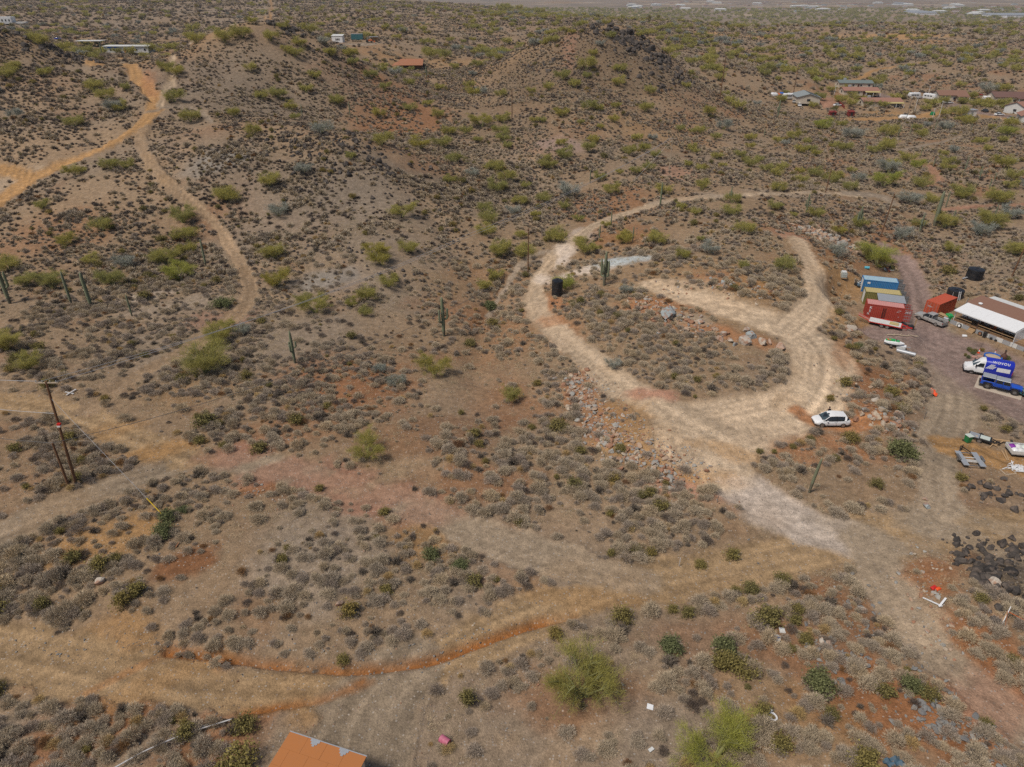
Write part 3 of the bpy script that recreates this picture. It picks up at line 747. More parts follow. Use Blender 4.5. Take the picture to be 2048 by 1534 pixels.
def twiggy(name, mat, seed, n=46, R=.6, H=.7):
    """open bare shrub: forked thin stems"""
    r = np.random.default_rng(seed)
    B, D, Lh, W = [], [], [], []
    for k in range(n):
        az = r.random() * 6.283; el = .35 + r.random() * 1.0
        d = np.array([math.cos(az) * math.cos(el) * R / H, math.sin(az) * math.cos(el) * R / H, math.sin(el)])
        L = H * (.6 + .5 * r.random())
        b0 = np.array([r.normal() * .05, r.normal() * .05, -.02])
        B.append(b0); D.append(unit(d)); Lh.append(L); W.append(.024)
        for j in range(5):
            t = .35 + .6 * r.random()
            B.append(b0 + unit(d) * L * t); D.append(unit(unit(d) + r.normal(size=3) * .55)); Lh.append(L * .4 * (.6 + r.random())); W.append(.017)
    V, Fc, T = blades(np.array(B), np.array(D), np.array(Lh), np.array(W), r)
    return raw_mesh(name, V, [Fc], mat, T)

def bush_parts(seed, R=.9, H=1.15, nl=900, leaf=.075, dens=1.0):
    """leafy desert bush (creosote, jojoba): stems and leaf mass as two meshes' arrays"""
    r = np.random.default_rng(seed)
    segs, ends = [], []
    for k in range(15):
        az = k * 2.4 + r.random(); el = .45 + r.random() * .95
        d = np.array([math.cos(az) * math.cos(el) * R, math.sin(az) * math.cos(el) * R, math.sin(el) * H])
        d *= .75 + .35 * r.random()
        mid = d * .5 + np.array([0, 0, .08])
        segs += [((0, 0, -.05), mid, .03, .02), (mid, d, .02, .008)]
        ends += [d, mid * 1.25, d * .8]
        for j in range(2):
            e = d * .72 + r.normal(size=3) * .22 * R
            e[2] = max(e[2], .12)
            segs.append((mid, e, .014, .006)); ends.append(e)
    ends = np.array(ends)
    pick = r.integers(0, len(ends), nl)
    C = ends[pick] + r.normal(size=(nl, 3)) * np.array([.17 * R, .17 * R, .13 * H])
    C[:, 2] = np.abs(C[:, 2]) + .03
    return tubes(segs, 3), leaves(C, leaf, r, .4)

def palo_parts(seed, R=2.6, H=3.4, ntw=4200, tw=.5, lean=0.0, fine=.026, clump=.125, thick=1.0):
    """palo verde: several green stems forking low into a wide vase, thin twigs in upward sprays with gaps between"""
    r = np.random.default_rng(seed)
    segs, tips = [], []
    stems = 4 + int(r.integers(0, 3))
    for k in range(stems):
        az = k * 6.283 / stems + r.normal() * .35
        spread = .35 + .55 * r.random()
        p = np.array([math.cos(az) * .12, math.sin(az) * .12, -.1])
        hgt = H * (.62 + .38 * r.random())
        end = np.array([math.cos(az) * R * spread + lean, math.sin(az) * R * spread, hgt])
        a = p + (end - p) * np.array([.22, .22, .3]); b = p + (end - p) * np.array([.58, .58, .62])
        r0 = .11 * thick * (.7 + .5 * r.random())
        segs += [(p, a, r0, r0 * .8), (a, b, r0 * .8, r0 * .5), (b, end, r0 * .5, r0 * .15)]
        for j in range(9):
            t = .25 + .75 * r.random()
            q = a + (b - a) * (t / .6) if t < .6 else b + (end - b) * ((t - .6) / .4)
            az2 = az + r.normal() * .9
            l2 = (.25 + .42 * r.random()) * R * (1.15 - .45 * t)
            e2 = q + np.array([math.cos(az2) * l2, math.sin(az2) * l2, l2 * (.15 + .75 * r.random())])
            segs.append((q, e2, r0 * .32, r0 * .1))
            tips += [(q * .35 + e2 * .65, e2 - q), (e2, e2 - q)]
            for i in range(2):
                e3 = e2 * .55 + q * .45 + r.normal(size=3) * np.array([.22, .22, .16]) * R
                segs.append((e2 * .5 + q * .5, e3, r0 * .16, r0 * .06)); tips.append((e3, e3 - q))
        tips.append((end, end - b))
    P = np.array([t[0] for t in tips]); DD = unit(np.array([t[1] for t in tips]))
    wgt = r.random(len(P)) ** 1.3 + .15
    pick = r.choice(len(P), ntw, p=wgt / wgt.sum())
    B = P[pick] + r.normal(size=(ntw, 3)) * np.array([clump, clump, clump * .75]) * R
    B[:, 2] = np.maximum(B[:, 2], .25)
    D = unit(DD[pick] * .55 + r.normal(size=(ntw, 3)) * .5 + np.array([0, 0, .55]))
    return tubes(segs, 4), blades(B, D, tw * (.6 + .8 * r.random(ntw)), np.full(ntw, fine), r)

def pair_mesh(name, segs_vq, lv, m_stem, m_leaf):
    """both parts in one mesh with two materials (for plants too small to show parts)"""
    (V1, Q1), (V2, F2, T2) = segs_vq, lv
    me = raw_mesh(name, np.vstack([V1, V2]), [Q1, F2 + len(V1)], m_stem, np.concatenate([np.full(len(V1), .5), T2]))
    me.materials.append(m_leaf)
    mi = np.zeros(len(me.polygons), np.int32); mi[len(Q1):] = 1
    me.polygons.foreach_set('material_index', mi)
    return me

def rock_mesh(name, mat, seed, flat=.7, rough=.32):
    r = np.random.default_rng(seed)
    bm = bmesh.new()
    bmesh.ops.create_icosphere(bm, subdivisions=2, radius=.5)
    cuts = [(unit(r.normal(size=3)), .21 + .17 * r.random()) for _ in range(13)]
    st = np.array([1, .6 + .35 * r.random(), flat * (.7 + .4 * r.random())])
    for v in bm.verts:
        p = np.array(v.co)
        for nrm, off in cuts:                        # broken faces
            d = p @ nrm - off
            if d > 0:
                p = p - nrm * d * .92
        p = p + r.normal(size=3) * .018
        v.co = p * st * 1.6
    me = bpy.data.meshes.new(name); bm.to_mesh(me); bm.free()
    me.materials.append(mat)
    return me

def saguaro_col(path, radii, ribs=13, seed=0):
    """ribbed cactus column along a path"""
    V, Q, T = [], [], []
    r = np.random.default_rng(seed)
    n = ribs * 2
    for i, (p, rad) in enumerate(zip(path, radii)):
        p = np.array(p, float)
        a = np.array(path[max(i - 1, 0)], float); b = np.array(path[min(i + 1, len(path) - 1)], float)
        d = unit(b - a); s = unit(np.cross(d, [0.13, 1, 0.05])); t = np.cross(d, s)
        for k in range(n):
            an = 2 * math.pi * k / n
            rr = rad * (1.0 if k % 2 == 0 else .80)
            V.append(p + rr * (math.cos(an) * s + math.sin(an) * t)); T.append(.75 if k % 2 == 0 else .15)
        if i:
            for k in range(n):
                k2 = (k + 1) % n
                Q.append(((i - 1) * n + k, (i - 1) * n + k2, i * n + k2, i * n + k))
    V.append(np.array(path[-1], float) + unit(np.array(path[-1], float) - np.array(path[-2], float)) * radii[-1] * .5); T.append(.8)
    k0 = (len(path) - 1) * n
    tri = np.array([(k0 + k, k0 + (k + 1) % n, len(V) - 1) for k in range(n)])
    return np.array(V), [np.array(Q), tri], np.array(T)

# ------------------------------------------------------------------ prototypes
PR = {}
PR['tan'] = [mound('bursage_tan', M_TANB, 100 + i, 420, .60, .46 + .05 * i, .027) for i in range(4)]
PR['grey'] = [mound('bursage_grey', M_GREYB, 120 + i, 380, .58, .44 + .05 * i, .026) for i in range(4)]
PR['dark'] = [mound('dark_scrub', M_DARKB, 140 + i, 260, .52, .42, .024) for i in range(3)]
PR['twig'] = [twiggy('bare_twigs', M_STEM, 150 + i) for i in range(3)]
PR['gold'] = [mound('golden_tuft', M_GOLD, 160 + i, 340, .46, .55, .02) for i in range(2)]
PR['rust'] = [mound('rusty_shrub', M_RUST, 170 + i, 300, .55, .5, .024) for i in range(2)]
PR['creo'] = [bush_parts(200 + i, .85, 1.05, 1100, .10) for i in range(3)]
PR['jojo'] = [bush_parts(220 + i, .95, .95, 1900, .10) for i in range(3)]
PR['palo'] = [palo_parts(300 + i) for i in range(5)]
PR['palon'] = [palo_parts(340 + i, R=2.5, H=3.5, ntw=11000, tw=.46, fine=.0095, clump=.085, thick=1.5) for i in range(3)]
PR['palof'] = [palo_parts(320 + i, ntw=900, tw=.8, fine=.07) for i in range(4)]
MESH = {}
for i, p in enumerate(PR['creo']):
    MESH['creo', i] = pair_mesh('creosote', p[0], p[1], M_STEM, M_CREO)
for i, p in enumerate(PR['jojo']):
    MESH['jojo', i] = pair_mesh('jojoba', p[0], p[1], M_STEM, M_JOJO)
for i, p in enumerate(PR['palof']):
    MESH['palof', i] = pair_mesh('palo_verde_far', p[0], p[1], M_LIMB, M_PALO)
    MESH['silvf', i] = pair_mesh('ironwood_far', p[0], p[1], M_STEM, M_SILV)
for k in ('tan', 'grey', 'dark', 'twig', 'gold', 'rust'):
    for i, me in enumerate(PR[k]):
        MESH[k, i] = me
PR['tan_n'] = [fuzzy('bursage_tan', M_TANB, 180 + i, 1500, .62, .54 + .04 * i, .0095, .155) for i in range(4)]
PR['grey_n'] = [fuzzy('bursage_grey', M_GREYB, 184 + i, 1250, .60, .52 + .04 * i, .0095, .155) for i in range(4)]
PR['dark_n'] = [fuzzy('dark_scrub', M_DARKB, 188 + i, 900, .54, .46, .009) for i in range(3)]
PR['gold_n'] = [fuzzy('golden_tuft', M_GOLD, 191 + i, 1000, .46, .52, .007, .24, .5) for i in range(2)]
PR['rust_n'] = [fuzzy('rusty_shrub', M_RUST, 193 + i, 1100, .55, .5, .0085) for i in range(2)]
PR['twig_n'] = [twiggy('bare_twigs', M_STEM, 196 + i, 110, .6, .6) for i in range(3)]
for k in ('tan_n', 'grey_n', 'dark_n', 'gold_n', 'rust_n', 'twig_n'):
    for i, me in enumerate(PR[k]):
        MESH[k, i] = me
def grass_mesh(seed, n=46):
    r = np.random.default_rng(seed)
    B = np.concatenate([r.normal(size=(n, 2)) * .20, np.zeros((n, 1))], 1)
    D = unit(np.concatenate([r.normal(size=(n, 2)) * .8, np.ones((n, 1)) * .55], 1))
    V, Fc, T = blades(B, D, .10 + .13 * r.random(n), np.full(n, .011), r)
    return raw_mesh('dry_grass', V, [Fc], M_STRAW, T)
M_STRAW = plant_mat('straw', [(.52, .41, .26), (.46, .35, .22), (.58, .46, .29)], .3)
PALO_LIMB = [raw_mesh('limbs', p[0][0], [p[0][1]], M_LIMB, np.full(len(p[0][0]), .5), True) for p in PR['palo']]
PALO_CROWN = {}
for key, mt in (('palo', M_PALO), ('vivid', M_VIVID), ('silver', M_SILV)):
    PALO_CROWN[key] = [raw_mesh('crown', p[1][0], [p[1][1]], mt, p[1][2]) for p in PR['palo']]
PALON_LIMB = [raw_mesh('limbs', p[0][0], [p[0][1]], M_LIMB, np.full(len(p[0][0]), .5), True) for p in PR['palon']]
PALON_CROWN = {key: [raw_mesh('crown', p[1][0], [p[1][1]], mt, p[1][2]) for p in PR['palon']] for key, mt in (('palo', M_PALO), ('vivid', M_VIVID), ('silver', M_SILV))}
PALOF_LIMB = [raw_mesh('limbs', p[0][0], [p[0][1]], M_LIMB, np.full(len(p[0][0]), .5), True) for p in PR['palof']]
PALOF_CROWN = {key: [raw_mesh('crown', p[1][0], [p[1][1]], mt, p[1][2]) for p in PR['palof']] for key, mt in (('palo', M_PALO), ('vivid', M_VIVID), ('silver', M_SILV))}
BUSH_STEM = {k: [raw_mesh('stems', p[0][0], [p[0][1]], M_STEM, np.full(len(p[0][0]), .5)) for p in PR[k]] for k in ('creo', 'jojo')}
BUSH_LEAF = {k: [raw_mesh('foliage', p[1][0], [p[1][1]], mt, p[1][2]) for p in PR[k]] for k, mt in (('creo', M_CREO), ('jojo', M_JOJO))}
ROCKS = {k: [rock_mesh(k, mt, 400 + 10 * j + i, fl) for i in range(6)] for j, (k, mt, fl) in enumerate((('rubble', M_ROCK, .6), ('boulder', M_BOULD, .75), ('black', M_BLACK, .8), ('grey', M_GREYR, .6)))}

# ------------------------------------------------------------------ labels that single a plant or rock out by the landmark it grows beside
LANDMARK = [((150, 965), 'the taller roadside utility pole'), ((660, 1470), 'the orange roof'), ((890, 1480), 'the pink barrel'), ((1550, 1275), 'the white board on the ground'), ((1545, 1430), 'the discarded white seat'),
 ((1865, 1205), 'the broken white post'), ((2010, 1240), 'the wooden sticks tripod'), ((1660, 850), 'the parked white car'), ((1112, 588), 'the tall slim black tank'), ((1302, 793), 'the pink gravel heap'), ((1207, 570), 'the many-armed saguaro'),
 ((888, 670), 'the saguaro in the dry gully'), ((590, 722), 'the lone saguaro by the hill track'), ((183, 610), 'the pair of thick saguaros'), ((264, 630), 'the short straight saguaro'), ((1340, 640), 'the biggest boulder'), ((1520, 690), 'the boulder row'),
 ((1640, 480), 'the rock berm'), ((1770, 640), 'the red container with ladder'), ((1755, 545), 'the blue container'), ((1948, 552), 'the upper black tank'), ((2000, 690), 'the house with porch'), ((1940, 915), 'the car-hauler trailer'),
 ((1805, 700), 'the culvert pipe'), ((1057, 550), 'the pole by the pale lane'), ((1763, 473), 'the leaning pole behind the yard'), ((470, 46), 'the bare summit clearing'), ((318, 212), 'the orange road junction'), ((240, 128), 'the orange saddle'),
 ((490, 590), 'the bend of the hill track'), ((620, 270), 'the dark-topped middle hill'), ((1190, 45), 'the rocky peak'), ((1340, 345), 'the pole on the slope'), ((1025, 235), 'the pole in the ravine'), ((820, 130), 'the rust-orange roof'),
 ((1610, 196), 'the solar-roofed house'), ((1760, 208), 'the long terracotta-roofed house'), ((1895, 198), 'the brown-roofed house with porch'), ((2005, 200), 'the dark brown-roofed house'), ((1700, 232), 'the red sheds'), ((1860, 350), 'the reddish wash path'),
 ((330, 1050), 'the yellow guy-wire guard'), ((360, 1130), 'the dark red earth patch'), ((1625, 980), 'the leaning saguaro below the car'), ((1950, 1150), 'the black outcrop by the crossing'), ((725, 82), 'the teal container'), ((480, 905), 'the red clay fork'),
 ((1000, 1262), 'the orange gully'), ((60, 355), 'the orange road fork'), ((1480, 300), 'the middle of the scrub slope'), ((400, 1480), 'the white pipe'), ((1830, 1380), 'the corner road'), ((680, 1220), 'the two pale stones')]
ORD = ['first', 'second', 'third', 'fourth', 'fifth', 'sixth', 'seventh', 'eighth', 'ninth', 'tenth', 'eleventh', 'twelfth', 'thirteenth', 'fourteenth', 'fifteenth', 'sixteenth', 'seventeenth', 'eighteenth', 'nineteenth', 'twentieth']
ORD += ['%s-%s' % (t, o) for t in ('twenty', 'thirty', 'forty') for o in ORD[:9]]
LMXY = np.array([tuple(pick0(*p)) for p, _ in LANDMARK])
def label_by_landmark(objs, what, group, most=10, rest='scattered over the open slopes'):
    """objs: list of top-level objects of one kind; each gets the landmark it stands by and its rank from there"""
    by = {}
    for o in objs:
        d = np.hypot(LMXY[:, 0] - o.location.x, LMXY[:, 1] - o.location.y)
        k = int(np.argmin(d / (np.hypot(LMXY[:, 0], LMXY[:, 1]) + 40)))
        by.setdefault(k, []).append((d[k], o))
    for k, lst in by.items():
        lst.sort(key=lambda t: t[0])
        for i, (d, o) in enumerate(lst):
            o['group'] = group
            if i < len(ORD):
                o['label'] = f"{what}, {ORD[i]} out from {LANDMARK[k][1]}" if i else f"{what} beside {LANDMARK[k][1]}"
            else:
                o['label'] = f"{what} in the crowd around {LANDMARK[k][1]}"

def empty(name, loc, rz=0, s=1.0):
    o = bpy.data.objects.new(name, None)
    o.empty_display_size = .2
    o.location = loc; o.rotation_euler = (0, 0, rz); o.scale = (s, s, s) if np.isscalar(s) else s
    return link(o)
def mobj(name, me, parent=None, loc=None, rz=0, s=None):
    o = bpy.data.objects.new(name, me)
    if loc is not None: o.location = loc
    if rz: o.rotation_euler = (0, 0, rz)
    if s is not None: o.scale = s
    return link(o, parent)

# ------------------------------------------------------------------ stuff: scattered instances by geometry nodes
def scatter(name, meshes, pts, rot, scl, idx, label, cat):
    """one object of kind stuff: every point carries one of the given meshes"""
    col = bpy.data.collections.new(name + '_sources')
    for i, me in enumerate(meshes):
        col.objects.link(bpy.data.objects.new('%s_source_%02d' % (name, i), me))
    me = bpy.data.meshes.new(name)
    me.vertices.add(len(pts)); me.vertices.foreach_set('co', np.asarray(pts, np.float32).ravel())
    for nm, tp, arr in (('rot', 'FLOAT_VECTOR', rot), ('scl', 'FLOAT_VECTOR', scl)):
        a = me.attributes.new(nm, tp, 'POINT'); a.data.foreach_set('vector', np.asarray(arr, np.float32).ravel())
    a = me.attributes.new('idx', 'INT', 'POINT'); a.data.foreach_set('value', np.asarray(idx, np.int32))
    me.update()
    o = link(bpy.data.objects.new(name, me))
    ng = bpy.data.node_groups.new(name, 'GeometryNodeTree')
    ng.interface.new_socket('Geometry', in_out='INPUT', socket_type='NodeSocketGeometry')
    ng.interface.new_socket('Geometry', in_out='OUTPUT', socket_type='NodeSocketGeometry')
    N, L = ng.nodes, ng.links
    gi, go = N.new('NodeGroupInput'), N.new('NodeGroupOutput')
    ci = N.new('GeometryNodeCollectionInfo'); ci.inputs['Collection'].default_value = col
    ci.inputs['Separate Children'].default_value = True; ci.inputs['Reset Children'].default_value = True
    ip = N.new('GeometryNodeInstanceOnPoints'); ip.inputs['Pick Instance'].default_value = True
    def attr(nm, tp):
        n = N.new('GeometryNodeInputNamedAttribute'); n.data_type = tp; n.inputs['Name'].default_value = nm; return n
    ar, as_, ai = attr('rot', 'FLOAT_VECTOR'), attr('scl', 'FLOAT_VECTOR'), attr('idx', 'INT')
    L.new(gi.outputs[0], ip.inputs['Points']); L.new(ci.outputs[0], ip.inputs['Instance'])
    L.new(ar.outputs['Attribute'], ip.inputs['Rotation']); L.new(as_.outputs['Attribute'], ip.inputs['Scale']); L.new(ai.outputs['Attribute'], ip.inputs['Instance Index'])
    L.new(ip.outputs[0], go.inputs[0])
    md = o.modifiers.new('scatter', 'NODES'); md.node_group = ng
    return tag(o, label, cat, kind='stuff')

def project(x, y, z):
    dy, dz = y, z - CAMZ
    fwd = dy * math.cos(PITCH) - dz * math.sin(PITCH)
    up = dy * math.sin(PITCH) + dz * math.cos(PITCH)
    return PW / 2 + F * x / fwd, PH / 2 - F * up / fwd, fwd

# ------------------------------------------------------------------ where plants stand
def cand(r0, r1, dens, rng, even=False):
    if even:                                        # spaced like real desert scrub: one per jittered cell
        c = dens ** -.5
        gx, gy = np.meshgrid(np.arange(-r1, r1, c), np.arange(0, r1, c))
        x = (gx + (rng.random(gx.shape) - .5) * c * 1.05).ravel(); y = (gy + (rng.random(gx.shape) - .5) * c * 1.05).ravel()
        r = np.hypot(x, y); k = (r > r0) & (r <= r1) & (np.abs(np.arctan2(x, y)) < .96)
        x, y = x[k], y[k]
    else:
        n = int(dens * (r1 * r1 - r0 * r0) * .96)
        r = np.sqrt(rng.random(n) * (r1 * r1 - r0 * r0) + r0 * r0)
        t = (rng.random(n) * 2 - 1) * .96
        x, y = r * np.sin(t), r * np.cos(t)
    z = h_at(x, y)
    px, py, fw = project(x, y, z)
    ok = (px > -70) & (px < PW + 70) & (py > -30) & (py < PH + 70) & (fw > 5)
    return x[ok], y[ok], z[ok]

# keep the small stuff out of buildings, vehicles and piles: (px, py, radius m)
KEEP = [(1990,768,7),(1985,735,6),(1775,560,7),(1775,600,7),(1770,640,7),(1880,625,6),(1990,650,12),(1662,848,3.2),(1948,555,2.4),(1908,592,2.2),(1112,588,1.8),(1940,915,3.5),(2036,905,3.5),(1955,875,3),(650,1510,7),(1985,880,3),(2030,945,3),
        (1862,640,4),(1785,690,2.5),(1612,192,10),(1705,176,14),(1705,190,12),(1760,206,13),(1895,195,13),(2005,197,13),(2040,212,12),(678,78,5),(725,80,9),(265,100,9),(183,90,8),(10,42,14),(820,128,7),(1983,712,4)]
KEEPXY = np.array([tuple(at(a, b)[:2]) + (c,) for a, b, c in KEEP])
def clear_of(x, y):
    ok = np.ones(len(x), bool)
    for kx, ky, kr in KEEPXY:
        ok &= (x - kx) ** 2 + (y - ky) ** 2 > kr * kr
    return ok

rng = np.random.default_rng(42)
SX, SY, SZ, SS = [], [], [], []
for r0, r1, dens, sz in [(24, 60, 1.75, .74), (60, 120, 1.45, .77), (120, 220, 1.30, .80), (220, 400, .88, .88), (400, 800, .14, 1.7), (800, 1600, .036, 2.8)]:
    x, y, z = cand(r0, r1, dens, rng, r1 < 500)
    cl = fbm(x, y, 7, 811, 3); cl2 = fbm(x, y, 28, 812, 2)
    keep = rng.random(len(x)) < np.clip(np.where(np.hypot(x, y) < 120, .53, .64) + 1.0 * cl + .6 * cl2, .04, 1)
    keep &= g_at(ROAD_M, x, y) < .22 + .2 * (rng.random(len(x)) < .06)
    keep &= rng.random(len(x)) > g_at(BARE, x, y) * .92
    x, y, z = x[keep], y[keep], z[keep]
    ok = clear_of(x, y)
    SX.append(x[ok]); SY.append(y[ok]); SZ.append(z[ok]); SS.append(np.full(ok.sum(), sz))
SX, SY, SZ, SS = map(np.concatenate, (SX, SY, SZ, SS))
n = len(SX)
RR = np.hypot(SX, SY)
hillk = np.clip(sstep(110, 190, RR) * .75 + sstep(3, 9, SZ) * .35, 0, 1)
reg = fbm(SX, SY, 24, 821, 3); reg2 = fbm(SX, SY, 15, 822, 3)
u = rng.random(n)
p_tan = np.clip(.58 - .24 * hillk + .40 * reg, .04, .9)
p_dark = np.clip(.09 + .34 * hillk - .2 * reg, .03, .8)
_m = at(690, 330); p_dark = np.clip(p_dark + .38 * np.exp(-((SX - _m.x) ** 2 + (SY - _m.y) ** 2) / 34 ** 2), 0, .85)
kind = np.where(u < p_tan, 0, np.where(u < p_tan + p_dark, 2, 1))
v = rng.random(n)
kind = np.where(v < .05, 3, kind)                 # bare twigs
kind = np.where((v >= .05) & (v < .085) & ((RR < 150) | (v < .06)), 4, kind)   # golden tufts
kind = np.where((v >= .085) & (v < .115), 5, kind)  # rusty
kind = np.where((v >= .115) & (v < .115 + .032 - .012 * hillk) & (reg2 > -.15), 6, kind)  # creosote
S_SCL = SS * np.clip(np.exp(rng.normal(size=n) * .42), .38, 1.7) * np.where(kind == 6, .95, np.where(kind == 0, 1.12, 1.0)) * np.clip(.98 + .3 * reg2, .7, 1.3) * (1.0 - .12 * hillk)
S_ROT = rng.random(n) * 6.283
KN = ['tan', 'grey', 'dark', 'twig', 'gold', 'rust', 'creo']
px_, py_, fw_ = project(SX, SY, SZ)
vis_size = S_SCL / fw_ * ((px_ > -5) & (px_ < PW + 5) & (py_ > 0) & (py_ < PH + 12))
SAY = {'tan': ('bursage_shrub', 'rounded tan bursage shrub', 'shrub', 'tan bursage shrubs'), 'grey': ('grey_shrub', 'low grey dried shrub', 'shrub', 'grey shrubs'), 'dark': ('dark_shrub', 'low dark twiggy shrub', 'shrub', 'dark shrubs'),
       'twig': ('bare_shrub', 'leafless spiky grey-brown shrub', 'shrub', 'bare shrubs'), 'gold': ('grass_tuft', 'golden dry grass tuft', 'grass tuft', 'golden grass tufts'), 'rust': ('rusty_shrub', 'rust-brown dry shrub', 'shrub', 'rusty shrubs'), 'creo': ('creosote_bush', 'small olive creosote bush', 'bush', 'creosote bushes')}
single = np.zeros(n, bool)
for ki, kn in enumerate(KN):
    w = np.where(kind == ki)[0]
    w = w[np.argsort(-vis_size[w])][:{'tan': 290, 'grey': 290, 'dark': 200, 'twig': 120, 'gold': 120, 'rust': 100, 'creo': 130}[kn]]
    w = w[vis_size[w] > 0]
    single[w] = True
    objs = []
    for j in w:
        loc = (SX[j], SY[j], SZ[j] - .02); s = S_SCL[j]
        if kn == 'creo':
            o = empty(SAY[kn][0], loc, S_ROT[j], (s, s, s * .95))
            q = int(j) % 3
            mobj('stems', BUSH_STEM['creo'][q], o); mobj('foliage', BUSH_LEAF['creo'][q], o)
        else:
            o = mobj(SAY[kn][0], MESH[kn + '_n', int(j) % len(PR[kn + '_n'])], None, loc, S_ROT[j], (s, s * (.85 + .3 * ((j * 7) % 10) / 10), s * (.8 + .4 * ((j * 3) % 10) / 10)))
        o['category'] = SAY[kn][2]
        objs.append(o)
    label_by_landmark(objs, SAY[kn][1], SAY[kn][3], 10)
# the rest of the scrub, too many to count
for nm, sel, lab in (('scrub', (kind < 6), 'low tan, grey and dark scrub covering the ground and hills'), ('creosote_scrub', (kind == 6), 'small olive creosote scrub dotted over the far slopes')):
    w = np.where(sel & ~single)[0]
    kns = KN[:6] + [k + '_n' for k in KN[:6]] if nm == 'scrub' else ['creo']
    keys = [k for k in MESH if k[0] in kns]
    first = {k: [i for i, q in enumerate(keys) if q[0] == k][0] for k in kns}
    cnt = {k: sum(q[0] == k for q in keys) for k in kns}
    kname = [KN[kind[j]] + ('_n' if RR[j] < 135 and kind[j] < 6 else '') for j in w]
    idx = np.array([first[k] + int(j) % cnt[k] for k, j in zip(kname, w)])
    rot = np.zeros((len(w), 3)); rot[:, 2] = S_ROT[w]
    sc = np.repeat(S_SCL[w][:, None], 3, 1) * (.8 + .4 * rng.random((len(w), 3)))
    scatter(nm, [MESH[k] for k in keys], np.stack([SX[w], SY[w], SZ[w] - .02], -1), rot, sc, idx, lab, 'scrub')

# straw-coloured stubble between the shrubs, in patches
x, y, z = cand(24, 150, 2.6, rng)
k = (rng.random(len(x)) < np.clip(.25 + 1.1 * fbm(x, y, 8, 841, 3), .02, .9)) & (g_at(ROAD_M, x, y) < .3) & clear_of(x, y) & (rng.random(len(x)) > g_at(BARE, x, y) * .8)
x, y, z = x[k], y[k], z[k]
_s = .7 + .8 * rng.random(len(x))
scatter('dry_grass', [grass_mesh(s_) for s_ in (1, 2, 3)], np.stack([x, y, z - .01], -1), np.stack([0 * x, 0 * x, rng.random(len(x)) * 6.28], -1), np.stack([_s, _s, _s], -1), rng.integers(0, 3, len(x)), 'low straw-coloured dry grass between the shrubs', 'grass')

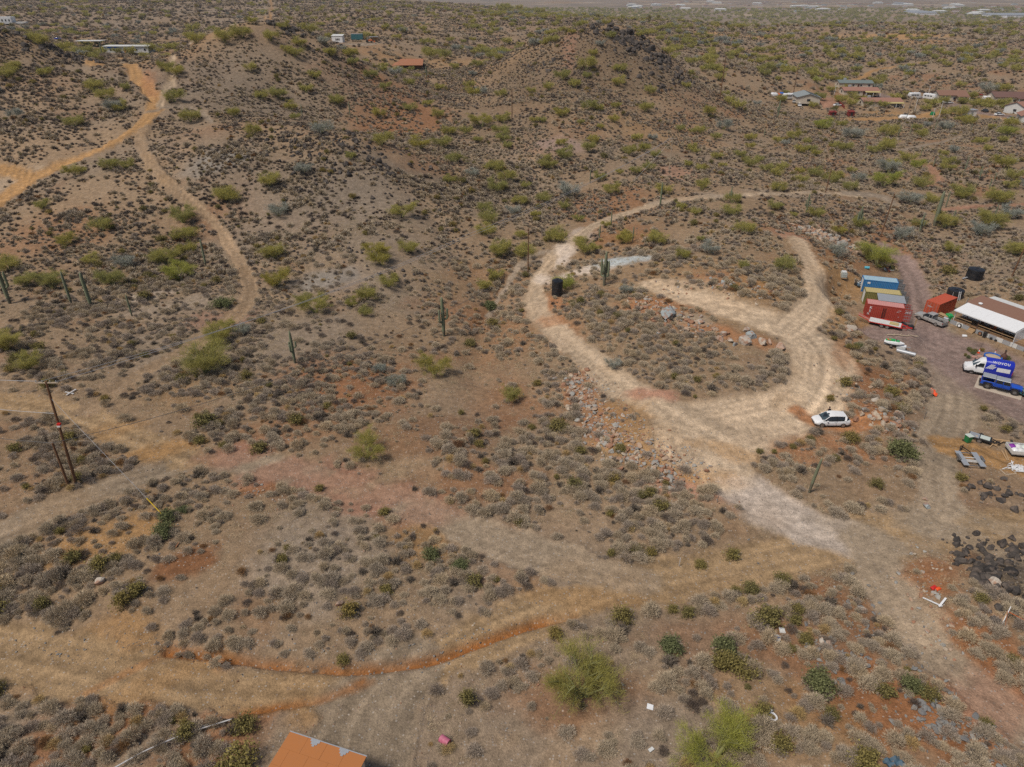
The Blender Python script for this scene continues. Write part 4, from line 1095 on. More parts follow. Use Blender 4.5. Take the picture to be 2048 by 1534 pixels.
# ------------------------------------------------------------------ palo verdes seen in the photo: (px, py of the foot, width in px[, look])
PALO = """1165 1392 142 p|1425 1524 150 v|735 915 68 p|85 418 30|205 462 40|366 445 48|372 478 45|335 527 60|362 558 58 v|376 507 34|226 572 58|55 572 48|106 575 62|20 541 44|250 534 40 s|185 527 34|133 493 38|550 517 52|557 572 52|632 625 58
612 600 26|437 686 62|485 668 32 s|414 745 98|461 402 40|440 390 22|557 432 38 s|458 655 30|191 181 36|212 200 34|250 181 20|381 243 38|506 270 34|540 372 48|150 352 34|164 346 20|222 338 34|256 337 28|448 396 38|502 143 24|335 143 30|451 85 38|393 87 36
386 65 36|485 76 36|557 195 34|584 220 26|523 198 26|612 185 24|632 157 24|591 113 30|577 106 24|601 92 28|673 208 28|468 233 26|663 113 22|27 140 30|150 253 34|300 105 28|171 113 34|608 346 34 s|543 82 30|567 58 26|622 68 30
701 318 24|763 290 40|841 297 40|886 294 36|906 325 34|944 352 26 s|988 342 36|1012 362 36|995 383 40|957 284 20|964 253 46|875 236 28|855 212 22|821 222 26|930 270 24|899 270 28|879 181 22|1002 195 24|940 178 24|998 120 18|1125 160 30|1108 85 22|1173 140 38|1098 181 22|1299 188 24|1238 171 30|1238 143 26|1016 297 22|899 365 26|677 208 28|705 130 24|742 157 26|770 178 22|759 236 28|889 120 30|862 116 30|821 171 24|660 110 24|1012 89 22
1122 233 28|1085 245 20|1066 245 16|1176 221 30|1197 223 22|1228 245 20|1200 257 16|1161 248 16|1358 263 20|1400 267 22|1385 267 16|1430 279 22|1273 282 24|1258 309 28|1288 303 28|1309 315 22|1176 303 30|1122 291 22|1131 318 36|1185 285 24|1200 360 26|1222 388 34|1240 348 16|1270 348 22|1297 342 24|1382 300 20|1391 306 18|1434 318 24|1400 342 22|1376 333 18|1479 315 22|1500 297 18|1500 333 30|1521 324 20|1446 336 18|1555 285 22|1585 279 28|1612 288 18|1603 306 24|1630 312 20|1600 348 20|1600 366 24|1552 354 26|1555 382 28|1630 354 30|1140 394 42 s|1088 403 30|1131 418 24|1052 376 22|1070 433 22|1158 442 22|1328 388 32|1361 418 24|1391 430 22|1403 379 30|1464 406 30|1461 430 36|1549 418 30|1588 433 16|1633 436 32|1213 454 20|1488 466 38|1252 476 26|1312 477 26
756 513 50|817 503 40|763 530 42|735 599 44|869 749 58|971 469 38|978 445 38|968 421 28|992 558 30|968 578 32|1050 513 42|1040 475 26|1227 735 30 s|1130 577 40 v|1173 506 40|1159 486 26|1248 486 32|1313 489 40|1251 585 26 s|759 742 28 s|793 770 36 s|704 612 26|732 630 28|1364 516 30|1401 482 18|1421 506 36 s|1483 537 24|1568 540 40|1755 532 76 v|1837 452 26|1888 455 46|1980 458 62|1861 407 30|1922 397 30|1990 407 38|1902 506 30|2028 509 42|1718 455 32|1680 468 26|1022 800 44
1766 372 50 v|1778 349 46 s|1831 337 30 v|1813 323 32|1698 380 26|1662 366 30|1702 345 18|1714 362 28 s|1689 302 28|1669 298 22|1747 306 28|1774 273 36|1842 275 26|1891 261 28 s|2011 271 34 v|1704 277 36 s|1842 376 36|1924 393 42|1996 403 44|1895 341 30|2007 337 44|1819 407 42 s|1641 201 24|1634 166 18 v|1749 174 28|1720 208 28|1645 259 36 v|1701 213 22|1768 216 20|1681 198 12|1701 193 20|1915 232 36|1850 222 22|1888 233 24|1940 199 26|1974 185 32 s|1997 184 26|1966 213 28|2004 215 26|1797 208 14|1811 190 12|1935 250 26|2020 255 28|1690 184 22|1680 206 26|1738 214 22|1738 196 20|1790 200 22|1870 210 18 v|1925 208 22|1990 214 24|1880 190 16|1660 184 18|1560 205 22|1625 216 20|1960 470 40 s|1800 478 36 s"""
TREES = []
def add_palo(px, py, wpx, look, j):
    p = at(px, py)
    s = wpx / ppm(p) / 5.0
    s = min(max(s, .3), 2.2)
    return p, s, {'p': 'palo', 'v': 'vivid', 's': 'silver'}[look]
palo_pts = []
for j, rec in enumerate(PALO.replace('\n', '|').split('|')):
    f = rec.split()
    palo_pts.append(add_palo(float(f[0]), float(f[1]), float(f[2]), f[3] if len(f) > 3 else 'p', j) + (True,))
# more of them by nature: along the ravines and, thicker, over the uplands
prng = np.random.default_rng(5)
hand = np.array([(p.x, p.y) for p, *_ in palo_pts])
for r0, r1, dens in [(110, 240, .0012), (240, 420, .0022), (420, 820, .0040), (820, 1500, .0034)]:
    x, y, z = cand(r0, r1, dens * 1.6, prng)
    k = prng.random(len(x)) < np.clip(.55 + 1.1 * fbm(x, y, 60, 831, 3), 0.02, 1)
    k &= prng.random(len(x)) < np.where((x < -40) & (y > 450), .32, np.where(y > 420, .85, 1.0))
    k &= (g_at(ROAD_M, x, y) < .1) & (g_at(BARE, x, y) < .5) & clear_of(x, y)
    for a, b, c in zip(x[k], y[k], z[k]):
        if np.min(np.hypot(hand[:, 0] - a, hand[:, 1] - b)) > 5:
            s = (.62 + .5 * prng.random()) * (1 + .25 * (r0 >= 420))
            palo_pts.append((Vector((a, b, c)), s, 'silver' if prng.random() < .16 else 'palo', False))
palo_pts.sort(key=lambda t: -(t[1] / max(t[0].y, 1)) - (100 if t[3] else 0))
many = palo_pts[:300]
groups = {'palo': [], 'vivid': [], 'silver': []}
for j, (p, s, look, hand_) in enumerate(many):
    big = s * ppm(p) > 5
    nm = 'desert_tree' if look == 'silver' else 'palo_verde_tree'
    o = empty(nm, (p.x, p.y, p.z - .05), (j * 2.399) % 6.283, (s, s, s * (.72 + .2 * ((j * 13) % 10) / 10)))
    o['category'] = 'tree'
    near = s * ppm(p) > 9
    LB, CR, nn = (PALON_LIMB, PALON_CROWN, 3) if near else (PALO_LIMB, PALO_CROWN, 5) if big else (PALOF_LIMB, PALOF_CROWN, 4)
    mobj('trunk', LB[j % nn], o); mobj('crown', CR[look][j % nn], o)
    groups[look].append(o)
label_by_landmark(groups['palo'], 'yellow-green palo verde tree', 'palo verde trees', 9)
label_by_landmark(groups['vivid'], 'bright fresh green palo verde tree', 'bright green palo verdes', 9)
label_by_landmark(groups['silver'], 'silvery grey-green desert tree', 'grey-green desert trees', 9)
rest = palo_pts[300:]
if rest:
    pr = np.random.default_rng(9)
    keys = [('palof', i) for i in range(4)] + [('silvf', i) for i in range(4)]
    idx = [((4 if look == 'silver' else 0) + i % 4) for i, (p, s, look, _) in enumerate(rest)]
    rot = np.zeros((len(rest), 3)); rot[:, 2] = pr.random(len(rest)) * 6.283
    sc = np.array([(s, s, s * .8) for p, s, *_ in rest])
    scatter('distant_trees', [MESH[k] for k in keys], np.array([(p.x, p.y, p.z - .1) for p, *_ in rest]), rot, sc, idx, 'far palo verde woodland dotting the uplands and distant hillsides', 'woodland')

# ------------------------------------------------------------------ leafy bushes seen in the photo (px, py foot, width px, kind)
BUSH = """335 1040 46 j|330 1070 50 j|368 1022 26 j|275 1185 46 c|480 1530 92 c|490 1455 62 c|1340 1302 60 j|1452 1304 62 j|1490 1345 64 c|1535 1245 74 c|1610 1282 36 c|1580 1300 28 y|1635 1378 78 j|1826 1378 52 j|1855 1392 50 c|1525 1428 52 c|1660 1430 40 y|1560 1492 56 c|1730 1528 72 c|1805 912 66 j|1920 958 30 y|520 903 42 c|865 1115 42 j|918 1135 38 j|770 1028 30 y|752 1078 20 y|400 885 30 c|412 850 54 c|1272 1102 32 c|1320 1015 42 c|1300 990 34 c|1115 858 46 c|1225 960 32 c|1465 1115 42 c|1400 1132 30 c|1160 905 30 c|1075 770 24 c|1240 900 30 c|444 614 44 j|290 598 34 c|523 645 22 c|35 720 36 c|980 618 34 j|940 690 28 c|985 650 30 c|1345 1222 30 y|1500 1180 40 c|1470 1185 30 y|1375 1230 40 c|1895 546 34 c|1715 695 22 j|1660 800 24 c|1620 880 22 c|1518 905 20 y|1548 905 16 y|1585 895 18 c|210 800 24 c|640 980 26 c|1700 880 40 c|1780 790 40 c|1690 770 36 c|1800 820 34 c"""
bl = {'j': [], 'c': [], 'y': []}
for j, rec in enumerate(BUSH.replace('\n', '|').split('|')):
    a, b, w, k = rec.split()
    p = at(float(a), float(b))
    s = float(w) / ppm(p) / (1.95 if k == 'j' else 1.8)
    o = empty('jojoba_bush' if k == 'j' else 'creosote_bush', (p.x, p.y, p.z - .03), (j * 2.1) % 6.283, (s, s, s * (.85 if k == 'j' else .8)))
    o['category'] = 'bush'
    kk = 'jojo' if k == 'j' else 'creo'
    mobj('stems', BUSH_STEM[kk][j % 3], o); mobj('foliage', BUSH_LEAF[kk][j % 3], o)
    bl[k].append(o)
label_by_landmark(bl['j'], 'dense dark green leafy bush', 'jojoba bushes', 9)
label_by_landmark(bl['c'], 'large olive green desert bush', 'large creosote bushes', 9)
label_by_landmark(bl['y'], 'small yellowish green bush', 'yellowish bushes', 9)

# ------------------------------------------------------------------ saguaros (px, py foot, height px, form)
SAG = [(20,607,84,'b','tall saguaro with two short arms at the picture edge'),(143,608,62,'s','slim straight saguaro by the two palo verdes'),(183,614,66,'t','thick straight saguaro beside a slimmer one'),(264,632,42,'s','short straight saguaro at the edge of the clearing'),
 (412,532,50,'s','slim saguaro beside the winding hill track'),(590,726,64,'c','lone saguaro with stubby arms amid bursage'),(888,672,76,'b','saguaro with knobbly arms in the dry gully'),(1208,571,64,'m','many-armed saguaro above the slim black tank'),(1320,413,44,'s','straight saguaro on the near side of the pale lane'),
 (1222,453,30,'s','straight saguaro where the pale lane bends uphill'),(1199,476,24,'s','small saguaro beside the pale lane'),(1265,483,28,'s','small saguaro behind two palo verdes'),(1460,403,26,'m','clumped many-armed saguaro by the pale lane'),(1612,427,36,'b','saguaro below the end of the pale lane'),
 (1618,985,82,'l','tall leaning scarred saguaro below the white car'),(1715,456,40,'m','thick clumped saguaro behind the rock berm'),(1868,452,62,'t','tall thick saguaro beside the leaning pole'),(1838,467,38,'c','armed saguaro left of the tall thick one'),(1928,345,28,'s','saguaro in the open cholla flat'),(1958,359,24,'c','armed saguaro amid cholla'),
 (1978,378,18,'s','small saguaro above the thin trail'),(1988,363,16,'s','little saguaro next to another in the cholla flat'),(1840,315,20,'s','saguaro above the reddish wash path'),(1866,334,16,'s','small saguaro just east of the wash path'),(1730,303,20,'s','dark saguaro below the red sheds'),(2015,396,14,'s','short saguaro near the frame edge by a palo verde'),
 (2006,323,10,'s','tiny dark saguaro on the cholla rise'),(1819,272,20,'s','slim saguaro below the orange lane'),(1869,262,20,'s','saguaro in front of the orange lane'),(1941,262,14,'s','small saguaro below the corner house'),(1796,276,22,'c','pale saguaro below the orange lane bend'),(1891,415,30,'s','thin saguaro on the flat behind the yard'),(1988,436,26,'s','thin saguaro behind the upper tank'),(1906,438,18,'s','small saguaro amid palo verdes behind the yard'),
 (1555,236,30,'c','saguaro downhill of the solar-roofed house'),(1528,274,16,'s','small saguaro near the top of the scrub slope'),(1180,366,24,'s','saguaro low on the scrub slope'),(700,232,24,'s','saguaro high on the red ravine side'),(715,248,14,'s','short saguaro below another on the red ravine side'),(853,156,20,'c','saguaro below the rust-orange roof'),(605,234,22,'s','saguaro behind the dark-topped middle hill'),(300,112,20,'s','saguaro beside the orange saddle'),(205,112,22,'s','dark saguaro left of the orange saddle')]
SAGP = []
def saguaro(px, py, hpx, form, label, j):
    p = at(px, py)
    hgt = hpx / ppm(p) / .90
    o = empty('saguaro_cactus', (p.x, p.y, p.z - .05), j * 1.7)
    tag(o, label, 'cactus', 'saguaro cacti')
    rad = {'s': .038, 't': .05, 'm': .045, 'b': .042, 'c': .042, 'l': .032}[form] * hgt
    rad = max(rad, .14)
    nst = 14
    lean = .10 if form == 'l' else .01
    path = [(lean * hgt * (i / nst) ** 1.2, 0, hgt * i / nst) for i in range(nst + 1)]
    prof = [.72, .8, .88, .95, 1, 1, 1, 1, 1, .99, .97, .93, .86, .7, .38]
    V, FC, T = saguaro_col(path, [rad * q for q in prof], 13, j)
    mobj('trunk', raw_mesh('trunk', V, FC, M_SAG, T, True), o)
    # the corky scarred foot
    n0 = 5 if form in 'lm' else 3
    V, FC, T = saguaro_col(path[:n0], [rad * prof[i] * 1.05 for i in range(n0)], 9, j)
    mobj('bark', raw_mesh('bark', V, FC[:1], M_SCAR, T, True), o)
    arms = {'b': [(0, .38, .30), (2.6, .45, .22)], 'c': [(.4, .45, .16), (2.2, .4, .2), (4.2, .5, .14)], 'm': [(0, .30, .42), (1.6, .36, .30), (3.2, .28, .46), (4.8, .40, .24)]}.get(form, [])
    for az, zb, up in arms:
        c, s_ = math.cos(az), math.sin(az)
        out = rad * 2.5; ar = rad * .62
        pth = [(0, 0, zb * hgt)] + [(c * out * q, s_ * out * q, zb * hgt + w * out) for q, w in ((.45, -.05), (.8, .05), (.97, .3))] + [(c * out, s_ * out, zb * hgt + out * .4 + up * hgt * t) for t in (.2, .4, .6, .8, .93, 1)]
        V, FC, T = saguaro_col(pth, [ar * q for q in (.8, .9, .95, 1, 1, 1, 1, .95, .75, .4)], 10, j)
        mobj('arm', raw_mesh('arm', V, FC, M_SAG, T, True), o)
    return o
for j, a in enumerate(SAG):
    saguaro(*a, j)

# teddy-bear chollas on the flat beyond the yard
def cholla_mesh(seed):
    r = np.random.default_rng(seed)
    segs = [((0, 0, -.05), (0, 0, .6), .09, .08)]
    B = []
    for k in range(11):
        az = k * 2.4; e = np.array([math.cos(az) * (.25 + .3 * r.random()), math.sin(az) * (.25 + .3 * r.random()), .75 + .55 * r.random()])
        segs.append(((0, 0, .5), e, .07, .06)); B += [e * t + np.array([0, 0, .5]) * (1 - t) for t in (.5, .75, 1)]
    B = np.array(B); n_ = 330
    C = B[r.integers(0, len(B), n_)] + r.normal(size=(n_, 3)) * .05
    return pair_mesh('cholla', tubes(segs, 5), blades(C, unit(r.normal(size=(n_, 3))), np.full(n_, .13), np.full(n_, .014), r), M_SCAR, M_CHOL)
CH = [cholla_mesh(s) for s in (1, 2, 3)]
crng = np.random.default_rng(77)
chl = []
for j, (px, py) in enumerate([(1890,351),(1900,353),(1908,350),(1918,353),(1884,349),(1926,356),(1940,350),(1945,372),(1952,376),(1938,374),(2010,365),(2020,368),(2003,372),(2030,360),(2012,378),(2036,375),(1996,364),(1970,352),(1925,338),(2040,352),(2018,355),(1985,350),(1910,362),(1932,366),(1962,340),(2044,366)]):
    p = at(px, py)
    s = 1.0 + .5 * crng.random()
    o = mobj('cholla_cactus', CH[j % 3], None, (p.x, p.y, p.z - .03), j, (s, s, s)); o['category'] = 'cactus'
    chl.append(o)
label_by_landmark(chl, 'pale spiny teddy-bear cholla', 'chollas on the flat', 12)

# ------------------------------------------------------------------ building kit
def paint(name, col, rough=.5, metal=0.0, dirt=.25, dscale=2.5, dust=(.30, .22, .15), spec=.4):
    """painted or raw material with weather: patchy dust and slight fading"""
    m, N, L = new_mat(name)
    out = nd(N, 'ShaderNodeOutputMaterial'); b = nd(N, 'ShaderNodeBsdfPrincipled')
    b.inputs['Roughness'].default_value = rough; b.inputs['Metallic'].default_value = metal; b.inputs['Specular IOR Level'].default_value = spec
    tc = nd(N, 'ShaderNodeTexCoord')
    nz = nd(N, 'ShaderNodeTexNoise'); nz.inputs['Scale'].default_value = dscale; nz.inputs['Detail'].default_value = 4; nz.inputs['Roughness'].default_value = .65
    L.new(tc.outputs['Object'], nz.inputs['Vector'])
    mr = nd(N, 'ShaderNodeMapRange'); mr.inputs['From Min'].default_value = .42; mr.inputs['From Max'].default_value = .75; mr.inputs['To Max'].default_value = dirt
    L.new(nz.outputs['Fac'], mr.inputs['Value'])
    mx = nd(N, 'ShaderNodeMix', data_type='RGBA'); mx.inputs[6].default_value = tuple(col) + (1,); mx.inputs[7].default_value = tuple(dust) + (1,)
    L.new(mr.outputs[0], mx.inputs[0]); L.new(mx.outputs[2], b.inputs['Base Color'])
    L.new(b.outputs[0], out.inputs[0])
    return m
K = {
 'white': paint('white_paint', (.80, .80, .79), .3, 0, .12), 'offwhite': paint('weathered_white', (.66, .66, .63), .6, 0, .3), 'cream': paint('cream_stucco', (.58, .50, .40), .9, 0, .2, .8),
 'black': paint('black_plastic', (.018, .018, .02), .45, 0, .1), 'tank': paint('black_polyethylene', (.012, .014, .018), .38, 0, .12), 'tyre': paint('tyre_rubber', (.022, .021, .02), .9, 0, .35),
 'rim': paint('alloy_rim', (.42, .42, .42), .35, .7, .2), 'glass': paint('tinted_glass', (.018, .024, .03), .08, 0, .05, spec=.6), 'wind': paint('windscreen_glass', (.05, .075, .085), .06, 0, .06, spec=.7),
 'silver': paint('silver_paint', (.46, .45, .43), .35, .25, .25), 'blue': paint('deep_blue_paint', (.012, .045, .42), .28, 0, .06), 'jblue': paint('bright_blue_paint', (.015, .085, .50), .28, 0, .08), 'vblue': paint('van_wrap_blue', (.014, .03, .40), .35, 0, .04),
 'red': paint('container_red', (.36, .042, .026), .55, 0, .18), 'redroof': paint('faded_red_steel', (.60, .27, .24), .6, 0, .3), 'orangered': paint('orange_red_steel', (.50, .085, .035), .5, 0, .15), 'cblue': paint('container_blue', (.035, .19, .42), .55, 0, .2), 'pblue': paint('faded_blue_steel', (.34, .50, .58), .6, 0, .25, dust=(.35, .16, .08)),
 'yellow': paint('faded_yellow_steel', (.50, .40, .17), .65, 0, .25), 'olive': paint('olive_steel', (.20, .18, .05), .7, 0, .3), 'galv': paint('galvanised_sheet', (.45, .47, .49), .45, .35, .25), 'steel': paint('grey_steel', (.20, .20, .20), .5, .5, .3), 'dark': paint('dark_interior', (.02, .017, .015), .9, 0, .1),
 'wood': paint('bare_lumber', (.45, .29, .15), .85, 0, .3), 'pole': paint('pole_wood', (.155, .073, .033), .9, 0, .3, 5), 'brownroof': paint('brown_shingle', (.24, .125, .085), .9, 0, .3), 'terra': paint('terracotta_roof', (.33, .165, .118), .85, 0, .2), 'dkbrown': paint('dark_brown_roof', (.16, .085, .07), .9, 0, .2), 'greyroof': paint('grey_roof', (.25, .28, .28), .8, 0, .2), 'greenroof': paint('grey_green_roof', (.16, .20, .19), .7, 0, .2),
 'solar': paint('solar_panel', (.02, .035, .06), .2, 0, .05, spec=.7), 'brownwall': paint('dark_brown_wall', (.085, .035, .025), .8, 0, .2), 'deck': paint('deck_boards', (.25, .14, .07), .85, 0, .3), 'orange': paint('orange_osb_roof', (.44, .165, .048), .8, 0, .25, 3.5, (.36, .16, .07)), 'conc': paint('pale_concrete', (.50, .42, .33), .9, 0, .3, 1.2),
 'green': paint('green_plastic', (.01, .19, .06), .45, 0, .1), 'lgreen': paint('bright_green_plastic', (.03, .35, .10), .4, 0, .05), 'teal': paint('teal_paint', (.03, .15, .17), .55, 0, .2), 'rustor': paint('rust_orange_sheet', (.36, .145, .07), .8, 0, .35, 1.0), 'torange': paint('machine_orange', (.60, .14, .03), .5, 0, .15), 'netorange': paint('safety_orange_mesh', (.80, .09, .015), .6, 0, .05), 'pink': paint('faded_pink_drum', (.50, .13, .20), .55, 0, .25, 3, (.55, .38, .40)), 'drumred': paint('dull_red_drum', (.28, .05, .06), .6, 0, .2),
 'rred': paint('bright_red_paint', (.55, .025, .02), .4, 0, .1), 'brick': paint('red_boards', (.20, .022, .016), .7, 0, .15), 'tote': paint('milky_plastic', (.55, .60, .54), .5, 0, .15), 'skyblue': paint('sky_blue_drum', (.10, .42, .52), .5, 0, .1), 'lightp': paint('clear_lens', (.7, .72, .72), .15), 'taill': paint('tail_lens', (.45, .02, .02), .25), 'yel': paint('guard_yellow', (.75, .50, .02), .5, 0, .05), 'tarp': paint('blue_grey_tarp', (.06, .12, .17), .6, 0, .2), 'pvc': paint('white_pvc', (.62, .60, .58), .5, 0, .25), 'skin': paint('skin', (.42, .24, .16), .6, 0, 0), 'cloth': paint('dark_clothing', (.03, .03, .035), .9, 0, 0), 'denim': paint('denim', (.07, .10, .17), .9, 0, 0), 'shirt': paint('white_shirt', (.65, .66, .68), .9, 0, 0), 'hair': paint('dark_hair', (.015, .011, .009), .7, 0, 0), 'purple': paint('purple_sheet', (.22, .03, .30), .7, 0, 0), 'rope': paint('driftwood', (.48, .38, .27), .95, 0, .2), 'slab': paint('pink_flagstone', (.45, .25, .19), .9, 0, .2), 'wire': paint('cable', (.10, .10, .10), .6), 'bright_wire': paint('bare_cable', (.55, .55, .55), .4, .3), 'rust': paint('rust', (.26, .11, .05), .9, 0, .3), 'tramp': paint('trim_blue', (.02, .13, .48), .5, 0, .1),
}

class MB:
    def __init__(s): s.v, s.f = [], []
    def add(s, V, FF):
        k = len(s.v); s.v += [tuple(p) for p in V]; s.f += [tuple(i + k for i in f) for f in FF]; return s
    def box(s, x0, y0, z0, x1, y1, z1, M=None):
        V = [(x0, y0, z0), (x1, y0, z0), (x1, y1, z0), (x0, y1, z0), (x0, y0, z1), (x1, y0, z1), (x1, y1, z1), (x0, y1, z1)]
        if M is not None: V = [M @ Vector(p) for p in V]
        return s.add(V, [(0, 3, 2, 1), (4, 5, 6, 7), (0, 1, 5, 4), (1, 2, 6, 5), (2, 3, 7, 6), (3, 0, 4, 7)])
    def bar(s, p0, p1, w, h=None):
        """square bar between two points"""
        p0, p1 = Vector(p0), Vector(p1); d = (p1 - p0).normalized(); h = h or w
        up = Vector((0, 0, 1)) if abs(d.z) < .95 else Vector((1, 0, 0))
        a = d.cross(up).normalized() * w / 2; b = a.cross(d).normalized() * h / 2
        V = [p + i * a + j * b for p in (p0, p1) for i, j in ((-1, -1), (1, -1), (1, 1), (-1, 1))]
        return s.add(V, [(3, 2, 1, 0), (4, 5, 6, 7), (0, 1, 5, 4), (1, 2, 6, 5), (2, 3, 7, 6), (3, 0, 4, 7)])
    def cyl(s, p0, p1, r0, r1=None, n=14, cap=True):
        p0, p1 = Vector(p0), Vector(p1); r1 = r0 if r1 is None else r1
        d = (p1 - p0).normalized(); up = Vector((0, 0, 1)) if abs(d.z) < .95 else Vector((1, 0, 0))
        a = d.cross(up).normalized(); b = a.cross(d).normalized()
        V = [p + r * (math.cos(t) * a + math.sin(t) * b) for p, r in ((p0, r0), (p1, r1)) for t in [2 * math.pi * i / n for i in range(n)]]
        FF = [(i, (i + 1) % n, n + (i + 1) % n, n + i) for i in range(n)]
        if cap: FF += [tuple(range(n - 1, -1, -1)), tuple(range(n, 2 * n))]
        return s.add(V, FF)
    def lathe(s, prof, n=20, o=(0, 0, 0)):
        """(r, z) rings about the vertical"""
        V = [(o[0] + r * math.cos(2 * math.pi * i / n), o[1] + r * math.sin(2 * math.pi * i / n), o[2] + z) for r, z in prof for i in range(n)]
        FF = [(j * n + i, j * n + (i + 1) % n, (j + 1) * n + (i + 1) % n, (j + 1) * n + i) for j in range(len(prof) - 1) for i in range(n)]
        FF += [tuple(range(n - 1, -1, -1)), tuple(range((len(prof) - 1) * n, len(prof) * n))]
        return s.add(V, FF)
    def poly(s, P, d):
        """flat polygon P (3-D points) thickened by vector d"""
        n = len(P); P = [Vector(p) for p in P]; d = Vector(d)
        return s.add(P + [p + d for p in P], [tuple(range(n - 1, -1, -1)), tuple(range(n, 2 * n))] + [(i, (i + 1) % n, n + (i + 1) % n, n + i) for i in range(n)])
    def loft(s, secs):
        """closed rings with equal point counts, capped"""
        n = len(secs[0]); V = [p for r in secs for p in r]
        FF = [(j * n + i, j * n + (i + 1) % n, (j + 1) * n + (i + 1) % n, (j + 1) * n + i) for j in range(len(secs) - 1) for i in range(n)]
        FF += [tuple(range(n - 1, -1, -1)), tuple(range((len(secs) - 1) * n, len(secs) * n))]
        return s.add(V, FF)
    def build(s, name, mat, parent=None, bevel=0, smooth=False):
        me = bpy.data.meshes.new(name); me.from_pydata(s.v, [], s.f); me.update()
        bm = bmesh.new(); bm.from_mesh(me)
        bmesh.ops.recalc_face_normals(bm, faces=bm.faces)
        if bevel:
            bmesh.ops.bevel(bm, geom=[e for e in bm.edges if len(e.link_faces) == 2 and e.calc_face_angle(0) > .6], offset=bevel, segments=1, affect='EDGES', clamp_overlap=True)
        bm.to_mesh(me); bm.free()
        if smooth:
            for p in me.polygons: p.use_smooth = True
            try: me.set_sharp_from_angle(angle=math.radians(38))
            except Exception: pass
        me.materials.append(K[mat] if isinstance(mat, str) else mat)
        return mobj(name, me, parent)
def lettering(txt, size, parent, loc, rot, mat='white', fat=0.0, space=1.0):
    """flat letters as a mesh part"""
    cu = bpy.data.curves.new('lettering', 'FONT'); cu.body = txt; cu.size = size; cu.extrude = .004; cu.offset = fat; cu.space_character = space; cu.align_x = 'CENTER'
    t = bpy.data.objects.new('lettering_curve', cu); COL.objects.link(t)
    me = bpy.data.meshes.new_from_object(t.evaluated_get(bpy.context.evaluated_depsgraph_get()))
    bpy.data.objects.remove(t)
    me.materials.clear(); me.materials.append(K[mat])
    o = mobj('lettering', me, parent); o.location = loc; o.rotation_euler = rot
    return o
def thing(name, label, cat, loc, rz=0, group=None):
    return tag(empty(name, loc, rz), label, cat, group)
def at_z(px, py, z):
    th, sl = ray(px, py); r = (CAMZ - z) / sl
    return Vector((r * math.sin(th), r * math.cos(th), z))
def copy_tree(o, parent=None):
    c = o.copy(); COL.objects.link(c)
    if parent is not None: c.parent = parent
    for ch in list(o.children): copy_tree(ch, c)
    return c
def ang(p, q): return math.atan2(q.y - p.y, q.x - p.x)
def wavy(x0, x1, y, z0, z1, pitch=.28, dep=.036):
    """corrugated wall panel ring (top view zigzag), standing between z0 and z1 at depth y"""
    n = max(int((x1 - x0) / pitch), 1); P = []
    for i in range(n):
        a = x0 + (x1 - x0) * i / n; w = (x1 - x0) / n
        P += [(a, y), (a + w * .28, y), (a + w * .5, y + dep), (a + w * .78, y + dep)]
    P.append((x1, y))
    V = [(a, b, z0) for a, b in P] + [(a, b, z1) for a, b in P]
    m = len(P)
    return V, [(i, i + 1, m + i + 1, m + i) for i in range(m - 1)]

# ------------------------------------------------------------------ cars: shared builder
def ring(x, pts):
    """half profile (y, z) from bottom to roof centre -> closed ring at station x"""
    return [(x, y, z) for y, z in pts] + [(x, -y, z) for y, z in reversed(pts) if abs(y) > 1e-6]
def body_ring(x, w, zb, zt, crown=.03):
    return ring(x, [(w * .80, zb), (w * .97, zb + .10), (w, zb + (zt - zb) * .45), (w * .985, zb + (zt - zb) * .78), (w * .90, zt - .02), (w * .55, zt + crown * .7), (0, zt + crown)])
def cab_ring(x, w0, w1, z0, z1):
    return ring(x, [(w0, z0), (w0 * .97 + w1 * .03, z0 + .05), (w1, z1 - .05), (w1 * .9, z1), (0, z1 + .03)])
def wheels(root, xs, hw, r, wid=.24, rim='rim', rimr=.66):
    for x in xs:
        for sy in (1, -1):
            w = MB().cyl((x, sy * (hw - wid), r), (x, sy * hw, r), r, n=20).build('wheel', 'tyre', root, .025)
            MB().cyl((x, sy * (hw - .06), r), (x, sy * (hw + .012), r), r * rimr, r * rimr * .94, n=16).build('rim', rim, w)
            MB().cyl((x, sy * hw, r), (x, sy * (hw + .03), r), r * .16, n=8).build('hub', 'steel', w)
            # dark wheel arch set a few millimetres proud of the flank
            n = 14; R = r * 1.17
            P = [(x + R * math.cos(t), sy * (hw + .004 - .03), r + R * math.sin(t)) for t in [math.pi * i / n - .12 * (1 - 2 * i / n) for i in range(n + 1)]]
            MB().poly(P, (0, -sy * .05, 0)).build('wheel_arch', 'black', root)

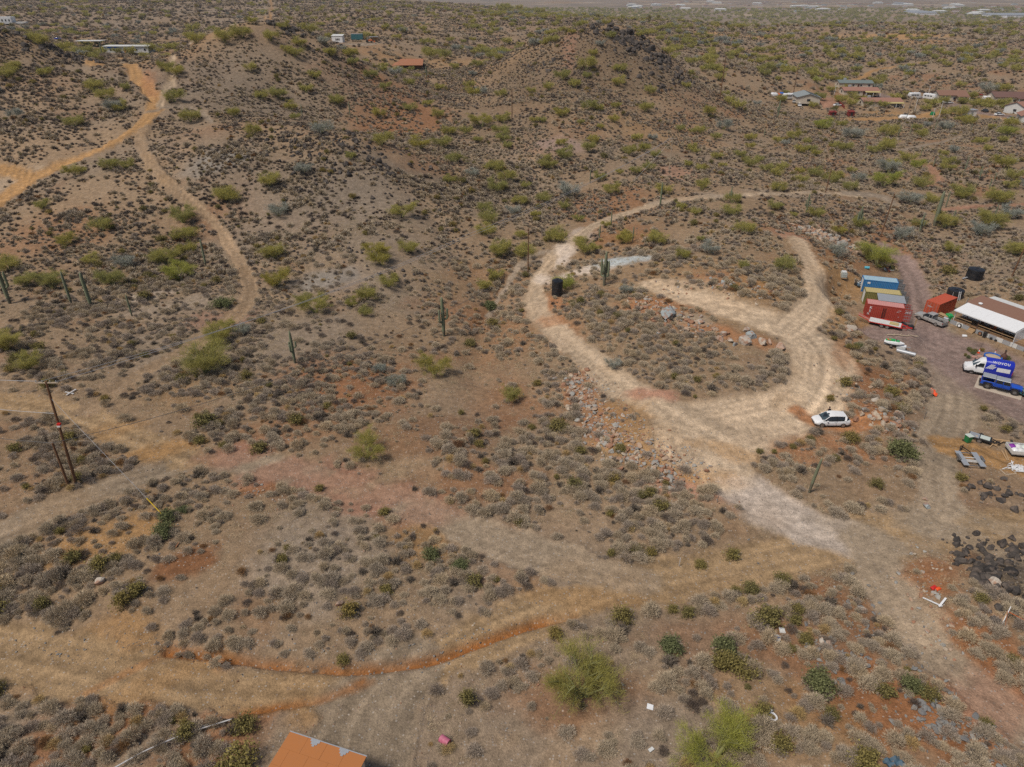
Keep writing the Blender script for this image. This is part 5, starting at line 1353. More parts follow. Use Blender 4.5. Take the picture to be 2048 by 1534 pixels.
# white crossover SUV on the red turnout
p0, p1 = at(1684, 855), at(1644, 855)
c = (p0 + p1) / 2
perp = Vector((0, 1, 0))
suv = thing('car', 'white crossover car with dark glass parked at the edge of the pad', 'car', (c.x, c.y + .85, c.z), ang(p0, p1))
def build_suv(r):
    st = [(-2.28, .70, .42, .92), (-2.22, .84, .36, 1.00), (-1.95, .915, .30, 1.04), (-1.3, .93, .26, 1.03), (-.3, .93, .25, 1.0), (.7, .93, .25, .97), (1.15, .925, .26, .95), (1.7, .90, .30, .88), (2.1, .82, .36, .80), (2.28, .66, .42, .68)]
    MB().loft([body_ring(*s) for s in st]).build('body', 'white', r, 0, True)
    cb = [(-2.12, .70, .60, 1.00, 1.06), (-1.62, .86, .64, 1.0, 1.50), (-1.15, .88, .66, 1.0, 1.60), (-.2, .89, .67, .98, 1.65), (.35, .88, .65, .96, 1.60), (.72, .87, .62, .96, 1.46), (1.30, .80, .62, .95, .99)]
    MB().loft([cab_ring(*s) for s in cb]).build('side_window', 'glass', r, 0, True)
    rf = [(-1.72, .60, .58, 1.47, 1.55), (-1.15, .70, .66, 1.57, 1.635), (-.2, .71, .67, 1.62, 1.685), (.32, .69, .65, 1.57, 1.635), (.52, .66, .62, 1.52, 1.56)]
    MB().loft([ring(x, [(a, z0), (b, z1 - .01), (0, z1)]) for x, a, b, z0, z1 in rf]).build('roof', 'white', r, 0, True)
    for sy in (1, -1):
        MB().bar((1.24, sy * .80, .99), (.50, sy * .655, 1.56), .075, .05).build('pillar', 'white', r)
        MB().bar((-1.5, sy * .895, 1.0), (-1.62, sy * .66, 1.52), .26, .06).build('pillar', 'white', r)
        MB().bar((-.42, sy * .905, .98), (-.45, sy * .69, 1.60), .06, .04).build('pillar', 'black', r)
        m = MB().box(.72, sy * .93, .98, .90, sy * 1.10, 1.10).build('mirror', 'white', r, .03)
        MB().box(1.86, sy * .55 - .18, .68, 2.17, sy * .55 + .18, .78).build('headlight', 'lightp', r, .03)
        MB().box(-2.27, sy * .58 - .22, .88, -2.18, sy * .58 + .22, .96).build('tail_light', 'taill', r, .01)
        MB().box(-.4, sy * .935 - .008, .30, -.39, sy * .935 + .008, .95).build('door_seam', 'black', r)
        MB().box(.68, sy * .935 - .008, .30, .69, sy * .935 + .008, .93).build('door_seam', 'black', r)
        MB().box(-1.4, sy * .93 - .012, .25, 1.35, sy * .93 + .012, .34).build('sill', 'black', r)
        MB().box(-.30, sy * .945 - .012, .84, -.12, sy * .945 + .012, .87).build('door_handle', 'white', r)
    MB().poly([(.54, -.60, 1.555), (.54, .60, 1.555), (1.24, .74, 1.03), (1.24, -.74, 1.03)], (.018, 0, .03)).build('windscreen', 'wind', r)
    MB().poly([(-1.68, -.56, 1.50), (-1.68, .56, 1.50), (-2.10, .62, 1.10), (-2.10, -.62, 1.10)], (-.03, 0, .03)).build('rear_window', 'glass', r)
    MB().box(2.10, -.55, .44, 2.30, .55, .60).build('grille', 'black', r, .03)
    MB().box(-2.32, -.6, .36, -2.2, .6, .5).build('bumper', 'black', r, .03)
    wheels(r, (1.34, -1.34), .93, .35)
build_suv(suv)

# silver pickup by the lumber
p0, p1 = at_z(1870.5, 652, -3.05), at_z(1838, 639, -3.05)
c = (p0 + p1) / 2; a = ang(p0, p1)
nrm = Vector((-math.sin(a), math.cos(a), 0)); nrm = nrm if nrm.y > 0 else -nrm
q = c + nrm * .85
pk = thing('pickup_truck', 'silver pickup truck with extended cab parked beside the stacked lumber', 'pickup truck', (q.x, q.y, gz(q.x, q.y) + .02), a)
def build_pickup(r, paintm, L=2.65, roofm=None, bed='black', tall=0.0, rw=.36, hood=1.02):
    h = tall
    st = [(L - .02, .62, .45 + h, .80 + h), (L - .15, .84, .40 + h, .96 + h), (1.9, .91, .36 + h, hood + h), (1.05, .92, .34 + h, 1.06 + h), (.2, .93, .34 + h, 1.08 + h), (-.62, .93, .34 + h, 1.08 + h)]
    MB().loft([body_ring(*s) for s in reversed(st)]).build('body', paintm, r, 0, True)
    b = MB()
    for sy in (1, -1):
        b.box(-L, sy * .93, .42 + h, -.64, sy * .80, 1.06 + h)
    b.box(-L, -.80, .42 + h, -L + .07, .80, 1.04 + h)
    b.build('bed', paintm, r, .02)
    MB().box(-L + .08, -.79, .45 + h, -.66, .79, .60 + h).build('bed_floor', bed, r)
    cb = [(-.60, .85, .68, 1.07, 1.66), (-.25, .87, .70, 1.07, 1.70), (.35, .87, .69, 1.07, 1.69), (.62, .86, .66, 1.07, 1.62), (1.22, .82, .66, 1.06, 1.10)]
    MB().loft([cab_ring(x, w0, w1, z0 + h, z1 + h) for x, w0, w1, z0, z1 in cb]).build('side_window', 'glass', r, 0, True)
    MB().loft([ring(x, [(w, z - .04 + h), (w * .95, z + .02 + h), (0, z + .05 + h)]) for x, w, z in ((-.64, .70, 1.66), (-.2, .73, 1.71), (.35, .72, 1.70), (.58, .67, 1.63))]).build('roof', roofm or paintm, r, 0, True)
    for sy in (1, -1):
        MB().bar((1.18, sy * .81, 1.08 + h), (.56, sy * .67, 1.64 + h), .07, .05).build('pillar', paintm, r)
        MB().bar((-.56, sy * .87, 1.06 + h), (-.58, sy * .69, 1.66 + h), .16, .05).build('pillar', paintm, r)
        MB().bar((.0, sy * .885, 1.06 + h), (.0, sy * .71, 1.68 + h), .09, .05).build('pillar', paintm, r)
        MB().box(L - .16, sy * .62 - .15, .70 + h, L - .02, sy * .62 + .15, .84 + h).build('headlight', 'lightp', r, .02)
        MB().box(-L - .02, sy * .86 - .07, .74 + h, -L + .05, sy * .86 + .07, 1.0 + h).build('tail_light', 'taill', r, .01)
        MB().box(.80, sy * .92, 1.06 + h, .95, sy * 1.12, 1.20 + h).build('mirror', 'black', r, .02)
        MB().box(-.02, sy * .935 - .01, .42 + h, -.005, sy * .935 + .01, 1.05 + h).build('door_seam', 'black', r)
        MB().box(1.0, sy * .93 - .01, .42 + h, 1.015, sy * .93 + .01, 1.03 + h).build('door_seam', 'black', r)
    MB().poly([(.60, -.60, 1.64 + h), (.60, .60, 1.64 + h), (1.19, .72, 1.12 + h), (1.19, -.72, 1.12 + h)], (.02, 0, .035)).build('windscreen', 'wind', r)
    MB().box(L - .08, -.45, .62 + h, L + .02, .45, .86 + h).build('grille', 'black', r, .02)
    MB().box(L - .06, -.86, .42 + h, L + .12, .86, .58 + h).build('bumper', 'steel', r, .03)
    MB().box(-L - .16, -.82, .44 + h, -L + .02, .82, .58 + h).build('bumper', 'steel', r, .03)
    wheels(r, (1.62, -1.55), .93, rw, .25)
build_pickup(pk, 'silver')
# a spare wheel and gear lying in the bed are part of its load
MB().cyl((-1.7, .1, .62), (-1.7, .1, .82), .34, n=18).build('spare_wheel', 'tyre', pk, .02)

# blue four-door open-bed off-roader on the concrete pad
g13 = lambda x, y: (1920 + x / 13.95, 690 + y / 13.95)
p0, p1 = at_z(*g13(730, 1225), -3.0), at_z(*g13(1500, 1415), -3.0)
c = (p0 + p1) / 2; a = ang(p0, p1)
nrm = Vector((-math.sin(a), math.cos(a), 0)); nrm = nrm if nrm.y > 0 else -nrm
q = c + nrm * .9
YZ = gz(q.x, q.y)
pad = MB()
pp = [at_z(*g13(395, 1165), YZ + .1), at_z(*g13(1700, 1525), YZ + .1)]
d = (pp[1] - pp[0]); back = Vector((-d.y, d.x, 0)).normalized() * 4.6
pad.poly([pp[0], pp[1], pp[1] + back, pp[0] + back], (0, 0, -.35))
tag(pad.build('concrete_pad', 'conc', None, .03), 'pale concrete slab under the blue off-roader', 'slab', kind='structure')
jp = thing('off_road_pickup', 'bright blue open-bed off-road pickup with grey top on the concrete slab', 'pickup truck', (q.x, q.y, YZ + .11), a)
def build_jeep(r):
    # boxy tub, flat hood, separate fenders
    MB().loft([ring(x, [(w * .94, zb), (w, zb + .1), (w, zt - .05), (w * .95, zt), (0, zt + .01)]) for x, w, zb, zt in ((-.95, .80, .58, 1.22), (.0, .80, .58, 1.22), (1.0, .79, .58, 1.20))]).build('body', 'jblue', r, 0, True)
    MB().loft([ring(x, [(w * .96, zb), (w, zb + .12), (w, zt - .06), (w * .9, zt), (0, zt + .03)]) for x, w, zb, zt in ((1.0, .72, .62, 1.19), (1.7, .68, .66, 1.16), (2.5, .60, .70, 1.10))]).build('hood', 'jblue', r, 0, True)
    MB().box(2.49, -.58, .68, 2.56, .58, 1.06).build('grille', 'black', r, .02)
    b = MB()
    for sy in (1, -1):
        b.box(-2.75, sy * .80, .62, -.97, sy * .72, 1.20)
    b.box(-2.75, -.72, .62, -2.68, .72, 1.19)
    b.build('bed', 'jblue', r, .02)
    MB().box(-2.67, -.715, .64, -.98, .715, .72).build('bed_floor', 'black', r)
    for sy in (1, -1):
        for x in (1.72, -1.78):
            P = [(x - .66, sy * .80, .80), (x - .46, sy * .80, 1.04), (x + .46, sy * .80, 1.04), (x + .66, sy * .80, .80), (x + .60, sy * .80, .76), (x + .42, sy * .80, .96), (x - .42, sy * .80, .96), (x - .60, sy * .80, .76)]
            MB().poly(P, (0, sy * .17, 0)).build('fender_flare', 'black', r)
        MB().box(-.90, sy * .81 - .012, 1.22, -.02, sy * .70 + .012, 1.62).build('side_window', 'glass', r)
        MB().box(.04, sy * .81 - .012, 1.22, .86, sy * .70 + .012, 1.62).build('side_window', 'glass', r)
        MB().bar((1.02, sy * .78, 1.2), (.82, sy * .70, 1.70), .09, .06).build('pillar', 'jblue', r)
        MB().bar((.01, sy * .80, 1.2), (.01, sy * .72, 1.68), .10, .06).build('pillar', 'jblue', r)
        MB().bar((-.94, sy * .80, 1.2), (-.92, sy * .72, 1.68), .12, .06).build('pillar', 'jblue', r)
        MB().cyl((2.54, sy * .44, .95), (2.60, sy * .44, .95), .10, n=14).build('headlight', 'lightp', r)
        MB().box(-2.79, sy * .70 - .08, .92, -2.74, sy * .70 + .08, 1.10).build('tail_light', 'taill', r)
        MB().box(-.5, sy * .955, .50, 1.0, sy * .80, .56).build('side_step', 'black', r)
        MB().box(.02, sy * .805 - .01, .62, .035, sy * .805 + .01, 1.2).build('door_seam', 'black', r)
        MB().box(.95, sy * .82, 1.22, 1.06, sy * 1.0, 1.38).build('mirror', 'black', r, .02)
    MB().poly([(.84, -.66, 1.66), (.84, .66, 1.66), (1.03, .70, 1.24), (1.03, -.70, 1.24)], (.02, 0, .01)).build('windscreen', 'wind', r)
    MB().box(-.98, -.74, 1.69, .88, .74, 1.78).build('roof', 'galv', r, .04)
    # rack over the bed carrying a grey sheet
    for x in (-2.6, -1.15):
        for sy in (1, -1):
            MB().bar((x, sy * .74, 1.18), (x, sy * .74, 1.76), .05).build('rack_post', 'black', r)
    MB().box(-2.72, -.76, 1.765, -1.02, .76, 1.83).build('bed_cover', 'galv', r, .02)
    MB().box(2.52, -.86, .62, 2.78, .86, .80).build('bumper', 'black', r, .03)
    MB().box(-2.95, -.8, .60, -2.76, .8, .74).build('bumper', 'black', r, .03)
    wheels(r, (1.72, -1.78), .95, .45, .30, 'steel', .56)
build_jeep(jp)

# white and blue tall van behind it
p0, p1 = at_z(*g13(1590, 1055), YZ), at_z(*g13(295, 808), YZ)
a = ang(p0, p1)
nrm = Vector((-math.sin(a), math.cos(a), 0)); nrm = nrm if nrm.y > 0 else -nrm
fw = (p1 - p0).normalized()
q = p1 + nrm * .98 - fw * 2.05
van = thing('delivery_van', 'tall van with white cab and blue striped box body', 'van', (q.x, q.y, gz(q.x, q.y) + .02), a)
def build_van(r):
    bs = [(3.15, .70, .42, .86), (3.05, .90, .36, 1.02), (2.6, .98, .34, 1.20), (2.05, 1.0, .34, 1.36), (1.0, 1.0, .34, 1.45), (.58, 1.0, .34, 1.45)]
    MB().loft([body_ring(*s) for s in reversed(bs)]).build('cab_body', 'white', r, 0, True)
    cb = [(.58, .99, .84, 1.44, 2.52), (1.0, .98, .82, 1.44, 2.42), (1.35, .96, .78, 1.43, 2.18), (2.12, .92, .74, 1.36, 1.42)]
    MB().loft([cab_ring(*s) for s in cb]).build('cab_roof', 'white', r, 0, True)
    for sy in (1, -1):
        MB().poly([(.72, sy * .99, 1.50), (1.78, sy * .955, 1.46), (1.30, sy * .875, 2.04), (.72, sy * .89, 2.08)], (0, sy * .02, .004)).build('side_window', 'glass', r)
        MB().box(1.66, sy * .99, 1.42, 1.84, sy * 1.22, 1.78).build('mirror', 'black', r, .03)
        MB().box(2.78, sy * .72 - .13, .98, 3.05, sy * .72 + .13, 1.12).build('headlight', 'lightp', r, .03)
        MB().box(-3.16, sy * .90 - .06, .95, -3.10, sy * .90 + .06, 1.5).build('tail_light', 'taill', r)
        MB().box(-3.0, sy * 1.0 - .03, .34, 2.9, sy * 1.0 + .03, .52).build('sill', 'black', r)
    MB().poly([(1.33, -.70, 2.16), (1.33, .70, 2.16), (2.10, .80, 1.42), (2.10, -.80, 1.42)], (.02, 0, .03)).build('windscreen', 'wind', r)
    MB().box(2.9, -.86, .36, 3.22, .86, .62).build('bumper', 'black', r, .05)
    # blue body with rounded roof edges
    prof = [(.94, .42), (1.0, .55), (1.0, 1.85), (.97, 2.2), (.86, 2.48), (.62, 2.66), (.3, 2.72), (0, 2.73)]
    MB().loft([ring(x, [(y * k, .42 + (z - .42) * k2) for y, z in prof]) for x, k, k2 in ((-3.12, .95, .97), (-3.0, 1, 1), (.55, 1, 1), (.60, .97, .985))]).build('box_body', 'vblue', r, 0, True)
    sy = 1 if (Matrix.Rotation(a, 3, 'Z') @ Vector((0, 1, 0))).y < 0 else -1           # the flank that faces the drive
    y = sy * 1.006
    for i in range(5):                                                                # slanting white stripes behind the cab
        x0 = .50 - i * .21
        z0 = 1.42; z1 = 2.22
        f_ = .35 if i > 2 else 0; P = [(x0 - .13, y, z0), (x0, y, z0), (x0 - .62 * (1 - f_), y, z1 - (z1 - z0) * f_), (x0 - .13 - .62 * (1 - f_), y, z1 - (z1 - z0) * f_)]
        P = [(px_, y, z_) for px_, _, z_ in P]
        MB().poly([(px_ if px_ > -1.35 else -1.35, yy, zz) for px_, yy, zz in P], (0, sy * .006, 0)).build('stripe', 'white', r)
    MB().poly([(-1.0, y, 1.20), (-2.75, y, 1.20), (-2.75, y, 1.86), (-1.0, y, 1.86)], (0, sy * .008, 0)).build('side_panel', 'white', r)
    # white lettering along the roof edge, read from the far side
    lettering('WOVOU', .50, r, (-1.35, sy * .93, 2.42), (math.radians(62) * 1, 0, math.pi if sy > 0 else 0), 'white', .01, 1.25)
    wheels(r, (2.05, -1.75), 1.0, .36, .24)
build_van(van)

# ------------------------------------------------------------------ shipping containers
def container(name, label, c0, c1, side, roofm, z, doors=True, back=None, doorm=None):
    """c0 -> c1: the long near edge at ground level (plan), real 20-foot size"""
    a = ang(c0, c1)
    r = thing(name, label, 'shipping container', (c0.x, c0.y, z), a, 'shipping containers in the yard')
    L, W, Hh = 6.06, 2.44, 2.59
    for nm, y, dep in (('side_wall', .06, -.036), ('side_wall', W - .06, .036)):
        V, FF = wavy(.10, L - .10, y, .18, Hh - .12, .28, dep)
        MB().add(V, FF).build(nm, side, r)
    V, FF = wavy(.10, W - .10, 0, .18, Hh - .12, .28, .036)
    MB().add([(0.06 + y_, x_, z_) for x_, y_, z_ in V], FF).build('end_wall', back or side, r)
    fr = MB()
    for y in (.05, W - .05):
        fr.box(0, y - .05, .02, L, y + .05, .18); fr.box(0, y - .045, Hh - .12, L, y + .045, Hh)
    for x in (.07, L - .07):
        for y in (.07, W - .07):
            fr.box(x - .075, y - .075, 0, x + .075, y + .075, Hh + .004)
        fr.box(x - .06, .1, .02, x + .06, W - .1, .16); fr.box(x - .06, .1, Hh - .11, x + .06, W - .1, Hh - .003)
    fr.build('frame', side, r)
    n = 20; V = []                                                       # roof with cross ribs
    for i in range(n * 2 + 1):
        x = .1 + (L - .2) * i / (n * 2); zz = Hh - .018 + (.022 if (i // 1) % 2 else 0)
        V += [(x, .09, zz), (x, W - .09, zz)]
    MB().add(V, [(2 * i, 2 * i + 1, 2 * i + 3, 2 * i + 2) for i in range(n * 2)]).build('roof', roofm, r)
    MB().box(.1, .1, .10, L - .1, W - .1, .17).build('floor', 'dark', r)
    for k, y in enumerate((.02, W - .02)):
        d = MB()
        if doors:                                                        # both leaves swung out in line with the walls
            d.box(L + .02, y - .03, .18, L + 1.18, y + .03, Hh - .12)
            leaf = d.build('door', doorm or ('steel' if side != 'red' else 'red'), r)
            for x in (.3, .55, .85, 1.05):
                MB().cyl((L + x, y - .06, .2), (L + x, y - .06, Hh - .14), .02, n=6).build('lock_bar', 'galv', leaf)
            for zz in (.6, 1.15, 1.7, 2.2):
                MB().box(L + .03, y - .045, zz, L + 1.17, y - .032, zz + .05).build('door_rib', 'galv', leaf)
        else:
            d.box(-.004, .1 + k * 1.13, .18, .05, 1.2 + k * 1.13, Hh - .12)
            leaf = d.build('door', side, r)
            for yy in (.3, .85):
                MB().cyl((-.04, .1 + k * 1.13 + yy, .2), (-.04, .1 + k * 1.13 + yy, Hh - .14), .02, n=6).build('lock_bar', 'galv', leaf)
    return r
ZC = at(1778, 625).z
RB0 = Vector((62.4, 112.1, 0)); RB1 = Vector((68.1, 109.9, 0))
c_red = container('shipping_container', 'red shipping container with white lettering behind the red flatbed trailer', RB0, RB1, 'red', 'redroof', ZC)
for txt, sz, x, z in (('K', .62, .75, 1.75), ('S', .55, .70, 1.15), ('X', .5, .55, .62), ('22G1', .20, 5.1, 1.7), ('L 4382', .17, 5.3, 1.95), ('4', .25, 5.35, .75)):
    lettering(txt, sz, c_red, (x, .012, z), (math.pi / 2, 0, 0), 'white', .012 if sz > .4 else 0)
lettering('MCP', .42, c_red, (6.64, -.07, 1.75), (math.pi / 2, 0, 0))
MB().bar((2.75, -.06, .2), (2.75, -.02, 2.2), .05).bar((3.15, -.06, .2), (3.15, -.02, 2.2), .05).build('ladder_rail', 'dark', c_red)
for k in range(7):
    MB().bar((2.75, -.055, .4 + .27 * k), (3.15, -.055, .4 + .27 * k), .035).build('ladder_rung', 'dark', c_red)
c_yel = container('shipping_container', 'olive shipping container with faded yellow roof between the blue and red ones', Vector((64.55, 117.55, 0)), Vector((70.2, 115.8, 0)), 'olive', 'yellow', ZC, back='offwhite')
c_blu = container('shipping_container', 'blue shipping container with pale rust-stained roof below the big palo verde', Vector((66.9, 123.6, 0)), Vector((72.6, 121.8, 0)), 'cblue', 'pblue', ZC - .05, back='offwhite')
MB().box(.75, -.015, 1.85, 1.25, -.003, 2.2).build('notice', 'white', c_blu)
RM = Matrix.Rotation(ang(RB0, RB1), 3, 'Z')
ux, uy = RM @ Vector((1, 0, 0)), RM @ Vector((0, 1, 0))
# corrugated lean-to sheets bridging the yellow and red containers
w0 = RB0 + ux * 1.9 + uy * 2.2
sh = thing('shed_roof', 'grey corrugated sheet roof bridging the red and yellow containers', 'shed roof', (w0.x, w0.y, ZC), ang(RB0, RB1))
for k in range(6):
    n = 8; V = []
    for i in range(n + 1):
        y = 3.6 * i / n
        for j in range(9):
            V.append((k * .74 + j * .74 / 8, y + .12 * 0, 2.64 + .12 * (1 - abs(2 * i / n - 1)) * 0 + .035 * (i % 2) + .05 * (k % 2) * 0 + .004 * k))
    MB().add(V, [(i * 9 + j, i * 9 + j + 1, (i + 1) * 9 + j + 1, (i + 1) * 9 + j) for i in range(n) for j in range(8)]).build('roof_sheet', 'galv', sh)
for x in (.1, 2.2, 4.3):
    MB().box(x, .3, 0, x + .09, .39, 2.62).build('post', 'wood', sh)
p = at_z(1880, 616, -3.05)
c_r2 = container('shipping_container', 'orange-red shipping container beside the silver pickup', Vector((77.2, 115.0, 0)), Vector((82.0, 118.1, 0)), 'orangered', 'orangered', gz(79, 117) , doors=False)
lettering('GESU', .34, c_r2, (-.05, 1.6, 1.6), (math.pi / 2, 0, -math.pi / 2))

# ------------------------------------------------------------------ house with the long porch
HA = math.radians(-60.5)
HO = Vector((78.45, 112.7, 0)); HZ0 = gz(84, 108)
hs = thing('porch_house', 'house with a long white porch awning, brown roof and white skirting', 'house', (HO.x, HO.y, HZ0), HA)
MB().box(0.0, .05, .78, 12.6, 3.0, .88).build('porch_deck', 'deck', hs)
x = 0.0
for k in range(11):                                                      # skirting panels, a gap for the steps
    x0, x1 = k * 1.15, k * 1.15 + 1.12
    if 3.4 < x0 < 4.2: continue
    MB().box(x0, 0, .02, x1, .045, .80 - .02 * (k % 3)).build('skirting_panel', 'offwhite' if k % 2 else 'galv', hs)
st = MB().box(3.5, -.85, .02, 4.55, -.55, .22).build('step', 'wood', hs)
for k in (1, 2):
    MB().box(3.5, -.85 + .29 * k, .24 + .2 * (k - 1), 4.55, -.57 + .29 * k, .24 + .2 * k).build('step', 'wood', hs)
MB().box(0.2, 3.02, .5, 12.6, 7.6, 3.15).build('wall', 'brownwall', hs)
MB().box(0.2, 2.97, .90, 3.6, 3.015, 1.75).build('wainscot', 'white', hs)
MB().box(5.6, 2.97, .90, 12.4, 3.015, 1.75).build('wainscot', 'white', hs)
for xx in (.9, 2.3, 6.6, 8.4, 10.2):
    w = MB().box(xx, 2.955, 1.85, xx + 1.0, 3.01, 2.7).build('window', 'offwhite', hs)
    MB().box(xx + .08, 2.93, 1.93, xx + .92, 2.953, 2.62).build('pane', 'glass', w)
dr = MB().box(4.2, 2.95, .9, 5.15, 3.01, 2.85).build('door', 'offwhite', hs)
MB().cyl((5.02, 2.94, 1.85), (5.02, 2.90, 1.85), .04, n=8).build('handle', 'steel', dr)
for k in range(9):                                                       # awning sheets, each its own panel
    x0, x1 = .25 + k * 1.16, .25 + k * 1.16 + 1.155
    z0 = 2.78 + .008 * (k % 2)
    MB().poly([(x0, -.42, z0), (x1, -.42, z0), (x1, 3.35, z0 + .62), (x0, 3.35, z0 + .62)], (0, 0, .035)).build('awning_panel', 'white', hs)
MB().box(.22, -.47, 2.66, 10.75, -.425, 2.82).build('gutter', 'white', hs)
for k in range(6):
    xx = .35 + k * 2.06
    MB().box(xx, .08, .88, xx + .10, .18, 2.80).build('post', 'brownwall' if k else 'white', hs)
for a0, a1 in ((.1, 3.45), (4.6, 12.5)):
    MB().box(a0, .06, 1.55, a1, .12, 1.63).build('railing', 'wood', hs)
    MB().box(a0, .07, 1.15, a1, .11, 1.20).build('railing', 'wood', hs)
MB().poly([(10.75, -.3, .2), (10.75, 3.0, .2), (10.75, 3.0, 3.3), (10.75, -.3, 2.75)], (.06, 0, 0)).build('end_wall', 'white', hs)
for k in range(3):                                                       # shingle courses of the main roof
    MB().poly([(.0, 3.30 + k * 1.5, 3.42 + .10 * k), (13.0, 3.30 + k * 1.5, 3.42 + .10 * k), (13.0, 4.82 + k * 1.5, 3.53 + .10 * k), (.0, 4.82 + k * 1.5, 3.53 + .10 * k)], (0, 0, .05)).build('roof', 'brownroof', hs)
MB().lathe([(.35, 3.62), (.34, 3.75), (.2, 3.82), (.02, 3.84)], 14, (1.9, 4.2, 0)).build('roof_vent', 'white', hs)
for k in range(8):
    MB().poly([(.9 + k * 1.5, 7.7, 3.50), (2.39 + k * 1.5, 7.7, 3.50), (2.39 + k * 1.5, 10.4, 3.36), (.9 + k * 1.5, 10.4, 3.36)], (0, 0, .04)).build('rear_roof_panel', 'offwhite', hs)
for xx in (1.1, 6.5, 12.4):
    for yy in (8.0, 10.2):
        MB().box(xx, yy, 0, xx + .12, yy + .12, 3.38).build('rear_post', 'steel', hs)
MB().poly([(-.1, 3.4, 2.5), (-1.6, 6.9, 2.5), (-1.6, 6.9, 2.9), (-.1, 3.4, 3.3)], (.05, .02, 0)).build('side_screen', 'greyroof', hs)
hx = lambda x, y, z=0.0: Vector((HO.x, HO.y, HZ0)) + Matrix.Rotation(HA, 3, 'Z') @ Vector((x, y, z))
# odds and ends along the skirting, each its own thing
def tyre(name, label, p, lean, rz, r=.36, rim='rim'):
    o = thing(name, label, 'tyre', p, rz, 'tyres by the porch')
    o.rotation_euler = (lean, 0, rz)
    V = MB().cyl((0, 0, -.11), (0, 0, .11), r, n=20).build('tread', 'tyre', o, .04)
    MB().cyl((0, 0, -.115), (0, 0, .118), r * .58, n=16).build('rim', rim, o)
    return o
tyre('tyre', 'black tyre with white rim leaning on the porch skirting', hx(1.85, -.22, .36), 1.35, HA, rim='white')
tyre('tyre', 'tyre with dark rusty rim leaning beside the porch steps', hx(5.5, -.22, .36), 1.35, HA, rim='rust')
tyre('tyre', 'small black tyre leaning on skirting past the doormat', hx(7.4, -.2, .22), 1.35, HA, .22, 'black')
tyre('tyre', 'very small black tyre low on the skirting', hx(8.2, -.2, .2), 1.35, HA, .2, 'black')
bn = thing('waste_bin', 'black wheeled bin standing against the skirting', 'bin', hx(6.35, -.35), HA + .2)
MB().loft([[(x_ * s, y_ * s, z_) for x_, y_ in ((-.27, -.3), (.27, -.3), (.27, .3), (-.27, .3))] for s, z_ in ((.8, .04), (1, .95))]).build('body', 'black', bn, .02)
MB().box(-.3, -.34, .95, .3, .32, 1.02).build('lid', 'black', bn, .02)
gn = thing('gas_grill', 'blue-grey barrel grill at the porch corner', 'grill', hx(-.5, -.5), HA)
MB().cyl((-.4, 0, .8), (.4, 0, .8), .28, n=14).build('drum', 'galv', gn); MB().box(-.35, -.2, .0, -.3, .2, .62).box(.3, -.2, 0, .35, .2, .62).build('stand', 'steel', gn)

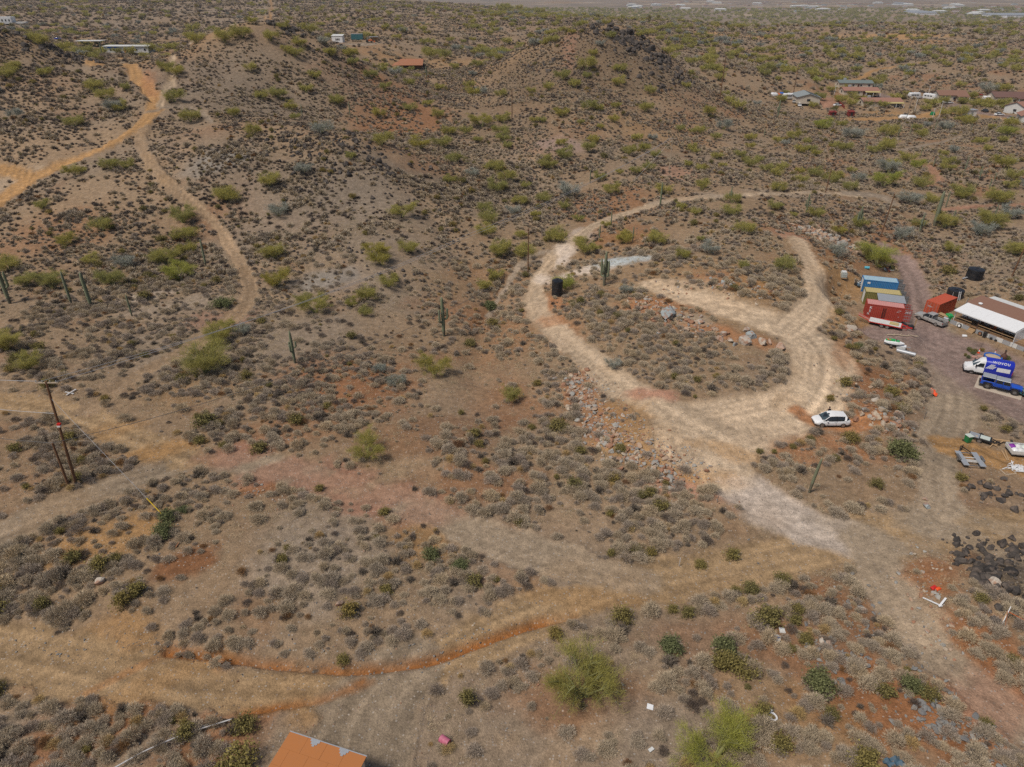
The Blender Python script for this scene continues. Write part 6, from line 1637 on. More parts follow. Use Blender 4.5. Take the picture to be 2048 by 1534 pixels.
# ------------------------------------------------------------------ people
def person(label, loc, rz, top, legs, arm_up=False, hgt=1.74):
    o = thing('person', label, 'person', loc, rz)
    k = hgt / 1.74
    J = {'pel': (0, 0, .95), 'sp': (0, 0, 1.15), 'ch': (0, 0, 1.36), 'nk': (0, .0, 1.50), 'hd0': (0, .02, 1.58), 'hd': (0, .03, 1.66), 'hdt': (0, .02, 1.72)}
    V = [J['pel'], J['sp'], J['ch'], J['nk'], J['hd0'], J['hd'], J['hdt']]
    Rr = [(.15, .11), (.135, .10), (.165, .11), (.055, .055), (.07, .08), (.085, .10), (.05, .06)]
    E = [(0, 1), (1, 2), (2, 3), (3, 4), (4, 5), (5, 6)]
    def chain(root, pts, rads):
        k0 = root
        for p, r in zip(pts, rads):
            V.append(p); Rr.append((r, r)); E.append((k0, len(V) - 1)); k0 = len(V) - 1
        return k0
    for s in (1, -1):
        chain(0, [(s * .10, 0, .86), (s * .11, .02, .48), (s * .115, -.02, .10), (s * .12, .04, .035), (s * .125, .15, .03)], [.085, .06, .045, .045, .035])
        if arm_up and s > 0:
            e = chain(2, [(s * .19, 0, 1.40), (s * .33, .12, 1.42), (s * .20, .22, 1.60)], [.05, .042, .034]); dirv = Vector((-.3, .2, .9)).normalized()
        else:
            e = chain(2, [(s * .19, 0, 1.40), (s * .24, -.02, 1.12), (s * .23, .08, .88)], [.05, .042, .034]); dirv = Vector((0, .15, -1)).normalized()
        pw = Vector(V[e]) + dirv * .07
        V.append(tuple(pw)); Rr.append((.036, .022)); E.append((e, len(V) - 1)); pi = len(V) - 1
        side = dirv.cross(Vector((1, 0, 0))).normalized()
        for q, ln in ((-.03, .075), (-.01, .09), (.01, .085), (.03, .065)):
            V.append(tuple(pw + side * q + dirv * .03)); Rr.append((.009, .009)); E.append((pi, len(V) - 1))
            V.append(tuple(pw + side * q * 1.1 + dirv * (.03 + ln) + Vector((0, .015, 0)))); Rr.append((.008, .008)); E.append((len(V) - 2, len(V) - 1))
        V.append(tuple(pw + side * .05)); Rr.append((.010, .010)); E.append((pi, len(V) - 1))
        V.append(tuple(pw + side * .065 + dirv * .04)); Rr.append((.009, .009)); E.append((len(V) - 2, len(V) - 1))
    me = bpy.data.meshes.new('body'); me.from_pydata([tuple(Vector(v) * k) for v in V], E, [])
    b = mobj('body', me, o)
    md = b.modifiers.new('skin', 'SKIN'); md.use_smooth_shade = True
    for i, sv in enumerate(me.skin_vertices[0].data):
        sv.radius = (Rr[i][0] * k, Rr[i][1] * k); sv.use_root = (i == 0)
    b.modifiers.new('sub', 'SUBSURF').levels = 1
    bpy.context.view_layer.update()
    ev = b.evaluated_get(bpy.context.evaluated_depsgraph_get())
    m2 = bpy.data.meshes.new_from_object(ev); b.modifiers.clear(); b.data = m2
    m2.materials.clear()
    for mt in ('skin', top, legs, 'black'): m2.materials.append(K[mt])
    for p in m2.polygons:
        z = p.center.z / k; x = abs(p.center.x) / k
        p.material_index = 3 if z < .07 else 2 if z < .96 else (1 if z < 1.49 and not (x > .17 and (z < 1.06 or (arm_up and z > 1.47))) else 0)
    # face and hair
    for s in (1, -1):
        MB().lathe([(.001, -.012), (.012, 0), (.001, .012)], 6, (s * .032 * k, .118 * k, 1.655 * k)).build('eye', 'black', o)
    MB().poly([(-.012, .12 * k, 1.60 * k), (.012, .12 * k, 1.60 * k), (0, .125 * k, 1.65 * k)], (0, .022, -.004)).build('nose', 'skin', o)
    MB().box(-.025 * k, .105 * k, 1.572 * k, .025 * k, .122 * k, 1.582 * k).build('mouth', 'taill', o)
    MB().lathe([(.03, -.10), (.088, -.06), (.105, .0), (.10, .06), (.06, .10), (.005, .115)], 12, (0, -.006 * k, 1.665 * k)).build('hair', 'hair', o, 0, True)
    return o
ca = suv.rotation_euler[2]
pc = suv.location + Matrix.Rotation(ca, 3, 'Z') @ Vector((-.25, -1.45 if (Matrix.Rotation(ca, 3, 'Z') @ Vector((0, -1, 0))).y > 0 else 1.45, 0))
person('person in dark clothing standing behind the white car', (pc.x, pc.y, gz(pc.x, pc.y)), math.pi, 'cloth', 'cloth', True)
q = hx(5.05, 1.9, .88); person('person in white shirt on the porch by the door', tuple(q), HA + math.pi, 'shirt', 'denim')
q = hx(5.75, 1.6, .88); person('person in grey-blue top on the porch beside the orange chair', tuple(q), HA + 2.4, 'denim', 'cloth')
ch = thing('chair', 'orange plastic chair on the porch', 'chair', hx(6.5, 1.6, .88), HA + 3.0)
MB().box(-.25, -.25, .42, .25, .25, .48).build('seat', 'torange', ch, .02); MB().poly([(-.25, -.25, .46), (.25, -.25, .46), (.25, -.33, 1.05), (-.25, -.33, 1.05)], (0, .04, 0)).build('backrest', 'torange', ch)
for sx in (-.21, .21):
    for sy in (-.21, .21):
        MB().box(sx - .02, sy - .02, 0, sx + .02, sy + .02, .42).build('leg', 'torange', ch)

# ------------------------------------------------------------------ water tanks
def tank(label, p, r, h, ladder=False, pipe=True):
    o = thing('water_tank', label, 'water tank', (p.x, p.y, p.z - .05), random.random() * 6)
    prof = [(r * .99, 0)]
    for k in range(8):
        z = .12 + (h * .86 - .12) * k / 7.5
        prof += [(r, z), (r, z + h * .07), (r * .982, z + h * .08), (r * .982, z + h * .10)]
    MB().lathe(prof, 28).build('body', 'tank', o, 0, True)
    MB().lathe([(r * .985, h * .90), (r * .97, h * .93), (r * .6, h * .985), (r * .25, h)], 28).build('dome', 'tank', o, 0, True)
    MB().lathe([(.28, h - .02), (.28, h + .06), (.24, h + .09), (.02, h + .095)], 16, (r * .15, 0, 0)).build('lid', 'tank', o)
    if pipe:
        MB().cyl((r + .04, 0, .1), (r + .04, 0, h * .8), .035, n=8).cyl((r + .04, 0, .2), (r + .5, .1, .12), .035, n=8).build('pipe', 'pvc', o)
    return o
t1 = tank('tall slim black water tank half hidden by a palo verde', at(1114, 590), 1.0, 3.1)
t2 = tank('wide black water tank on bare ground above the yard', at(1947, 557), 1.5, 2.25)
pt3 = at(1908, 594)
t3 = tank('black domed water tank behind the orange-red container', pt3, 1.45, 1.75)
ld = thing('ladder', 'white stepladder leaning on the domed black tank', 'ladder', (pt3.x - .1, pt3.y - 1.75, pt3.z), 0)
for sx in (-.2, .2):
    MB().bar((sx, 0, 0), (sx * .8, .35, 1.7), .06).build('rail', 'white', ld)
for k in range(5):
    MB().bar((-.19, .06 + .065 * k, .3 + .3 * k), (.19, .06 + .065 * k, .3 + .3 * k), .05).build('rung', 'white', ld)
pl = at(1931, 558)
tag(MB().poly([(-.7, -.25, .12), (.7, -.1, .5), (.7, .2, .5), (-.7, .1, .12)], (0, 0, .05)).build('board', 'galv'), 'grey board lying beside the wide black tank', 'board').location = pl

# ------------------------------------------------------------------ yard clutter
tote = thing('tote_tank', 'caged pale plastic tote tank alone on the bank', 'tote', at(1686, 555), -.2)
MB().box(-.5, -.6, .14, .5, .6, 1.12).build('bottle', 'tote', tote, .06); MB().box(-.55, -.65, 0, .55, .65, .13).build('pallet', 'wood', tote)
for x in (-.52, -.17, .17, .52):
    MB().bar((x, -.63, .13), (x, -.63, 1.16), .03).bar((x, .63, .13), (x, .63, 1.16), .03).build('cage_bar', 'galv', tote)
for z in (.4, .75, 1.14):
    MB().bar((-.53, -.63, z), (.53, -.63, z), .03).bar((-.53, .63, z), (.53, .63, z), .03).build('cage_bar', 'galv', tote)
MB().box(-.48, -.5, 1.13, .4, .45, 1.32).build('cover', 'offwhite', tote, .05)
def drum(name, label, p, rz, mat, endm, r=.29, L=.88, upright=False):
    o = thing(name, label, 'barrel', (p.x, p.y, p.z), rz)
    if upright:
        MB().lathe([(r, 0), (r, .28 * L), (r * 1.04, .31 * L), (r, .34 * L), (r, .64 * L), (r * 1.04, .67 * L), (r, .70 * L), (r, L)], 20).build('body', mat, o, 0, True)
    else:
        V = MB().lathe([(r, 0), (r, .28 * L), (r * 1.04, .31 * L), (r, .34 * L), (r, .64 * L), (r * 1.04, .67 * L), (r, .70 * L), (r, L)], 20)
        V.v = [(z - L / 2, y, x + r) for x, y, z in V.v]
        V.build('body', mat, o, 0, True)
        MB().cyl((L / 2 + .002, 0, r), (L / 2 + .012, 0, r), r * .93, n=20).build('end', endm, o)
    return o
drum('barrel', 'sky blue barrel lying behind the blue container', at(1733, 538), -.2, 'skyblue', 'rust')
drum('barrel', 'pink faded barrel lying on bare ground near the orange roof', at(890, 1486), -.6, 'pink', 'drumred', .3, .78)
bb = thing('crate', 'small black open bin under the big palo verde', 'bin', at(1783, 539), .3)
MB().box(-.4, -.35, 0, .4, .35, .06).build('base', 'black', bb)
for s in (1, -1):
    MB().box(-.4, s * .35 - .02, .05, .4, s * .35 + .02, .8).build('side', 'black', bb); MB().box(s * .4 - .02, -.33, .05, s * .4 + .02, .33, .8).build('end', 'black', bb)
def heap(label, p, rz, items, name='scrap_heap', cat='scrap'):
    o = thing(name, label, cat, p, rz)
    r = random.Random(int(p.x * 10))
    for i, (mt, n, ln, w) in enumerate(items):
        for k in range(n):
            x, y = r.uniform(-1, 1), r.uniform(-.5, .5); a = r.uniform(0, 3.14); z = .04 + .09 * r.random() + .03 * i
            MB().bar((x - ln / 2 * math.cos(a), y - ln / 2 * math.sin(a), z), (x + ln / 2 * math.cos(a), y + ln / 2 * math.sin(a), z + r.uniform(-.03, .2)), w, w * .5).build('piece', mt, o)
    return o
heap('rusty scrap and boards heaped behind the blue container', at(1772, 541), 0, [('brick', 5, 1.6, .3), ('rust', 6, 1.4, .2), ('offwhite', 4, 1.2, .2), ('steel', 4, 1.0, .25)])
heap('white and dark junk heaped at the blue container end', at(1717, 568), 1.2, [('offwhite', 7, 1.2, .5), ('black', 6, 1.0, .4), ('steel', 4, 1.3, .2), ('tarp', 3, 1.0, .5)])
heap('dark junk and white boards in front of the blue container', at_z(1757, 577, ZC), -.3, [('black', 6, 1.6, .5), ('offwhite', 5, 1.5, .25), ('steel', 5, 1.5, .2)])
heap('pale branches and grey scrap behind the domed tank', at(1882, 575), .2, [('rope', 6, 1.3, .12), ('steel', 4, 1.1, .3), ('rust', 4, .9, .3)])

# stacked lumber beside the silver pickup
lp0, lp1 = at_z(1846, 621, -3.0), at_z(1892, 642, -3.0)
lb = thing('lumber_rack', 'rack of long lumber boards behind the silver pickup', 'lumber rack', (lp0.x, lp0.y, gz(lp0.x, lp0.y)), ang(lp0, lp1))
LL = (lp1 - lp0).length
for k in range(4):
    MB().box(.3 + k * (LL - .6) / 3 - .05, -.1, 0, .3 + k * (LL - .6) / 3 + .05, .9, .12).build('bearer', 'wood', lb)
for lv in range(3):
    for j in range(4):
        MB().box(.05 * ((j + lv) % 3), -.1 + j * .25, .13 + lv * .30, LL - .07 * ((j * 2 + lv) % 3), .12 + j * .25, .23 + lv * .30).build('board', 'wood', lb)
tag(MB().box(-.5, -.6, 0, .5, .6, 1.1).build('green_cover', 'lgreen', None, .08), 'bright green covered box between the lumber and the porch', 'box').location = at_z(1897, 640, -3.05)

# red flatbed trailer with a ladder-like ramp
tp0, tp1 = at_z(1738, 650, ZC - .4), at_z(1798, 665, ZC - .6)
tc = (tp0 + tp1) / 2
fb = thing('flatbed_trailer', 'red flatbed trailer with pale deck in front of the red container', 'trailer', (tc.x, tc.y, gz(tc.x, tc.y)), ang(tp0, tp1))
MB().box(-2.6, -1.0, .58, 2.6, 1.0, .70).build('frame', 'rred', fb)
for k in range(6):
    MB().box(-2.55, -.96 + k * .32, .702, 2.4, -.66 + k * .32, .75).build('deck_board', 'offwhite', fb)
MB().bar((2.6, -.8, .6), (3.9, 0, .6), .12).bar((2.6, .8, .6), (3.9, 0, .6), .12).build('drawbar', 'rred', fb); MB().box(3.85, -.1, .55, 4.15, .1, .7).build('coupler', 'rred', fb)
MB().bar((3.3, 0, .0), (3.3, 0, 1.0), .08).build('jack', 'rred', fb)
wheels(fb, (-.45, .45), 1.12, .36, .22)
for s in (1, -1):
    MB().box(-1.0, s * 1.02, .66, 1.0, s * 1.24, .76).build('fender', 'rred', fb)
MB().bar((-2.6, -.75, .72), (-4.4, -.75, 1.35), .1).bar((-2.6, .2, .72), (-4.4, .2, 1.35), .1).build('ramp_rail', 'rred', fb)
for k in range(12):
    t = k / 11
    MB().bar((-2.6 - 1.8 * t, -.75, .74 + .63 * t), (-2.6 - 1.8 * t, .2, .74 + .63 * t), .06).build('ramp_slat', 'redroof', fb)
MB().box(.6, -.6, .76, 2.0, .4, .9).build('load', 'yellow', fb)
heap('teal and dark junk between the trailer and the red container', at_z(1790, 652, ZC - .3), -.35, [('skyblue', 3, 1.4, .3), ('teal', 4, 1.5, .4), ('black', 5, 1.2, .4), ('wood', 4, 1.4, .15)])
tag(MB().box(-.45, -.4, 0, .45, .4, .7).build('appliance', 'black', None, .05), 'black square appliance beyond the red trailer', 'appliance').location = at_z(1820, 658, gz(70, 109) )
tag(MB().bar((0, 0, 0), (.1, .05, 2.0), .14).build('timber_post', 'wood'), 'upright wooden post beside the black appliance', 'post').location = at_z(1826, 660, gz(70.5, 109))
dw = thing('dead_branch', 'pale bleached branch lying on the yard gravel', 'branch', at(1805, 672), -.1)
r = random.Random(3); pts = [(-2.6 + .55 * k, r.uniform(-.18, .18), .12 + .05 * (k % 2)) for k in range(10)]
for k in range(9):
    MB().cyl(pts[k], pts[k + 1], .10 - .004 * k, .095 - .004 * k, n=7).build('stem' if k < 6 else 'twig', 'rope', dw)
for k in (2, 4, 6, 7, 8):
    MB().cyl(pts[k], (pts[k][0] + .5, pts[k][1] + r.choice((-.6, .6)), .3), .05, .02, n=6).build('twig', 'rope', dw)

# jet ski on its trailer
jk = thing('jet_ski', 'white jet ski with green seat on a small trailer', 'jet ski', at(1786, 692), -.52)
MB().loft([ring(x, [(w * .3, zb), (w, zb + .18), (w * .92, zt - .06), (w * .5, zt), (0, zt + .02)]) for x, w, zb, zt in ((-1.45, .46, .42, .80), (-.8, .56, .36, .86), (.2, .56, .36, .92), (.9, .42, .42, .95), (1.5, .1, .62, .86))]).build('hull', 'white', jk, 0, True)
MB().loft([ring(x, [(w, zb), (w * .9, zt), (0, zt + .05)]) for x, w, zb, zt in ((-1.3, .2, .82, 1.0), (-.6, .22, .86, 1.15), (.1, .2, .9, 1.2))]).build('seat', 'lgreen', jk, 0, True)
MB().box(.2, -.28, .94, .75, .28, 1.12).build('console', 'lgreen', jk, .06); MB().bar((.25, -.38, 1.28), (.25, .38, 1.28), .05).bar((.25, 0, 1.1), (.25, 0, 1.28), .08).build('handlebar', 'black', jk)
MB().box(-1.1, -.3, 1.05, -.5, .1, 1.12).build('vest', 'torange', jk, .03)
jt = thing('boat_trailer', 'low grey trailer under the jet ski', 'trailer', jk.location.copy(), -.52)
MB().bar((-1.5, -.4, .32), (1.6, 0, .32), .07).bar((-1.5, .4, .32), (1.6, 0, .32), .07).bar((1.5, 0, .32), (2.5, 0, .32), .08).build('frame', 'galv', jt)
MB().bar((-.3, -.7, .26), (-.3, .7, .26), .06).build('axle', 'steel', jt); wheels(jt, (-.3,), .75, .26, .16)
wbx = thing('box', 'white covered box at the end of the jet ski trailer', 'box', at(1801, 698), -.5)
MB().box(-.7, -.4, 0, .7, .4, .62).build('body', 'offwhite', wbx, .1); MB().box(-.72, -.42, .60, .72, .42, .70).build('lid', 'white', wbx, .04)
# culvert pipe
c0, c1 = at(1793, 702), at(1829, 716)
cv = thing('culvert_pipe', 'long grey corrugated culvert pipe lying on the bank edge', 'pipe', ((c0 + c1) / 2), ang(c0, c1))
L2 = (c1 - c0).length / 2; n = 30
prof = []
V = []
for i in range(n + 1):
    x = -L2 + 2 * L2 * i / n; rr = .33 + .02 * (i % 2)
    V.append([(x, rr * math.cos(t), .36 + rr * math.sin(t)) for t in [2 * math.pi * k / 18 for k in range(18)]])
m = MB(); m.v = [p for rg in V for p in rg]; m.f = [(j * 18 + i, j * 18 + (i + 1) % 18, (j + 1) * 18 + (i + 1) % 18, (j + 1) * 18 + i) for j in range(n) for i in range(18)]
m.build('tube', 'galv', cv, 0, True); MB().cyl((L2 - .01, 0, .36), (L2 + .004, 0, .36), .325, n=18).build('mouth', 'dark', cv)
# orange safety mesh draped on bushes
om = thing('safety_mesh', 'crumpled bright orange safety mesh on the bank', 'mesh', at(1866, 788), -.45)
V = []; n = 9
for i in range(n):
    for j in range(5):
        V.append((-.35 + j * .17 + .18 * math.sin(i * .8), -.9 + i * .24, .25 + .18 * math.sin(i * 1.7 + j * 1.3) + .10 * (j % 2)))
MB().add(V, [(i * 5 + j, i * 5 + j + 1, (i + 1) * 5 + j + 1, (i + 1) * 5 + j) for i in range(n - 1) for j in range(4)]).build('strip', 'netorange', om)
V = [(x - .55 + .12 * math.sin(k), y + .8, z + .08) for k, (x, y, z) in enumerate(V[:20])]
MB().add(V, [(i * 5 + j, i * 5 + j + 1, (i + 1) * 5 + j + 1, (i + 1) * 5 + j) for i in range(3) for j in range(4)]).build('strip', 'netorange', om)

# the ring garden in front of the porch
gd = at(1974, 716)
fs = thing('flagstone_paving', 'pink flagstone patch in front of the porch', 'paving', gd, .2)
for k in range(11):
    rr = random.Random(k); x, y = -1.8 + 1.1 * (k % 4), -.9 + .8 * (k // 4)
    P = [(x + .5 * math.cos(t + rr.uniform(-.2, .2)), y + .38 * math.sin(t), .02 + .01 * (k % 3)) for t in [6.283 * i / 6 for i in range(6)]]
    MB().poly(P, (0, 0, .06)).build('flagstone', 'slab', fs)
rg = thing('round_planter', 'blue-rimmed round tub full of sand and stones by the van', 'planter', at(1985, 716), 0)
V = MB().lathe([(1.25, 0), (1.32, .12), (1.32, .38), (1.12, .38), (1.10, .2)], 24); V.f = V.f[:-2]; V.build('rim', 'tramp', rg, 0, True)
MB().lathe([(1.11, .0), (1.1, .22), (.6, .3), (.05, .33)], 20).build('fill', 'rope', rg)
def cone(label, p):
    o = thing('traffic_cone', label, 'traffic cone', p, 0, 'traffic cones')
    MB().box(-.2, -.2, 0, .2, .2, .04).build('base', 'netorange', o); MB().lathe([(.15, .04), (.11, .3)], 14).build('body', 'netorange', o)
    MB().lathe([(.111, .3), (.07, .58)], 14).build('band', 'white', o); MB().lathe([(.071, .58), (.03, .75)], 14).build('tip', 'netorange', o); MB().cyl((0, 0, .7), (.15, 0, 1.9), .018, n=6).build('whip', 'black', o)
cone('traffic cone with a whip among plants by the flagstones', at(1957, 706)); cone('traffic cone with a whip behind the round tub', at(1989, 709))
fp = thing('chiminea', 'dark round clay stove with chimney beside the round tub', 'stove', at(2006, 718), 0)
MB().lathe([(.25, 0), (.48, .25), (.5, .55), (.3, .85), (.13, 1.0), (.11, 1.5)], 16).build('body', 'brownwall', fp, 0, True); MB().lathe([(.15, 1.48), (.15, 1.55)], 12).build('cap', 'black', fp)
for j, (px, py, s) in enumerate([(1938, 702, .8), (1950, 704, .75), (1946, 708, .6), (1930, 712, .6), (1936, 716, .6), (1963, 702, .7), (2014, 719, .8), (1942, 704, .7)]):
    p = at(px, py); o = empty('garden_plant', p, j, s * .75); o['category'] = 'plant'; o['group'] = 'garden plants'
    mobj('stems', BUSH_STEM['creo'][j % 3], o); mobj('foliage', BUSH_LEAF['creo' if j % 2 else 'jojo'][j % 3], o)
    o['label'] = ['low yellowish plant at the far end of the flagstones', 'grey-green plant behind the bright tuft', 'bright little plant beside the traffic cone', 'low plant at the tip of the garden bed', 'low plant on the van side of the garden bed', 'plant just behind the traffic cone', 'plant beside the clay stove', 'small plant in the middle of the garden bed'][j]
tag(MB().poly([(-.45, -.25, 0), (.4, -.3, 0), (.5, .2, 0), (-.2, .35, 0)], (0, 0, .28)).build('white_rock', 'white', None, .08), 'single white painted rock on the yard gravel', 'rock').location = at(1928, 673)
gt = thing('utility_cart', 'dark green cart parked behind the blue off-roader', 'cart', at(2047, 790), .6)
MB().box(-1.0, -.6, .45, 1.0, .6, .65).build('frame', 'teal', gt, .03); MB().box(-.9, -.55, .66, .2, .55, 1.0).build('tray', 'teal', gt, .05); MB().box(.3, -.5, .66, .9, .5, 1.15).build('hood', 'teal', gt, .08); wheels(gt, (.65, -.65), .68, .32, .2)

# trailers and scrap on the ochre pad
ch_ = thing('car_hauler', 'grey twin-ramp car-hauler trailer beside the drive', 'trailer', at(1938, 924), -.16)
Mh = 1.0
for s in (1, -1):
    MB().box(s * .95 - .33, -1.5, .46, s * .95 + .33, 1.5, .56).build('track', 'galv', ch_, .02)
    MB().box(s * 1.35 - .12, -.55, .45, s * 1.35 + .12, .55, .80).build('fender', 'steel', ch_, .05)
    for y in (-.0,):
        w = MB().cyl((s * 1.30 - .1, y, .33), (s * 1.30 + .1, y, .33), .33, n=18).build('wheel', 'tyre', ch_, .02); MB().cyl((s * 1.30 - .105, y, .33), (s * 1.30 + .105, y, .33), .18, n=12).build('rim', 'rim', w)
for y, w_ in ((-1.35, .12), (-.55, .08), (-.35, .08), (-.15, .08), (.35, .10), (1.35, .16)):
    MB().box(-.95, y - w_ / 2, .40, .95, y + w_ / 2, .46).build('crossbar', 'steel' if abs(y) > 1 else 'offwhite', ch_)
MB().bar((-.7, 1.5, .43), (0, 2.9, .43), .09).bar((.7, 1.5, .43), (0, 2.9, .43), .09).build('drawbar', 'black', ch_); MB().bar((0, 2.5, 0), (0, 2.5, .9), .08).build('jack', 'black', ch_)
tb = thing('trash_bin', 'green wheeled trash bin with pale lid by the trailers', 'bin', at(1934, 884), .2)
MB().loft([[(x_ * s, y_ * s, z_) for x_, y_ in ((-.36, -.36), (.36, -.36), (.36, .36), (-.36, .36))] for s, z_ in ((.82, .06), (1, 1.0))]).build('body', 'green', tb, .03); MB().box(-.4, -.42, 1.0, .4, .4, 1.08).build('lid', 'tote', tb, .03)
for s in (1, -1):
    MB().cyl((s * .3, .36, .12), (s * .36, .36, .12), .12, n=10).build('wheel', 'tyre', tb)
bt = thing('utility_trailer', 'small black trailer with grey boards beside the green bin', 'trailer', at(1958, 880), -.65)
MB().box(-1.3, -.7, .42, 1.3, .7, .54).build('frame', 'black', bt); MB().bar((1.3, -.5, .46), (2.3, 0, .46), .09).bar((1.3, .5, .46), (2.3, 0, .46), .09).build('drawbar', 'black', bt)
for k in range(5):
    MB().box(-1.2, -.62 + k * .25, .545, -.1, -.42 + k * .25, .60).build('board', 'galv', bt)
MB().box(.0, -.5, .55, 1.1, .4, .66).build('panel', 'tote', bt, .02); wheels(bt, (0,), .9, .30, .18)
ax = thing('axle_frame', 'wooden beam frame on two wheels between the trailers', 'axle', at(1985, 884), -.25)
MB().box(-1.9, -.12, .34, 1.9, .12, .52).build('beam', 'wood', ax, .02); MB().bar((-1.5, 0, .42), (.2, -1.2, .15), .12).bar((1.2, 0, .42), (.0, -1.0, .15), .12).bar((.4, 0, .42), (-.9, -1.7, .12), .10).build('brace', 'wood', ax)
for s in (1, -1):
    MB().cyl((s * 1.9, 0, .33), (s * 2.15, 0, .33), .33, n=16).build('wheel', 'rope' if s < 0 else 'tyre', ax, .03)
dt = thing('dump_trailer', 'white open trailer piled with trash bags', 'trailer', at(2040, 908), -.18)
MB().box(-1.5, -1.0, .45, 2.0, 1.0, .58).build('floor', 'offwhite', dt)
for s in (1, -1):
    MB().box(-1.5, s * 1.0 - .04, .58, 2.0, s * 1.0 + .04, 1.0).build('side', 'offwhite', dt)
MB().box(-1.55, -1.0, .58, -1.48, 1.0, 1.0).build('gate', 'offwhite', dt); wheels(dt, (.3,), 1.2, .33, .2)
br = random.Random(12)
for k, (mt, lab) in enumerate([('white', 'plump white trash bag at the trailer gate'), ('offwhite', 'pale trash bag beside the gate bag'), ('white', 'white trash bag on top of the trailer load'), ('white', 'white trash bag in the trailer middle'), ('purple', 'purple sheet bundle on the trailer load'), ('offwhite', 'grey-white trash bag against the trailer side'), ('tote', 'greenish trash bag sunk in the trailer load'), ('wood', 'small brown carton on the trailer load')]):
    q = dt.matrix_basis @ Vector(((-1.1 + (k % 4) * .7), -.55 + .9 * (k // 4) + br.uniform(-.1, .1), .58))
    o = thing('trash_bag' if mt not in ('wood',) else 'carton', lab, 'trash bag' if mt != 'wood' else 'carton', q, k)
    if mt == 'wood': MB().box(-.25, -.2, .3, .25, .2, .6).build('box', mt, o, .02)
    else:
        MB().lathe([(.22, 0), (.42, .14), (.44, .34), (.26, .55), (.07, .62)], 10).build('body', mt, o, 0, True); MB().lathe([(.05, .62), (.10, .70)], 8).build('knot', mt, o)
for k, (px, py, px2, py2, w, mt, lab) in enumerate([(2003, 902, 2014, 922, .14, 'wood', 'thin plank by the trailer, uphill of its twin'), (2009, 900, 2017, 922, .14, 'wood', 'thin plank lying next to its twin'), (2014, 924, 2032, 936, .10, 'wood', 'plank leading to the white slat pile')]):
    p, q = at(px, py), at(px2, py2)
    tag(MB().bar((p.x, p.y, p.z + .08), (q.x, q.y, q.z + .08), w, .06).build('plank', mt), lab, 'plank', 'loose planks')
pr_ = thing('picture_frame', 'empty wooden frame leaning by the white slats', 'frame', at(2016, 944), .1)
for a0, a1 in (((-.7, -.5), (.7, -.5)), ((.7, -.5), (.7, .5)), ((.7, .5), (-.7, .5)), ((-.7, .5), (-.7, -.5))):
    MB().bar((a0[0], a0[1], .06), (a1[0], a1[1], .06), .12, .06).build('rail', 'rope', pr_)
ps = thing('slat_pile', 'jumbled heap of white plastic slats', 'slat pile', at(2036, 940), 0)
for k in range(44):
    x, y, a_ = br.gauss(0, .6), br.gauss(0, .45), br.uniform(-.6, 1.4)
    MB().bar((x - .5 * math.cos(a_), y - .5 * math.sin(a_), .05 + .006 * k), (x + .5 * math.cos(a_), y + .5 * math.sin(a_), .08 + .006 * k), .09, .025).build('slat', 'white', ps)

# ------------------------------------------------------------------ poles and wires
def pole(label, px, py, top_px, hgt=None, lean=(0, 0), r=.15, cross=False, pale=False, stub=False):
    p = at(px, py)
    hgt = hgt or top_px / ppm(p) / .9
    o = thing('utility_pole', label, 'utility pole', p, 0, 'utility poles')
    MB().cyl((0, 0, -.3), (lean[0], lean[1], hgt), r, r * .66, n=12).build('shaft', 'rope' if pale else 'pole', o, 0, True)
    if cross:
        MB().box(lean[0] - 1.2, lean[1] - .06, hgt - .25, lean[0] + 1.2, lean[1] + .06, hgt - .12).build('crossarm', 'rope', o)
        for x in (-1.05, -.4, .4, 1.05):
            MB().cyl((lean[0] + x, lean[1], hgt - .12), (lean[0] + x, lean[1], hgt + .08), .05, n=8).build('insulator', 'galv', o)
    return o, p, hgt
p_a, P1, h1 = pole('taller brown utility pole with crossarm beside the gravel road', 152, 968, 208, 13.2, (.9, .3), .17, True)
p_b, P2, h2 = pole('shorter brown utility pole standing just beside the taller one', 138, 974, 110, 6.0, (.15, 0), .16)
MB().box(.6, -.2, 8.0, .95, .1, 8.2).build('red_tag', 'rred', p_a); MB().box(.58, -.22, 7.8, .9, .1, 7.99).build('white_tag', 'white', p_a)
pole('slim brown utility pole beside the pale lane', 1056, 550, 86, None, (0, 0), .13)
p_c, P3, h3 = pole('leaning brown utility pole behind the blue container', 1761, 474, 78, None, (.5, 0), .15)
p_d, P4, h4 = pole('brown utility pole at the frame edge above the porch house', 2022, 556, 68, 9.0, (.6, 0), .16)
pole('tall brown utility pole on the rise behind the scrub slope', 1440, 196, 72, None, (0, 0), .2)
pole('brown utility pole behind the solar-roofed house', 1585, 196, 52, None, (0, 0), .2)
pole('thin brown utility pole in the ravine below the peak', 1024, 238, 50, None, (0, 0), .15)
p_e, P5, h5 = pole('pale utility pole with short crossarm on the scrub slope', 1338, 343, 58, None, (0, 0), .12, True, True)
pole('dark utility pole past the end of the pale lane', 1651, 385, 42, None, (.2, 0), .13)
